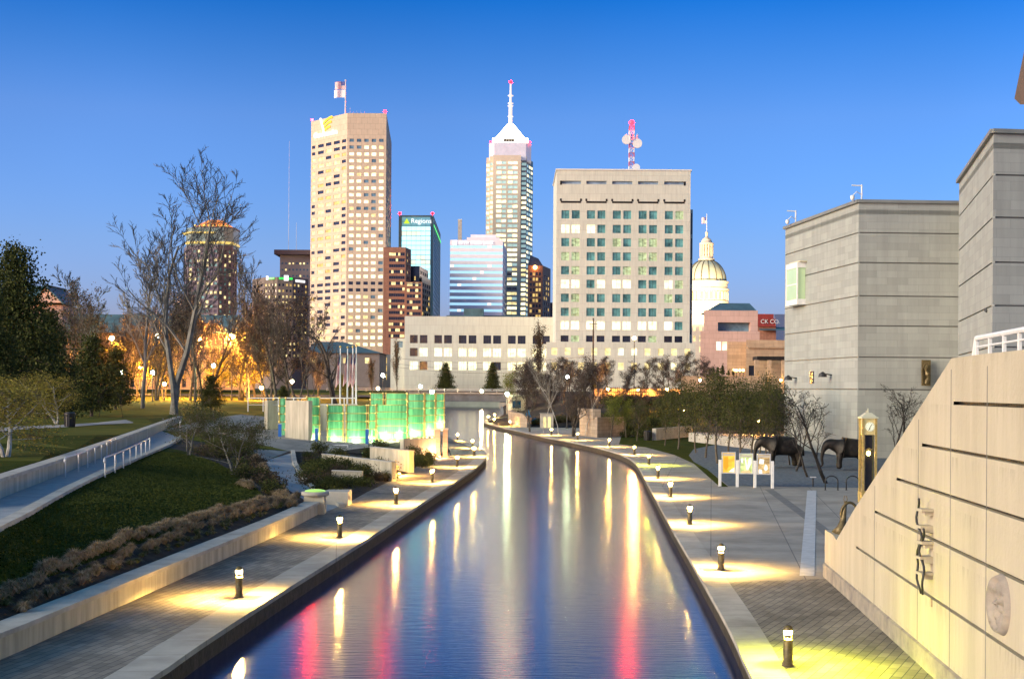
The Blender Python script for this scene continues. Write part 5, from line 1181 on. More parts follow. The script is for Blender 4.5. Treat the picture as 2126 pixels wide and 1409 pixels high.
rail('lower handrail with eight posts on the lawn side of the ramp', [G(218, 990, 2), G(250, 975, 2), G(285, 955, 2), G(311, 938, 2)], .85, 8)
q = G(374, 906, 2.0); T = thing('sign_post', 'thin white post at the top of the ramp', 'post', q); mb = MB(); mb.tube([q, q+Vector((0, 0, 1.15))], .05, 8); mb.build('post', M['white_paint'], T); mb = MB(); mb.lathe([(.07, 0), (.07, .05)], q+Vector((0, 0, 1.15)), 8); mb.build('cap', M['white_paint'], T)
def bin_(label, px, py, h, r):
    q = cast(px, py); T = thing('trash_bin', label, 'trash bin', q)
    mb = MB(); mb.lathe([(r*.86, 0), (r*.9, .04), (r, h*.86)], q, 24); mb.build('bin_body', M['black_metal'], T)
    mb = MB(); mb.lathe([(r*1.06, h*.865), (r*1.06, h*.93), (r*.7, h), (r*.35, h)], q, 24); mb.build('lid', M['black_metal'], T)
    for k in range(14):
        a = 2*math.pi*k/14; mb = MB(); mb.tube([(q.x+r*.95*math.cos(a), q.y+r*.95*math.sin(a), q.z+.05), (q.x+r*1.04*math.cos(a), q.y+r*1.04*math.sin(a), q.z+h*.85)], .02, 4)
        if math.sin(a) < .2: mb.build('slat', M['black_metal'], T)
bin_('black slatted trash bin beside the pink path in the park', 145, 886, 1.15, .42)
bin_('dark trash bin at the edge of the lawn under the right bank trees', 1344, 914, 1.15, .42)

# flagpoles of the memorial
fx = [(707, 722, 'tall white flagpole with a limp striped flag, first from the left'), (722, 723, 'second flagpole from the left with a limp striped flag'), (733, 722, 'third flagpole from the left with a limp striped flag'), (740, 720, 'fourth flagpole from the left, its flag overlapping the third')]
for k, (px, py, l) in enumerate(fx):
    Y = 150+[4, 10, 6, 0][k]; a, b = W(px-1, 845, Y), W(px, py, Y); zb_ = max(1.0, drop(a.x, a.y))
    T = thing('memorial_flagpole', l, 'flagpole', (a.x, a.y, zb_), 'four flagpoles behind the glass memorial')
    mb = MB(); mb.tube([(a.x, a.y, zb_), (a.x, a.y, b.z)], [.11, .06], 8); mb.build('pole', M['white_paint'], T); mb = MB(); mb.ball((a.x, a.y, b.z+.12), .14, 8); mb.build('finial', M['brass'], T, True)
    mb = MB(); zt = b.z-.6; n_ = 9
    for i in range(n_):
        for j in range(8):
            def P(i, j): 
                t = i/n_; return (a.x-.06-(.12+.5*t*(1-.3*t))*j/8, a.y+.12*math.sin(j*2.2+i*.4), zt-3.1*t-.5*(j/8)*(1+t*.3))
            mb.quad(P(i, j), P(i+1, j), P(i+1, j+1), P(i, j+1), 2 if i < 3 and j < 5 else (1 if j % 2 else 0))
    mb.build('flag', [M['flag_white'], M['flag_red'], M['flag_blue']], T, True)

# ---------------- glass memorial
mg, n, p, L = newmat('memorial_glass')
g = n.nodes.new('ShaderNodeNewGeometry'); mp = n.nodes.new('ShaderNodeMapping'); mp.inputs['Scale'].default_value = (4, 4, .25); L(g.outputs['Position'], mp.inputs[0])
tx = n.nodes.new('ShaderNodeTexNoise'); tx.inputs['Scale'].default_value = 1.6; tx.inputs['Detail'].default_value = 4; L(mp.outputs[0], tx.inputs['Vector'])
r = n.nodes.new('ShaderNodeValToRGB'); L(tx.outputs[0], r.inputs[0]); r.color_ramp.elements[0].position = .3; r.color_ramp.elements[0].color = (.16, .58, .30, 1); r.color_ramp.elements[1].position = .7; r.color_ramp.elements[1].color = (.45, .93, .60, 1)
L(r.outputs[0], p.inputs['Base Color']); p.inputs['Roughness'].default_value = .25
tr = n.nodes.new('ShaderNodeBsdfTranslucent'); L(r.outputs[0], tr.inputs[0]); mx = n.nodes.new('ShaderNodeMixShader'); mx.inputs[0].default_value = .6
L(p.outputs[0], mx.inputs[1]); L(tr.outputs[0], mx.inputs[2]); L(mx.outputs[0], n.nodes['Material Output'].inputs[0])
foot = emis('footlight', (1, .8, .35), 3.5, False)
def gpanel(x0, x1, yb, yt, label, Y, bands=5, sag=.22, light=True, blue=False):
    a, b = W(x0, yb, Y), W(x1, yb, Y); z0, z1 = a.z, W(x0, yt, Y).z; w_ = b.x-a.x; N = 12
    T = thing('memorial_glass_wall', label, 'glass wall', ((a.x+b.x)/2, Y, z0), 'curved green glass walls of the memorial')
    def P(t, k=0.0): return (a.x+w_*t, Y-w_*sag*4*t*(1-t)*.5+k)
    ph = (z1-z0)/bands
    for j in range(bands):
        mb = MB()
        for i in range(N):
            p0, p1 = P(i/N), P((i+1)/N); za, zb_ = z0+ph*j+.03, z0+ph*(j+1)-.03
            mb.quad((*p0, za), (*p1, za), (*p1, zb_), (*p0, zb_))
            q0, q1 = P(i/N, .05), P((i+1)/N, .05); mb.quad((*q1, za), (*q0, za), (*q0, zb_), (*q1, zb_)); mb.quad((*p0, zb_), (*p1, zb_), (*q1, zb_), (*q0, zb_))
        mb.build('glass_pane', mg, T, True)
    for j in range(bands+1):
        mb = MB(); mb.tube([(*P(i/N, -.03), z0+ph*j) for i in range(N+1)], .03, 4); mb.build('brass_rail', M['brass'], T)
    for t in (0, 1):
        q = P(t, -.05); mb = MB(); mb.tube([(*q, z0-.1), (*q, z1+.1)], .055, 6)
        for j in range(bands+1): mb.ball((q[0], q[1]-.03, z0+ph*j), .11, 8)
        mb.build('brass_post', M['brass'], T)
    mb = MB(); nf = max(2, int(w_/.55))
    for i in range(nf): q = P((i+.5)/nf, -.35); mb.lathe([(.12, 0), (.12, .1), (.07, .14)], (q[0], q[1], z0-.16), 8)
    mb.build('footlight', foot, T)
    if light:
        nl = max(1, round(w_/1.2))
        for i in range(nl):
            for k_, e_ in ((-.45, 42), (.5, 75)):
                l = bpy.data.lights.new('footlight_lamp', 'POINT'); l.energy = e_; l.color = (.95, 1, .62); l.shadow_soft_size = .08
                o = bpy.data.objects.new('footlight_lamp', l); COL.objects.link(o); q = P((i+.5)/nl, k_); o.location = (q[0], q[1], z0+.42)
                o.parent = T; o.location = Vector(o.location)-ORG[T.name]
    return T
YM = 127
gpanel(637, 663, 919, 824, 'tall narrow green glass panel at the left of the memorial', YM+1)
gpanel(680, 712, 922, 841, 'green glass panel second from the left in the front row', YM)
gpanel(719, 761, 925, 841, 'widest left green glass panel standing in front, third from the left', YM-1)
gpanel(765, 780, 922, 841, 'narrow green glass panel just right of the wide front one', YM+1)
gpanel(782, 845, 912, 840, 'widest green glass panel, on the right of the front row', YM+4, sag=.15)
gpanel(846, 880, 908, 817, 'tall green glass panel right of the widest one', YM+6, 6)
gpanel(882, 903, 905, 817, 'tall green glass panel second from the right end', YM+10, 6)
gpanel(905, 922, 890, 817, 'last narrow green glass panel at the right end beside the water', YM+16, 5)
gpanel(769, 795, 880, 816, 'rear green glass panel showing above the front row, left one', YM+20, 5)
gpanel(801, 844, 880, 816, 'rear green glass panel showing above the widest front one', YM+22, 5)
gpanel(580, 593, 908, 826, 'thin brass framed glass panel edge against the grey wall slab', YM+5, light=False)
BL2 = srf('panel_blue', (.03, .14, .45), .5, .1, 1)
for k, (px, y0, y1) in enumerate([(581, 880, 906), (657, 889, 920), (762, 891, 925)]):
    a, b = W(px, y1, YM-3), W(px, y0, YM-3); T = thing('blue_marker', ['small blue upright marker by the thin brass framed edge', 'blue upright marker at the foot of the first green panel', 'blue upright marker between the front green panels'][k], 'marker', a)
    mb = MB(); mb.box((a.x, a.y, (a.z+b.z)/2), (.28, .12, b.z-a.z)); mb.build('marker_body', BL2, T); mb = MB(); mb.box((a.x, a.y, b.z+.03), (.32, .16, .06)); mb.build('cap', M['steel'], T)
# rail over the memorial's rear wall
def guard(label, px0, px1, py, Y, zdrop, n_, mat='white_paint', hpx=None):
    a, b = W(px0, py, Y), W(px1, py, Y); T = thing('guard_rail', label, 'railing', a-Vector((0, 0, zdrop)))
    mb = MB(); mb.tube([a, b], .06, 6); mb.build('top_rail', M[mat], T); mb = MB(); mb.tube([a-Vector((0, 0, .5*zdrop)), b-Vector((0, 0, .5*zdrop))], .025, 4); mb.build('mid_rail', M[mat], T)
    for k in range(n_):
        q = a.lerp(b, k/(n_-1)); mb = MB(); mb.tube([q-Vector((0, 0, zdrop)), q], .05, 6); mb.build('post', M[mat], T)
guard('white guard rail along the top of the left memorial wall', 515, 641, 826, 137, 1.3, 5)
guard('white guard rail behind the left green panels, up to the flagpoles', 664, 740, 826, 140, 1.3, 4)
guard('thin steel handrail on the memorial deck in front of the panels', 676, 722, 924, 118, 1.2, 3, 'steel')
P = [W(664, 850, 141), W(742, 850, 141)]
T = thing('memorial_wall', 'grey rear wall of the memorial under the right half of the white rail', 'wall', P[0]); mb = MB(); mb.bar(P[0], P[1], .4, .8, W(0, 833, 141).z); mb.build('wall_body', M['concrete_wall'], T)
# warm lit column at the end of the memorial wall and the person leaning on it
cA = G(914, 949, 0)
T = thing('memorial_column', 'pale fluted stone column pair at the water end of the memorial wall', 'column', cA)
for dx, w0 in ((-.25, .5), (.42, .42)):
    mb = MB(); mb.box((cA.x+dx, cA.y+dx*.6, 1.15), (w0, .6, 2.5)); mb.build('shaft', M['tan_stone'], T)
    mb = MB(); mb.box((cA.x+dx, cA.y+dx*.6, 2.46), (w0+.1, .7, .1)); mb.build('cap', M['concrete'], T)
def groundlight(label, px, py, z, col, e, off=(0, 0, .3)):
    q = G(px, py, z); T = thing('ground_spotlight', label, 'spotlight', q)
    mb = MB(); mb.lathe([(.13, 0), (.13, .12), (.09, .14)], q, 12); mb.build('housing', M['black_metal'], T)
    mb = MB(); mb.lathe([(.09, .142), (.08, .17)], q, 12); mb.build('lens', emis('spot_lens', col, 20), T)
    l = bpy.data.lights.new('spot_lamp', 'POINT'); l.energy = e; l.color = col; l.shadow_soft_size = .08; o = bpy.data.objects.new('spot_lamp', l); COL.objects.link(o); o.parent = T; o.location = (off[0], off[1], .35)
groundlight('small orange ground light at the foot of the glowing wall end', 829, 986, 0.02, (1, .50, .10), 900)
groundlight('small warm ground light at the foot of the stone column pair', 913, 951, 0, (1, .55, .25), 250)
# seated person
def skin(name, V, E_, R_, mat, parent, sub=2):
    me = bpy.data.meshes.new(name); me.from_pydata(V, E_, []); me.materials.append(mat); o = bpy.data.objects.new(name, me); COL.objects.link(o); o.parent = parent
    o.modifiers.new('skin', 'SKIN'); s_ = me.skin_vertices[0].data if me.skin_vertices else None
    if s_ is None:
        bpy.context.view_layer.objects.active = o; me.skin_vertices_add() if hasattr(me, 'skin_vertices_add') else None
    for i, r in enumerate(R_): me.skin_vertices[0].data[i].radius = (r, r) if not hasattr(r, '__len__') else r
    me.skin_vertices[0].data[0].use_root = True
    m_ = o.modifiers.new('sub', 'SUBSURF'); m_.levels = sub; m_.render_levels = sub
    for p_ in me.polygons: p_.use_smooth = True
    o.modifiers['skin'].use_smooth_shade = True
    return o
M['skin'] = srf('skin', (.50, .30, .22), .6, .05, 5); M['cloth_navy'] = srf('cloth_navy', (.02, .03, .05), .9, .2, 8); M['hair'] = srf('hair', (.05, .03, .02), .8, .2, 8); M['cloth_pink'] = srf('cloth_pink', (.45, .20, .28), .9, .1, 8)
q = G(926, 944, 0)
T = thing('person', 'person in dark clothes sitting on the walk, leaning on the stone column pair', 'person', (q.x, q.y, 0))
def body_mesh(name, V, E_, R_, mat): return skin(name, V, E_, R_, mat, T)
V = [(0, .1, .14), (-.02, .12, .38), (-.04, .12, .58), (-.02, .10, .68), (0, .07, .80), (.10, -.02, .14), (.30, -.38, .52), (.42, -.62, .06), (.50, -.74, .04), (-.10, -.02, .14), (.05, -.42, .50), (.16, -.66, .06), (.24, -.78, .04), (.17, .08, .58), (.26, -.12, .42), (.30, -.34, .50), (-.21, .08, .58), (-.16, -.16, .42), (.02, -.38, .50)]
E_ = [(0, 1), (1, 2), (2, 3), (3, 4), (0, 5), (5, 6), (6, 7), (7, 8), (0, 9), (9, 10), (10, 11), (11, 12), (2, 13), (13, 14), (14, 15), (2, 16), (16, 17), (17, 18)]
R_ = [.15, .14, .13, .055, .10, .09, .065, .05, .04, .09, .065, .05, .04, .06, .045, .03, .06, .045, .03]
body_mesh('body', V, E_, R_, M['cloth_navy'])
mb = MB(); mb.lathe([(.02, -.12), (.07, -.10), (.095, -.02), (.10, .05), (.08, .11), (.02, .135)], (0, 0, 0), 12); o = mb.build('head', M['skin'], T, True); o.location = (0, .05, .82)
mb = MB(); mb.lathe([(.104, -.02), (.108, .05), (.088, .118), (.02, .145)], (0, .02, 0), 12); o = mb.build('hair', M['hair'], T, True); o.location = (0, .05, .82)
for s_ in (-1, 1):
    mb = MB(); mb.ball((.035*s_, -.09, .02), .012, 6); o = mb.build('eye', M['black_metal'], T, True); o.location = (0, .05, .82)
mb = MB(); mb.tube([(0, -.09, .02), (0, -.115, -.02)], [.008, .014], 6); o = mb.build('nose', M['skin'], T, True); o.location = (0, .05, .82)

# ---------------- elephants (bronze mammoths) on the court
def elephant(label, px, py, h, face):
    """h shoulder height; face +1 looks right in the picture, -1 looks left"""
    q = G(px, py, .01); T = thing('elephant_statue', label, 'statue', q); k = h/3.0; f = face
    V = [(0, 0, 1.95), (.9, 0, 2.1), (1.5, 0, 2.25), (2.1, 0, 2.45), (2.45, 0, 2.35), (2.75, 0, 1.75), (2.85, 0, 1.1), (2.75, 0, .55), (2.95, 0, .30),
         (-.9, 0, 2.0), (-1.45, 0, 1.75), (-1.75, 0, 1.1),
         (1.05, .42, 1.5), (1.1, .45, .85), (1.1, .45, .12), (1.25, -.42, 1.5), (1.35, -.45, .85), (1.35, -.45, .12),
         (-1.0, .42, 1.4), (-.95, .45, .8), (-1.0, .45, .12), (-1.15, -.42, 1.4), (-1.25, -.45, .8), (-1.3, -.45, .12)]
    V = [(x*k*f, y*k, z*k) for x, y, z in V]
    E_ = [(0, 1), (1, 2), (2, 3), (3, 4), (4, 5), (5, 6), (6, 7), (7, 8), (0, 9), (9, 10), (10, 11), (1, 12), (12, 13), (13, 14), (1, 15), (15, 16), (16, 17), (9, 18), (18, 19), (19, 20), (9, 21), (21, 22), (22, 23)]
    R_ = [(.95, .95), (.85, .95), (.55, .6), (.52, .58), (.42, .45), (.2, .2), (.14, .14), (.11, .11), (.08, .08), (.85, .9), (.35, .4), (.05, .05)]+[(.38, .38), (.25, .25), (.27, .27)]*2+[(.42, .42), (.26, .26), (.27, .27)]*2
    R_ = [(a*k, b*k) for a, b in R_]
    skin('body', V, E_, R_, M['bronze_dark'], T, 2)
    for s_ in (-1, 1):
        mb = MB(); mb.lathe([(.02, -.06), (.42, -.04), (.5, 0), (.42, .04), (.02, .06)], (0, 0, 0), 14); o = mb.build('ear', M['bronze_dark'], T, True); o.scale = (k*.75, k, k); o.rotation_euler = (rad(90), 0, rad(20*s_*f)); o.location = (1.75*k*f, .55*k*s_, 2.15*k)
        mb = MB(); mb.tube([((2.55+.9*math.sin(t*1.5))*k*f, (.2+.18*math.sin(t*2))*s_*k, (1.9-.9*t+.75*t*t)*k) for t in [i*.18 for i in range(9)]], [.10*k*(1-i/11) for i in range(9)], 7); o = mb.build('tusk', M['bronze'], T, True)
elephant('bronze elephant statue behind the three signboards, facing left', 1630, 971, 2.5, -1)
elephant('bronze elephant statue with raised trunk beside the clock', 1770, 976, 2.45, -1)

# signboards
def board_set():
    xs = [1494.5, 1531, 1567.5, 1603.5]; A, B = G(1494.5, 1009, 0), G(1603.5, 1013, 0)
    Y = (A.y+B.y)/2; S = Y/F
    P = [A.lerp(B, (x-xs[0])/(xs[-1]-xs[0])) for x in xs]
    T = thing('poster_stand', 'white stand of three glowing posters on four square posts', 'signboard', P[0])
    for q in P: mb = MB(); mb.box((q.x, q.y, .83), (.16, .16, 1.66)); mb.build('post', M['white_paint'], T)
    mats = [emis('poster_yellow', (1, .58, .06), 1.0, False, .35, 2.5), emis('poster_green', (.75, .9, .35), .85, False, .6, 4), emis('poster_brown', (.75, .52, .22), .75, False, .9, 4)]
    WH = emis('poster_white', (1, .95, .85), 1.15, False); OR = emis('poster_orange', (1, .42, .02), .8, False)
    for k in range(3):
        c = (P[k]+P[k+1])/2; w_ = (P[k+1]-P[k]).length-.26; z0, z1 = .82, 2.10+(.05 if k == 0 else 0)
        mb = MB()
        for (cx_, cz_, sx, sz) in ((c.x-w_/2+.03, (z0+z1)/2, .06, z1-z0), (c.x+w_/2-.03, (z0+z1)/2, .06, z1-z0)): mb.box((cx_, c.y, cz_), (sx, .12, sz))
        mb.box((c.x, c.y, z0+.03), (w_-.121, .12, .06)); mb.box((c.x, c.y, z1-.03), (w_-.121, .12, .06)); fr_ = mb.build('poster_frame', M['steel'], T)
        mb = MB(); mb.box((c.x, c.y, (z0+z1)/2), (w_-.125, .07, z1-z0-.125)); mb.build('poster', mats[k], T)
        yf = c.y-.045
        def patch(pts, m_, nm='poster_shape'): mb = MB(); n0 = len(pts); mb.add([(c.x+x*w_, yf, z0+z*(z1-z0)) for x, z in pts]+[(c.x+x*w_, yf+.008, z0+z*(z1-z0)) for x, z in pts], [tuple(range(n0)), tuple(range(2*n0-1, n0-1, -1))]+[(i, n0+i, n0+(i+1) % n0, (i+1) % n0) for i in range(n0)]); mb.build(nm, m_, T)
        patch([(-.4, .82), (.4, .82), (.4, .92), (-.4, .92)], srf('poster_head', (.55, .5, .42), .6, .05, 5), 'poster_heading')
        if k == 0:
            patch([(-.38, .28), (-.2, .15), (-.02, .3), (-.06, .78), (-.36, .76)], OR); patch([(0, .08), (.4, .06), (.4, .28), (.2, .2)], WH)
        if k == 1:
            patch([(-.12, .75), (-.04, .78), (.06, .35), (.2, .76), (.34, .78), (.38, .55), (.14, .2), (.02, .2)], WH); patch([(-.4, .74), (-.22, .76), (-.24, .52), (-.36, .56)], WH); patch([(-.38, .06), (.38, .06), (.2, .18), (-.3, .14)], emis('poster_peach', (1, .6, .3), .9, False))
        if k == 2:
            patch([(-.36, .52), (-.02, .5), (.02, .72), (-.3, .76)], WH); patch([(.0, .28), (.12, .5), (.26, .42), (.28, .24), (.12, .18)], WH); patch([(-.38, .06), (-.1, .05), (-.14, .22), (-.36, .26)], WH)
board_set()
# clock
q = G(1801, 1042, 0); S = q.y/F; zt = W(1801, 868, q.y).z; wd = 31*S
T = thing('clock_tower', 'slim brass framed street clock with a lit glass shaft beside the big wall', 'clock', q)
mb = MB(); mb.box((q.x, q.y, .3), (wd*1.05, wd*1.05, .6)); mb.build('base', M['brass'], T)
for sx in (-1, 1):
    for sy in (-1, 1): mb = MB(); mb.box((q.x+sx*wd*.43, q.y+sy*wd*.43, (zt+.6)/2), (wd*.14, wd*.14, zt-.6)); mb.build('corner_post', M['brass'], T)
zc = W(1801, 885, q.y).z; zh = W(1801, 902, q.y).z
mb = MB(); mb.box((q.x, q.y, (zt+zh)/2), (wd*.80, wd*.80, zt-zh-.01)); mb.build('clock_head', emis('clock_head_glow', (1, .8, .35), .35, False, .3, 3), T)  # brass-coloured head brightened by a faint glow of its own
mb = MB(); mb.box((q.x, q.y, zt+.04), (wd*1.12, wd*1.12, .08)); mb.loft([(q.x-wd*.5, q.y-wd*.5), (q.x+wd*.5, q.y-wd*.5), (q.x+wd*.5, q.y+wd*.5), (q.x-wd*.5, q.y+wd*.5)], zt+.082, [(q.x-wd*.2, q.y-wd*.2), (q.x+wd*.2, q.y-wd*.2), (q.x+wd*.2, q.y+wd*.2), (q.x-wd*.2, q.y+wd*.2)], zt+.30); mb.tube([(q.x, q.y, zt+.3), (q.x, q.y, zt+.55)], [.05, .02], 6); mb.tube([(q.x-.1, q.y, zt+.3), (q.x-.1, q.y, zt+.42)], .02, 5); mb.build('roof', M['copper'], T)
yf = q.y-wd*.40
mb = MB(); mb.tube([(q.x+.02, yf-.05, zc), (q.x+.02, yf+.02, zc)], wd*.30, 28); fc_ = mb.build('clock_face', emis('face', (1, 1, .72), .72, False), T)
mb = MB(); mb.tube([(q.x+.02-.03, yf-.07, zc-.16), (q.x+.02+.0, yf-.07, zc), (q.x+.12, yf-.07, zc+.14)], .014, 5); mb.tube([(q.x+.02, yf-.07, zc), (q.x-.06, yf-.07, zc-.2)], .012, 5)
for k in range(12):
    a = math.pi*k/6; mb.box((q.x+.02+wd*.25*math.sin(a), yf-.06, zc+wd*.25*math.cos(a)), (.02, .012, .035))
mb.build('clock_hands', M['black_metal'], fc_)
mb = MB(); mb.box((q.x, q.y, (zh+.62)/2+.0), (wd*.46, wd*.46, zh-.64)); mb.build('inner_case', M['black_metal'], T)
mb = MB(); zl = W(1801, 940, q.y).z; mb.ball((q.x-.02, q.y-wd*.30, zl), .10, 10, 0, 1.3); mb.build('bulb', emis('clock_bulb', (1, .72, .22), 45), T, True)
mb = MB(); mb.lathe([(.02, .12), (.16, .04), (.2, 0)], (q.x, q.y-wd*.30, zl+.18), 12); mb.build('reflector', M['brass'], T)
# bike racks, small plaque
for k, px in enumerate((1726.5, 1770)):
    q = G(px, 1017, 0); T = thing('bike_rack', ['left black hoop bike rack at the gravel court edge', 'right black hoop bike rack, next to the clock'][k], 'bike rack', q, 'hoop bike racks by the gravel court')
    r = .38; mb = MB(); mb.tube([(q.x-r, q.y, 0), (q.x-r, q.y, .55)]+[(q.x-r*math.cos(a), q.y, .55+r*.8*math.sin(a)) for a in [math.pi*i/10 for i in range(1, 10)]]+[(q.x+r, q.y, .55), (q.x+r, q.y, 0)], .035, 8); mb.build('hoop', M['black_metal'], T, True)
    for s_ in (-1, 1): mb = MB(); mb.lathe([(.08, 0), (.08, .02)], (q.x+s_*r, q.y, 0.0), 10); mb.build('foot', M['black_metal'], T)
q = G(1688, 1010, 0); T = thing('info_plaque', 'small pale plaque on a short dark post on the gravel court', 'plaque', q); mb = MB(); mb.tube([q, q+Vector((0, 0, .55))], .04, 6); mb.build('post', M['black_metal'], T); mb = MB(); mb.box((q.x, q.y, .6), (.34, .22, .06)); mb.build('plate', M['steel'], T)

# bridge
YB_ = 470; a, b = W(860, 0, YB_), W(1060, 0, YB_)
z0, z1 = W(CX, 834, YB_).z, W(CX, 818, YB_).z; 
T = thing('bridge', 'grey road bridge crossing the canal in the distance with a slender railing', 'bridge', ((a.x+b.x)/2, YB_, z0))
mb = MB(); mb.box(((a.x+b.x)/2-12, YB_+8, (z0+z1)/2), (b.x-a.x+34, 16, z1-z0)); mb.build('deck', srf('bridge_grey', (.20, .21, .22), .8, .2, .3, .2), T)
mb = MB(); mb.box(((a.x+b.x)/2-12, YB_-.2, z1+.25), (b.x-a.x+34, .5, .5)); mb.build('parapet', M['concrete'], T)
mb = MB(); zr = W(CX, 808, YB_).z
for zz in (zr, (zr+z1)/2+.2): mb.tube([(a.x-28, YB_, zz), (b.x+5, YB_, zz)], .08, 5)
mb.build('rail', M['steel'], T)
for k in range(16):
    x = a.x-28+(b.x-a.x+33)*k/15; mb = MB(); mb.tube([(x, YB_, z1+.5), (x, YB_, zr)], .09, 5); mb.build('rail_post', M['steel'], T)
for x in (W(905, 0, YB_).x, W(1052, 0, YB_).x): mb = MB(); mb.box((x, YB_+8, (z0-1.5)/2-.2), (3, 15.9, z0+1.5)); mb.build('abutment', M['concrete'], T)
# far quay with glow under the bridge
a, b = W(920, 0, 500), W(1056, 0, 500)
mb = MB(); mb.box(((a.x+b.x)/2, 500, .55), (b.x-a.x, 3, 2.2)); T = thing('quay_wall', 'pale quay wall seen under the distant bridge', 'wall', ((a.x+b.x)/2, 500, 0)); mb.build('wall_body', srf('quay', (.55, .56, .45), .8, .1, .3), T); mb = MB(); mb.box(((a.x+b.x)/2, 499.8, 1.7), (b.x-a.x, 3.6, .1)); mb.build('coping', M['concrete'], T)

# lamps
def L_(label, px, py, Y, col, val, r, **k): return lamp_at('street_lamp', label, px, py, Y, col, val, r, **k)
SOD = (1, .42, .06); HG = (.78, 1, .55); WM = (1, .78, .40)
L_('bright orange street lamp above the golden park tree', 482, 698, 300, SOD, 13500, .55)
L_('dim orange street lamp left of the sycamore fork', 413, 705, 330, SOD, 7500, .5)
L_('orange street lamp low behind the dark evergreens', 232, 702, 350, SOD, 18750, .5)
L_('pale yellow street lamp against the blue roof, left of the sycamore', 327, 697, 330, WM, 1750, .45)
L_('greenish globe lamp left of the evergreen trunks in the park', 252, 773, 260, HG, 700, .32, group='globe lamps in the park')
L_('greenish globe lamp between the evergreens and the sycamore', 317, 773, 260, HG, 1100, .32, group='globe lamps in the park')
L_('greenish globe lamp beside the pair of dark trunks', 443, 759, 250, HG, 1100, .32, group='globe lamps in the park')
L_('small orange lamp at the foot of the sycamore', 341, 797, 290, SOD, 3750, .3)
L_('orange lamp low in the golden park tree', 543, 805, 300, SOD, 4500, .35)
L_('orange lamp hidden behind the left dark evergreens', 150, 780, 300, SOD, 15000, .45)
L_('orange lamp among the trees left of the golden tree', 375, 772, 310, SOD, 7500, .4)
L_('warm lamp beside the left poplar in front of the glowing hall', 795, 779, 420, WM, 1000, .5)
L_('tall orange street lamp in front of the pale podium', 1317, 702, 300, (1, .38, .08), 2600, .36)
L_('white-green lamp above the right green glass panels', 897, 813, 300, HG, 1300, .36)
L_('white-green lamp at the left edge of the stone bridge tower', 1053, 818, 285, HG, 500, .36)
L_('small yellow lamp in the middle of the bridge', 1000, 812, 472, WM, 800, .42, zb=5)
L_('small green-white lamp behind the right green glass panels', 873, 802, 380, (.5, 1, .55), 800, .4)
L_('warm lamp above the left green glass panels', 785, 806, 330, WM, 750, .34)
L_('yellow-green lamp on a pale pole among the bare grove', 1178, 782, 215, HG, 300, .22)
L_('small orange lamp in front of the purple-grey bushes', 1454, 789, 240, SOD, 1350, .22)
L_('orange lamp glowing through the trees above the tan bank wall', 1341, 866, 225, SOD, 3200, .22)
L_('orange lamp behind the plaza trees', 1575, 872, 190, SOD, 3200, .2)
L_('added orange lamp in front of the left end of the long brick building', 180, 800, 335, SOD, 4500, .4)  # added lamp, widens the orange glow along the brick building
L_('added orange lamp behind the twiggy trees left of the sycamore', 292, 762, 350, SOD, 5000, .4)  # added lamp, carries the orange glow further left
L_('added orange lamp below the hotel at the right end of the park', 606, 792, 330, SOD, 6000, .4)  # added lamp, brings the orange glow to the right end of the park
L_('added orange lamp behind the small dark evergreen by the golden tree', 565, 745, 350, SOD, 6000, .4)  # added lamp, fills out the orange glow near the golden tree
L_('orange lamp glowing between the plaza tree trunks, left of the museum', 1605, 842, 215, SOD, 4000, .22)
L_('orange lamp behind the first big plaza tree', 1420, 850, 222, SOD, 3000, .22)
# utility pole and wires
q = W(1232, 660, 290); zb_ = drop(q.x, q.y); T = thing('utility_pole', 'tall dark utility pole in front of the big pale slab', 'utility pole', (q.x, q.y, zb_))
mb = MB(); mb.tube([(q.x, q.y, zb_), (q.x, q.y, q.z)], [.22, .14], 8); mb.build('pole', M['pole_wood'], T); mb = MB(); mb.box((q.x, q.y-.2, q.z-1.2), (1.8, .12, .12)); mb.build('crossarm', M['pole_wood'], T)
T = thing('overhead_wires', 'thin black wires sagging left from the utility pole across the low pale block', 'wires', (q.x, q.y, q.z-6)); mb = MB()
for z1_, z2_ in ((745, 738), (757, 752), (764, 762)):
    a, b = W(826, z1_-2, 380), W(1232, z2_, 290); mb.tube([a.lerp(b, t/12)-Vector((0, 0, 1.4*4*(t/12)*(1-t/12))) for t in range(13)], .035, 3)
mb.build('wire', M['black_metal'], T)
q = G(1313, 832, 4.6)
# dark fences with the lit street behind
def fence(label, x0, x1, py, Y, h, n_):
    a, b = W(x0, py, Y), W(x1, py, Y); z0 = a.z-h; T = thing('fence', label, 'fence', (a.x, a.y, z0)); mb = MB()
    for i in range(4): mb.bar(a, b, .06, z0+h*i/3-.06, z0+h*i/3+.06)
    mb.build('fence_rail', M['black_metal'], T); mb = MB()
    for i in range(n_): q = a.lerp(b, i/(n_-1)); mb.box((q.x, q.y+.1, z0+h/2), (.09, .09, h+.4))
    mb.build('picket', M['black_metal'], T)
fence('dark grid fence left of the tall orange street lamp', 1243, 1286, 805, 262, 2.0, 12)
fence('dark grid fence behind the tall orange street lamp', 1300, 1346, 806, 262, 1.9, 13)
fence('dark grid fence right of the tall orange street lamp', 1370, 1402, 812, 262, 1.2, 8)
fence('dark fence on the bank beside the bridge tower', 1074, 1115, 810, 300, 1.0, 10)
a, b = W(1240, 0, 275), W(1420, 0, 275); T = thing('street_wall', 'low stone wall catching orange light behind the dark grid fences', 'wall', (a.x, 275, 4.5)); mb = MB(); mb.box(((a.x+b.x)/2, 275, 4.9), (b.x-a.x, .5, 2.4)); mb.build('wall_body', M['tan_museum'], T)
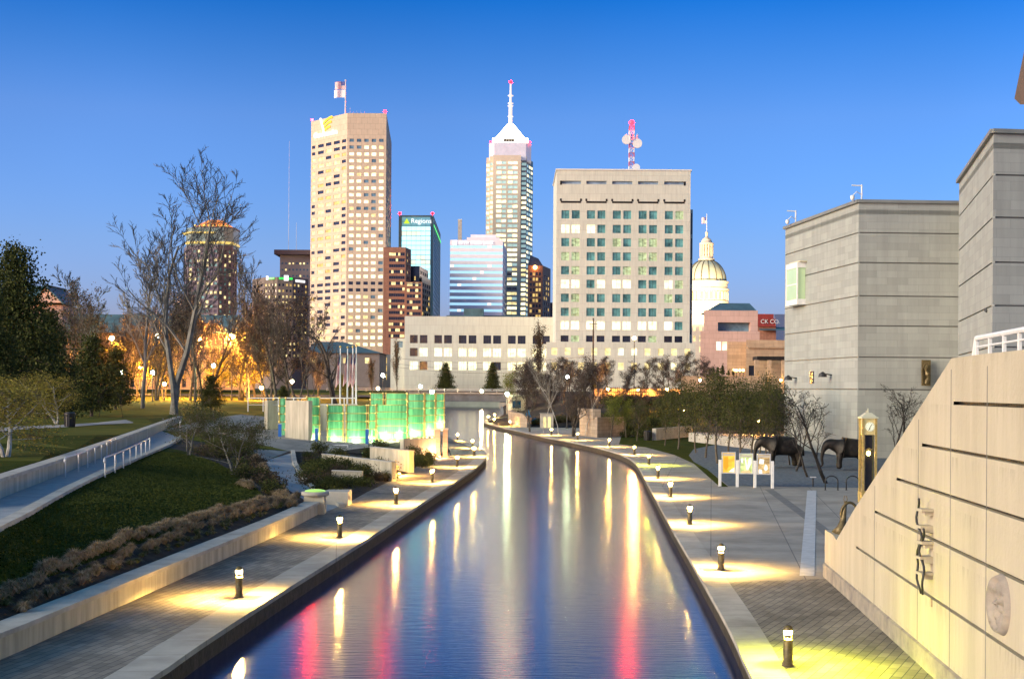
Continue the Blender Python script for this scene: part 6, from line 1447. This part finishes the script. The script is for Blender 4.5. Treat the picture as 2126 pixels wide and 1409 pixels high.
for k, px in enumerate((1262, 1325, 1385)):
    L_(['left', 'middle', 'right'][k]+' hidden orange lamp lighting the wall behind the dark grid fences', px, 808, 270, SOD, 3600, .22)
a = W(1340, 0, 226); 
P = [G(1358, 913, .05), G(1434, 905, .05)]
T = thing('bed_wall', 'low pale concrete wall under the plaza trees right of the trash bin', 'wall', P[0]); mb = MB(); mb.bar(P[0], P[1], .5, 0, 1.4); mb.build('wall_body', M['concrete'], T)
P = [G(1434, 915, .05), G(1640, 940, .05)]
T = thing('bed_wall', 'low concrete wall running behind the plaza tree trunks to the museum', 'wall', P[0]); mb = MB(); mb.bar(P[0], P[1], .5, 0, 1.0); mb.build('wall_body', M['concrete'], T)
# ---------------------------------------------------------------- trees and plants
def grow(rg, H, r0, fork=1, spread=.9, trunk=.3, up=.35, levels=4, kids=(7, 5, 4, 4), crook=.12, minr=.012, nseg=(6, 5, 4, 3, 3), lean=0.0, slim=1.0):
    tr, cr, tips = MB(), MB(), []
    def branch(p, d, L, r, lev):
        ns = nseg[min(lev, len(nseg)-1)]; pts = [p.copy()]; rs = [r]; q = p.copy(); dd = d.copy()
        for i in range(ns):
            dd = (dd+Vector((rg.gauss(0, crook), rg.gauss(0, crook), rg.gauss(0, crook*.7)+up*.10*(1 if lev else .3)))).normalized()
            q = q+dd*L/ns; pts.append(q.copy()); rs.append(max(minr*.6, r*(1-.72*(i+1)/ns)))
        (tr if lev < 2 else cr).tube(pts, rs, 7 if lev == 0 else (5 if lev == 1 else 3), 0, False)
        if lev >= levels: tips.append((pts[-1], dd)); return
        if lev >= levels-1: tips.append((pts[-2], dd))
        n_ = kids[min(lev, len(kids)-1)]
        for k in range(n_):
            t = (trunk+(1-trunk)*(k+rg.random()*.8)/n_) if lev == 0 else .18+.8*(k+rg.random())/n_
            t = min(t, .99); i = min(int(t*ns), ns-1); f = t*ns-i; base = pts[i].lerp(pts[i+1], f); ax = (pts[i+1]-pts[i]).normalized()
            a = rg.uniform(0, 6.283) if lev else k*2.4+rg.uniform(-.4, .4)
            s_ = ax.orthogonal().normalized(); s_ = Matrix.Rotation(a, 3, ax) @ s_
            ang = spread*(rg.uniform(.55, 1.0))*(1.0 if lev else (1.1-.5*t))
            nd = (ax*math.cos(ang)+s_*math.sin(ang)+Vector((0, 0, up*.35))).normalized(); nd.x *= slim; nd.y *= slim; nd.normalize()
            rl = rs[i]*(1-f)+rs[min(i+1, ns)]*f
            branch(base, nd, L*rg.uniform(.42, .62)*(1.05-.45*t if lev == 0 else 1.0-.35*t), max(minr, rl*rg.uniform(.42, .6)), lev+1)
        tips.append((pts[-1], dd))
    for k in range(fork):
        a = 6.283*k/fork+.5; d = Vector((math.cos(a)*.18*(fork > 1)+lean, math.sin(a)*.1*(fork > 1), 1)).normalized()
        branch(Vector((math.cos(a)*r0*.8*(fork > 1), 0, -.15)), d, H*.86*(1-.1*k), r0*(1-.15*k), 0)
    zmax = max(v[2] for v in cr.v) if cr.v else H; s = H/zmax
    for m_ in (tr, cr): m_.v = [(x*s, y*s, z*s) for x, y, z in m_.v]
    return tr, cr, [(p*s, d) for p, d in tips]
def leaves(rg, mb, tips, n_, size, jit, mi=1):
    for _ in range(n_):
        p, d = rg.choice(tips); c = p+Vector((rg.gauss(0, jit), rg.gauss(0, jit), rg.gauss(0, jit*.8)))
        a = Vector((rg.gauss(0, 1), rg.gauss(0, 1), rg.gauss(0, .6))).normalized(); b = a.orthogonal().normalized(); b = Matrix.Rotation(rg.uniform(0, 6.28), 3, a) @ b
        c2 = a.cross(b); s = size*rg.uniform(.6, 1.3)
        mb.add([c-b*s*.5, c+c2*s*.33, c+b*s*.5, c-c2*s*.33], [(0, 1, 2, 3)], mi)
PROTO = {}
def treeproto(key, name, seed, H, bark, twig, leaf=None, nl=0, ls=.25, jit=.5, **kw):
    rg = random.Random(seed); tr, cr, tips = grow(rg, H, **kw)
    if leaf: leaves(rg, cr, tips, nl, ls, jit)
    PROTO[key] = (name, H, [('trunk', tr, [M[bark]]), ('crown', cr, [M[twig], M[leaf]] if leaf else [M[twig]])], {})
def plant(key, label, px, py_base, py_top, wide=1.0, rz=None, cat='tree', group=None, Y=None, depth_z=None):
    name, H, parts, cache = PROTO[key]
    if Y is None: q = cast(px, py_base)
    else:
        q = W(px, py_base, Y); q.z = drop(q.x, q.y) if depth_z is None else depth_z
    zt = CZ+ray(px, py_top)[1]*q.y; s = max(.3, (zt-q.z)/H); rz = rnd.uniform(0, 6.28) if rz is None else rz
    T = thing(name, label, cat, q, group, rz); T.scale = (s*wide, s*wide, s)
    for nm, mb, mats in parts:
        if nm not in cache:
            sv = ORG.pop(T.name); ORG[T.name] = Vector((0, 0, 0)); o = mb.build(nm, mats, T); ORG[T.name] = sv; cache[nm] = o.data
        else:
            o = bpy.data.objects.new(nm, cache[nm]); COL.objects.link(o); o.parent = T
    return T
treeproto('syc', 'sycamore_tree', 5, 36, 'bark_pale', 'twig_pale', fork=2, r0=.55, spread=.75, trunk=.32, levels=4, kids=(10, 6, 5, 5), crook=.13, minr=.045, up=.4)
treeproto('bareA', 'bare_tree', 12, 18, 'bark', 'twig', r0=.34, spread=.8, trunk=.25, levels=4, kids=(10, 6, 5, 4), minr=.045, up=.45)
treeproto('bareB', 'bare_tree', 23, 18, 'bark', 'twig', fork=2, r0=.30, spread=.85, trunk=.22, levels=4, kids=(9, 6, 5, 4), minr=.045, up=.35, crook=.17)
treeproto('bareP', 'bare_tree', 31, 16, 'bark_pale', 'twig_pale', r0=.3, spread=.8, trunk=.22, levels=4, kids=(9, 6, 5, 4), minr=.04, up=.4)
treeproto('budA', 'budding_tree', 41, 14, 'bark', 'twig', 'leaf_brown', 2600, .22, .45, r0=.24, spread=.8, trunk=.18, levels=4, kids=(8, 5, 4, 3), minr=.022, up=.45)
treeproto('budL', 'budding_tree', 43, 9, 'bark', 'twig', 'leaf_lime', 3200, .20, .5, r0=.14, spread=.8, trunk=.2, levels=4, kids=(8, 5, 4, 2), minr=.015, up=.3)
treeproto('plaza', 'plaza_tree', 47, 6.5, 'bark', 'twig', 'leaf_olive', 5200, .12, .38, r0=.10, spread=1.0, trunk=.30, levels=4, kids=(9, 5, 4, 3), minr=.011, up=.25)
treeproto('plazb', 'plaza_tree', 48, 6.5, 'bark', 'twig', 'leaf_olive', 2600, .12, .38, r0=.10, spread=1.05, trunk=.28, levels=4, kids=(9, 6, 4, 3), minr=.011, up=.2)
treeproto('court', 'bare_court_tree', 53, 6, 'bronze_dark', 'bronze_dark', r0=.10, spread=.95, trunk=.32, levels=4, kids=(8, 5, 4, 3), minr=.012, up=.2, crook=.16)
treeproto('cons', 'budding_shrub_tree', 57, 5, 'bark_pale', 'twig', 'leaf_olive', 4200, .09, .25, fork=2, r0=.07, spread=1.1, trunk=.22, levels=4, kids=(9, 5, 4, 4), minr=.009, up=.1)
treeproto('lime', 'spreading_shrub_tree', 59, 5, 'bark_white', 'twig', 'leaf_gold', 8000, .10, .3, fork=2, r0=.09, spread=1.25, trunk=.24, levels=4, kids=(9, 6, 4, 4), minr=.009, up=.0)
treeproto('gold', 'leafy_tree', 61, 16, 'bark', 'twig', 'leaf_gold', 9000, .38, .8, r0=.3, spread=.9, trunk=.15, levels=3, kids=(9, 6, 5), minr=.03, up=.3)
treeproto('poplar', 'poplar_tree', 67, 20, 'bark', 'twig', 'leaf_brown', 2500, .30, .35, r0=.22, spread=.34, trunk=.08, levels=3, kids=(20, 7, 5), minr=.03, up=1.2, slim=.6)
treeproto('birch', 'birch_tree', 71, 12, 'bark_white', 'twig_pale', r0=.075, spread=.55, trunk=.3, levels=4, kids=(9, 5, 4, 3), minr=.02, up=.9)
treeproto('crook', 'crooked_tree', 73, 20, 'bark', 'bark', fork=2, r0=.7, spread=1.0, trunk=.25, levels=3, kids=(5, 4, 4), minr=.05, up=.2, crook=.28)
treeproto('thick', 'bare_tree', 91, 15, 'bark', 'twig', 'leaf_twig', 6500, .20, .38, r0=.26, spread=.85, trunk=.14, levels=4, kids=(10, 6, 5, 3), minr=.035, up=.4)
treeproto('thicb', 'bare_tree', 92, 15, 'bark', 'twig', 'leaf_twig', 6500, .20, .38, fork=2, r0=.24, spread=.9, trunk=.14, levels=4, kids=(9, 6, 5, 3), minr=.035, up=.35)
# evergreens
def conifer(key, seed, H, R_, tiers, leaf, n_, ls, shape=1.0, droop=-.1):
    rg = random.Random(seed); tr, cr = MB(), MB(); tr.tube([(0, 0, -.2), (rg.gauss(0, .1), 0, H*.5), (0, 0, H*.97)], [H*.02, H*.013, .02], 7)
    tips = []
    for i in range(tiers):
        t = (i+.5)/tiers; z = H*(.10+.86*t); rr_ = R_*(1-t)**shape*rg.uniform(.75, 1.15); m_ = max(4, int(10*(1-t)+4))
        for k in range(m_):
            a = 6.283*k/m_+rg.uniform(-.3, .3)+i; L_r = rr_*rg.uniform(.65, 1.1)
            p1 = Vector((math.cos(a)*L_r, math.sin(a)*L_r, z+droop*L_r+rg.uniform(-.2, .2)))
            cr.tube([(0, 0, z), (p1.x*.5, p1.y*.5, z+droop*L_r*.2), p1], [.06, .04, .015], 3, 0, False)
            for s in range(5): f = .25+.75*s/4; tips.append((Vector((p1.x*f, p1.y*f, z+(p1.z-z)*f)), Vector((0, 0, 1))))
    leaves(rg, cr, tips, n_, ls, R_*.11)
    PROTO[key] = ('evergreen_tree', H, [('trunk', tr, [M['bark']]), ('crown', cr, [M['twig'], M[leaf]])], {})
conifer('fir', 81, 10, 3.6, 16, 'leaf_dark', 7000, .35, .75)
conifer('pine', 83, 18, 6.0, 13, 'leaf_dark', 8000, .5, .5, -.05)
conifer('bigfir', 85, 24, 9.5, 22, 'leaf_dark', 30000, .42, .62, -.15)
conifer('cyp', 87, 2.2, .42, 12, 'leaf_dark', 1200, .12, .5, .6)
# left park
PG = 'trees standing in the park'
plant('syc', 'great pale barked sycamore towering over the park, trunk forked low', 362, 850, 330, 1.15, 2.2, group=PG, Y=200)
plant('bareP', 'pale bare tree left of the great sycamore, reaching nearly half its height', 296, 838, 478, .75, 1, group=PG, Y=215)
for key, l, px, pt, wd, Y in [('bareA', 'dark bare tree standing right behind the fork of the great sycamore', 405, 500, .6, 250), ('bareB', 'dark twin trunk tree directly right of the great sycamore', 425, 560, .7, 245),
    ('bareP', 'pale bare tree left of the hotel with the green sign', 515, 505, .6, 300), ('bareA', 'dark bare tree in front of the green lit sign', 575, 530, .7, 255), ('bareB', 'dark bare tree left of the tan tower foot', 618, 575, .6, 245),
    ('bareP', 'greyish bare tree above the low blue roofed building', 205, 545, .95, 265), ('bareB', 'bare tree between the sycamore and the gabled roof, with dense twigs', 250, 600, .7, 300), ('budA', 'budding olive tree in front of the gabled building', 168, 580, .8, 260),
    ('bareA', 'small bare tree right of the dark evergreens in the park', 270, 660, .6, 235), ('bareB', 'slim bare tree just left of the crowned tower', 340, 620, .55, 320), ('bareA', 'bare tree in front of the crowned tower, low and wide', 460, 640, .8, 330),
    ('bareA', 'bare tree behind the golden tree, close to the hotel', 548, 600, .6, 330), ('bareB', 'dark thin tree at the right end of the park, by the hipped hall', 645, 690, .7, 280)]:
    plant(key, l, px, 838, pt, wd, None, group=PG, Y=Y)
for k, (px, pt, wd, Y, l) in enumerate([(140, 640, 1.1, 290, 'dense twiggy tree under the gabled roof'), (225, 640, 1.1, 300, 'dense twiggy tree in front of the left end of the blue roof'), (285, 650, 1.1, 310, 'dense twiggy tree in front of the blue roof, left of the sycamore'), (325, 610, .9, 280, 'dense twiggy tree behind the left stem of the sycamore'), (395, 600, .9, 290, 'dense twiggy tree at the foot of the crowned tower'), (500, 600, 1.0, 300, 'dense twiggy tree between the crowned tower and the hotel'), (600, 610, 1.0, 280, 'dense twiggy tree before the hotel, closest to the tan tower'), (560, 650, 1.0, 270, 'lower dense twiggy tree before the hotel'), (660, 720, 1.0, 330, 'low dense twiggy tree before the hipped hall')]):
    plant(['thick', 'thicb'][k % 2], l, px, 838, pt, wd, None, group=PG, Y=Y)
plant('crook', 'gnarled dark tree with crooked limbs behind the memorial flags', 697, 820, 655, .85, 1.2, group=PG, Y=230)
plant('gold', 'leafy tree glowing golden in the orange lamp light', 530, 812, 700, 1.25, 1, group=PG, Y=312)
plant('gold', 'low golden leafy tree left of the golden park tree, behind dark trunks', 452, 812, 735, 1.2, 3, group=PG, Y=330)
plant('gold', 'golden leafy tree glowing behind the evergreens at the left', 300, 812, 715, 1.6, 3, group=PG, Y=350)
plant('gold', 'golden leafy tree glowing furthest left in the park', 215, 812, 715, 1.3, 4, group=PG, Y=345)
plant('bigfir', 'huge dense dark evergreen at the left edge', 28, 850, 505, 1.0, 1, group=PG, Y=150)
plant('bigfir', 'dark evergreen at the left edge, smaller and right of the huge one', 98, 850, 640, 1.0, 2, group=PG, Y=165)
plant('bigfir', 'dark evergreen cut off by the left edge of the park', -45, 850, 560, 1.0, 2, group=PG, Y=130)
plant('pine', 'layered dark evergreen with gaps, third from the left', 190, 838, 690, 1.1, 2, group=PG, Y=190)
plant('pine', 'layered dark evergreen right of the trash bin', 240, 838, 720, 1.1, .4, group=PG, Y=210)
plant('pine', 'small dark evergreen below the twin trunk tree', 438, 838, 792, 1.3, .4, group=PG, Y=215)
plant('fir', 'small dark evergreen right of the golden tree', 588, 835, 800, 1.3, .4, group=PG, Y=215)
for k, (px, pb, pt, l) in enumerate([(256, 868, 810, 'slender young tree by the pink path, left one'), (205, 866, 800, 'slender young tree right of the trash bin'), (322, 842, 790, 'short young tree with a bushy top in front of the globe lamps'), (516, 838, 790, 'thin young tree beside the golden tree')]):
    plant('court', l, px, pb, pt, .7, None, group='young trees on the park grass')
plant('lime', 'yellow-green shrub tree with a white trunk at the left edge', 12, 948, 785, 1.9, .7, cat='tree')
plant('lime', 'yellow-green shrub tree behind the trash bin', 118, 880, 775, 1.5, 2.0, cat='tree')
plant('cons', 'budding shrub tree with twin pale stems at the top of the lawn', 392, 945, 822, 1.35, 1)
plant('cons', 'leafier shrub tree above the grass tufts beside the blue ramp', 484, 985, 848, 1.45, 2)
plant('cons', 'dense low shrub tree behind the other two, nearest the memorial', 515, 945, 862, 1.5, 3)
plant('cons', 'budding shrub tree spreading behind the ramp kerb', 440, 925, 840, 1.3, 4)
# middle
plant('fir', 'left dark evergreen in front of the low pale block', 925, 811, 752, 1.15, 1, Y=530)
plant('fir', 'right dark evergreen in front of the low pale block', 1022, 811, 752, 1.0, 2, Y=530)
plant('poplar', 'columnar poplar at the left end of the low pale block', 824, 806, 700, .8, 1, Y=400)
plant('poplar', 'columnar budding poplar left of the glowing hall', 775, 815, 742, 1.3, 2, Y=380)
plant('poplar', 'columnar bare poplar where the low block meets the big slab', 1126, 800, 665, 1.0, 2, Y=330)
plant('gold', 'small leafy tree lit yellow behind the flagpoles', 722, 830, 778, 1.2, 1, Y=260)
plant('budL', 'pale budding tree between the right evergreen and the bare grove', 1052, 815, 770, 1.0, 1, Y=380)
MG = 'bare trees of the grove on the right bank'
for k, (key, px, pb, pt, wd, l) in enumerate([('thick', 1100, 885, 742, .8, 'budding tree leftmost in the grove, beside the bridge tower'), ('birch', 1128, 888, 755, .8, 'pale slim tree second in the grove'), ('birch', 1160, 892, 735, .8, 'bare tree in the grove behind the pale yellow-green lamp'), ('thicb', 1190, 893, 738, .9, 'dark bare tree in the middle of the grove'), ('birch', 1215, 893, 750, .8, 'pale slim tree right in the grove, left of the tan bank wall'), ('thick', 1145, 880, 745, 1.1, 'budding tree at the rear of the grove'), ('thicb', 1235, 870, 745, 1.1, 'budding tree behind the tan bank wall')]):
    plant(key, l, px, pb, pt, wd, None, group=MG, Y=17718/max(pb-806, 60)*(.88 if k < 5 else 1.0))
BG = 'dark bare trees in front of the podium'
for k, (px, pt, Y, l) in enumerate([(1182, 740, 330, 'bare tree below the left end of the podium'), (1215, 760, 340, 'bare tree left of the utility pole'), (1262, 740, 345, 'bare tree just right of the utility pole'), (1300, 748, 350, 'bare tree just left of the tall orange lamp'), (1345, 742, 345, 'bare tree just right of the tall orange lamp'), (1382, 735, 340, 'bare tree second right of the tall orange lamp'), (1415, 728, 350, 'bare tree in front of the right end of the podium'), (1446, 738, 335, 'bare tree below the domed capitol'), (1475, 760, 320, 'bare tree in front of the pink building'), (1405, 760, 300, 'low purple-grey bare tree above the dark grid fences')]):
    plant(['thick', 'thicb'][k % 2], l, px, 830, pt, 1.15, None, group=BG, Y=Y)
for k, (px, pb, pt, Y, l) in enumerate([(1085, 850, 752, 300, 'dense bare tree directly above the bridge tower'), (1110, 850, 745, 290, 'dense bare tree above the left end of the grove'), (1170, 850, 748, 270, 'dense bare tree behind the middle of the grove'), (1205, 850, 742, 265, 'dense bare tree behind the right end of the grove'),
        (1250, 850, 790, 245, 'low dense bare tree above the tan bank wall'), (1290, 860, 795, 240, 'low dense bare tree under the dark grid fences, left one'), (1335, 860, 790, 238, 'low dense bare tree under the dark grid fences, middle one'), (1375, 860, 785, 236, 'low dense bare tree under the dark grid fences, right one'), (1150, 850, 775, 240, 'low dense bare tree in the heart of the grove')]):
    plant(['thick', 'thicb'][k % 2], l, px, pb, pt, 1.25, None, group='dense bare trees on the right bank slope', Y=Y)
plant('budL', 'pale lime budding tree right of the tan bank wall', 1268, 908, 822, .95, 1)
plant('budL', 'second pale lime budding tree, half behind the trash bin trees', 1300, 908, 830, .8, 2)
for k, (px, pb, pt, wd, key, l) in enumerate([(1322, 915, 830, 1.0, 'plazb', 'thin leafy tree left of the plaza grove with a pale trunk'), (1408, 932, 792, 1.1, 'plaza', 'first big leafy tree at the left of the plaza grove'), (1445, 940, 800, 1.0, 'plaza', 'leafy plaza tree standing second from the left'), (1465, 950, 776, 1.0, 'plazb', 'leafy plaza tree with the thin trunk at the lawn corner'), (1490, 962, 772, 1.05, 'plaza', 'plaza tree third from the left with a dark trunk'), (1512, 945, 785, 1.05, 'plazb', 'plaza tree just left behind the poster stand'), (1535, 978, 800, .95, 'plaza', 'nearest plaza tree, its trunk behind the poster stand'), (1560, 945, 775, 1.0, 'plazb', 'plaza tree behind the middle poster'), (1590, 950, 795, 1.0, 'plaza', 'plaza tree behind the right poster'), (1612, 935, 800, .9, 'plazb', 'rightmost leafy plaza tree, against the museum wall'), (1606, 958, 805, 1.0, 'plaza', 'leafy plaza tree half hiding the left elephant'), (1575, 968, 812, .9, 'plazb', 'thin leafy tree right behind the poster stand'), (1380, 925, 815, .9, 'plaza', 'low leafy tree left of the first big plaza tree')]):
    plant(key, l, px, pb, pt, wd, None, group='leafy trees of the plaza grove')
for k, (px, pb, pt, wd, l) in enumerate([(1652, 978, 822, 1.0, 'bare court tree beside the rear of the left elephant'), (1678, 990, 815, 1.0, 'bare court tree left of the tall central one'), (1717, 1003, 790, 1.35, 'tallest bare court tree, in front of the museum corner'), (1845, 975, 800, 1.2, 'bare court tree just right of the clock'), (1888, 960, 795, 1.2, 'bare court tree touching the slanting edge of the big wall'), (1640, 965, 850, 1.0, 'small bare court tree at the far left of the court')]):
    plant('court', l, px, pb, pt, wd, None, group='bare trees on the gravel court')
for k, px in enumerate((1474, 1481, 1490, 1500, 1513, 1522)):
    plant('cyp', ['first', 'second', 'third', 'fourth', 'fifth', 'sixth'][k]+' from the left of the small clipped cypresses on the terrace', px, 782, [764, 763, 761, 757, 768, 766][k], 1.3, None, group='clipped cypresses on the terrace', Y=329, depth_z=W(px, 780, 329).z, cat='shrub')
# ornamental grass tufts, shrubs, bed cover
def tuft(seed, n_, R_, h, mats):
    rg = random.Random(seed); mb = MB()
    for _ in range(n_):
        a = rg.uniform(0, 6.283); e = rg.uniform(.0, 1.0); L_t = R_*rg.uniform(.75, 1.1); r0 = R_*.15*rg.random()
        d = Vector((math.cos(a), math.sin(a), 0)); sd = Vector((-d.y, d.x, 0))*.010
        p0 = d*r0; p1 = d*(r0+L_t*.55*e)+Vector((0, 0, h*(.8-.25*e)*rg.uniform(.8, 1.1))); p2 = d*(r0+L_t*(.35+.75*e))+Vector((0, 0, h*(.95-.75*e*e)*rg.uniform(.7, 1.1)))
        mb.add([p0-sd, p0+sd, p1+sd*.8, p1-sd*.8, p2+Vector((0, 0, .0))], [(0, 1, 2, 3), (3, 2, 4)], 0 if rg.random() < .85 else 1)
    return mb
TUF = []
for k in range(6):
    o = tuft(100+k, 330, .34, .40, None).build('grass_tuft', [M['blade_tan'], M['blade_green']]); TUF.append(o.data); bpy.data.objects.remove(o)
TUG = []
for k in range(3):
    o = tuft(130+k, 240, .28, .24, None).build('grass_tuft', [M['blade_green'], M['blade_tan']]); TUG.append(o.data); bpy.data.objects.remove(o)
def put_tuft(x, y, s, green=False, label=None, group=None):
    o = bpy.data.objects.new('grass_tuft' if not green else 'green_tuft', rnd.choice(TUG if green else TUF)); COL.objects.link(o); o.location = (x, y, drop(x, y)-.02)
    o.rotation_euler = (0, 0, rnd.uniform(0, 6.28)); o.scale = (s, s, s*rnd.uniform(.85, 1.15)); tag(o, label, 'ornamental grass', group)
def along(P, n_):
    P = [Vector(w2(v)) for v in P]; cum = [0]
    for a, b in zip(P, P[1:]): cum.append(cum[-1]+(b-a).length)
    for k in range(n_):
        s = cum[-1]*(k+.5)/n_
        for i in range(len(P)-1):
            if s <= cum[i+1]: yield P[i].lerp(P[i+1], (s-cum[i])/(cum[i+1]-cum[i])), (P[i+1]-P[i]).normalized(); break
rowA = [G(x, y, .8) for x, y in [(-20, 1258), (60, 1222), (160, 1180), (260, 1140), (360, 1105), (440, 1078), (520, 1052), (560, 1040), (625, 1042)]]
k = 0
for p, d in along(rowA, 62):
    n_ = Vector((-d.y, d.x)); x, y = p+n_*rnd.uniform(-.12, .12)
    put_tuft(x, y, rnd.uniform(.85, 1.2), False, 'brown mounded grass tuft in the upper row along the lawn edge', 'brown tufts, upper row')
for p, d in along(rowA, 44):
    n_ = Vector((-d.y, d.x)); x, y = p-n_*rnd.uniform(.45, .75)
    put_tuft(x, y, rnd.uniform(.7, 1.0), False, 'tan grass tuft in the lower row, between the upper tufts and the low wall', 'tan tufts, lower row')
rowB = [v.lerp(u, .35) for v, u in zip([WBACK[i] for i in range(1, 8)], [WBACK[i]+Vector((-1.2, .9, 0)) for i in range(1, 8)])]
for p, d in along(rowB, 90):
    n_ = Vector((-d.y, d.x)); x, y = p+n_*rnd.uniform(.0, .5)
    put_tuft(x, y, rnd.uniform(.6, 1.0), True, 'low green tuft along the back of the low concrete wall', 'green tufts behind the low wall')
rowC = [G(x, y, z) for x, y, z in [(505, 1010, 1.1), (520, 1018, 1.0), (545, 1022, .9), (575, 1035, .7), (600, 1046, .6)]]
for p, d in along(rowC, 16): put_tuft(p.x+rnd.uniform(-.3, .3), p.y, rnd.uniform(.9, 1.2), False, 'brown tuft in the curved line dropping from the lawn tip to the blue ramp', 'brown tufts at the lawn tip')
rowD = [G(x, y, z) for x, y, z in [(540, 950, 1.2), (555, 975, 1.0), (575, 1003, .8), (605, 1025, .5), (630, 1036, .4)]]
for p, d in along(rowD, 20): put_tuft(p.x-.3+rnd.uniform(-.3, .3), p.y, rnd.uniform(.9, 1.3), False, 'pale tuft lining the left edge of the blue ramp', 'pale tufts along the blue ramp')
def shrub(seed, R_, h, leaf, n_, ls):
    rg = random.Random(seed); st, cr = MB(), MB(); tips = []
    for _ in range(14):
        a = rg.uniform(0, 6.28); e = rg.uniform(.1, 1); p = Vector((math.cos(a)*R_*e, math.sin(a)*R_*e, h*(1-.45*e*e)*rg.uniform(.6, 1))); st.tube([(0, 0, 0), p*.5+Vector((0, 0, .05)), p], [.02, .014, .006], 4); tips += [(p, None), (p*.8, None), (p*.6, None)]
    leaves(rg, cr, tips, n_, ls, R_*.22, 0); return st, cr
SH = []
for k, (lf, R_, h) in enumerate([('leaf_dark', .8, .8), ('leaf_olive', .7, .6), ('leaf_brown', .8, .55), ('leaf_dark', .9, .5)]):
    st, cr = shrub(200+k, R_, h, lf, 900, .10); a = st.build('stem', M['twig']); b = cr.build('foliage', M[lf]); SH.append((a.data, b.data)); bpy.data.objects.remove(a); bpy.data.objects.remove(b)
def put_shrub(px, py, s, kind, label, group, Y=None, xy=None):
    q = cast(px, py) if xy is None else Vector((xy[0], xy[1], drop(*xy))); T = thing('shrub', label, 'shrub', q-Vector((0, 0, .03)), group, rnd.uniform(0, 6)); T.scale = (s, s, s)
    for nm, me in zip(('stem', 'foliage'), SH[kind]): o = bpy.data.objects.new(nm, me); COL.objects.link(o); o.parent = T
for px, py in [(455, 935), (480, 930), (505, 950), (470, 955), (500, 975), (520, 990), (540, 1000), (430, 915), (440, 935), (530, 965), (555, 1010), (405, 900), (530, 935), (560, 1025), (425, 945), (495, 995)]:
    put_shrub(px+rnd.uniform(-6, 6), py+rnd.uniform(-4, 4), rnd.uniform(.8, 1.4), rnd.choice([0, 1, 2, 1]), 'bushy shrub on the mulch slope between the lawn and the blue ramp', 'shrubs on the mulch slope')
for _ in range(46):
    for t in range(20):
        x, y = rnd.uniform(620, 812), rnd.uniform(938, 1040); q = G(x, y, .4)
        if inside(pitpoly, q.x, q.y): put_shrub(0, 0, rnd.uniform(.7, 1.15), rnd.choice([0, 3, 0, 2]), 'low dark shrub in the planting bed beside the blue ramp', 'dark shrubs in the planting bed', xy=(q.x, q.y)); break
for _ in range(12):
    q = G(rnd.uniform(858, 895), rnd.uniform(945, 962), .3); put_shrub(0, 0, rnd.uniform(.7, 1), 0, 'low dark shrub below the memorial wall beside the walk', 'dark shrubs below the memorial wall', xy=(q.x, q.y))
for px in range(1300, 1430, 10): put_shrub(px, 906+rnd.uniform(-3, 3), rnd.uniform(1.3, 2), rnd.choice([0, 1]), 'dark shrub on the bank behind the right lawn', 'shrubs on the right bank')
for px in range(1110, 1205, 9):
    q = G(px, 890, 0); put_shrub(0, 0, rnd.uniform(1.2, 1.8), rnd.choice([1, 2]), 'scrubby shrub at the foot of the bare grove', 'shrubs under the bare grove', xy=(q.x, q.y+12))

# rough growth on the slope of the right bank and turf blades on the near lawn
for px in range(1245, 1600, 9):
    for py in (842, 862, 884):
        if rnd.random() < .4: put_shrub(px+rnd.uniform(-4, 4), py+rnd.uniform(-6, 6), rnd.uniform(1.6, 2.8), rnd.choice([0, 1, 2]), 'rough shrub on the dark slope below the dark grid fences', 'rough shrubs on the right bank slope')
rg = random.Random(77); gm = MB(); lx = [p[0] for p in lawnpoly]; ly = [p[1] for p in lawnpoly]; n_g = 0
bvl = BV[0]
while n_g < 42000:
    t = rg.random(); y = 26+(max(ly)-26)*t*t*.9; x = rg.uniform(min(lx), max(lx))
    if abs(x) > y*.40+1 or not inside(lawnpoly, x, y): continue
    h = bvl.ray_cast(Vector((x, y, 60)), Vector((0, 0, -1)))
    if h[0] is None: continue
    z = h[0].z; a = rg.uniform(0, 6.283); w_ = .012+.0007*y; hh = rg.uniform(.02, .045); dx, dy = math.cos(a)*w_, math.sin(a)*w_; ox, oy = rg.uniform(-.04, .04), rg.uniform(-.04, .04)
    gm.add([(x-dx, y-dy, z-.01), (x+dx, y+dy, z-.01), (x+dx*.5+ox, y+dy*.5+oy, z+hh), (x-dx*.6+ox, y-dy*.6+oy, z+hh*.85)], [(0, 1, 2, 3)]); n_g += 1
gm.build('grass', leafmat('turf_blade', (.034, .050, .008), (.075, .088, .014)), kind='stuff')
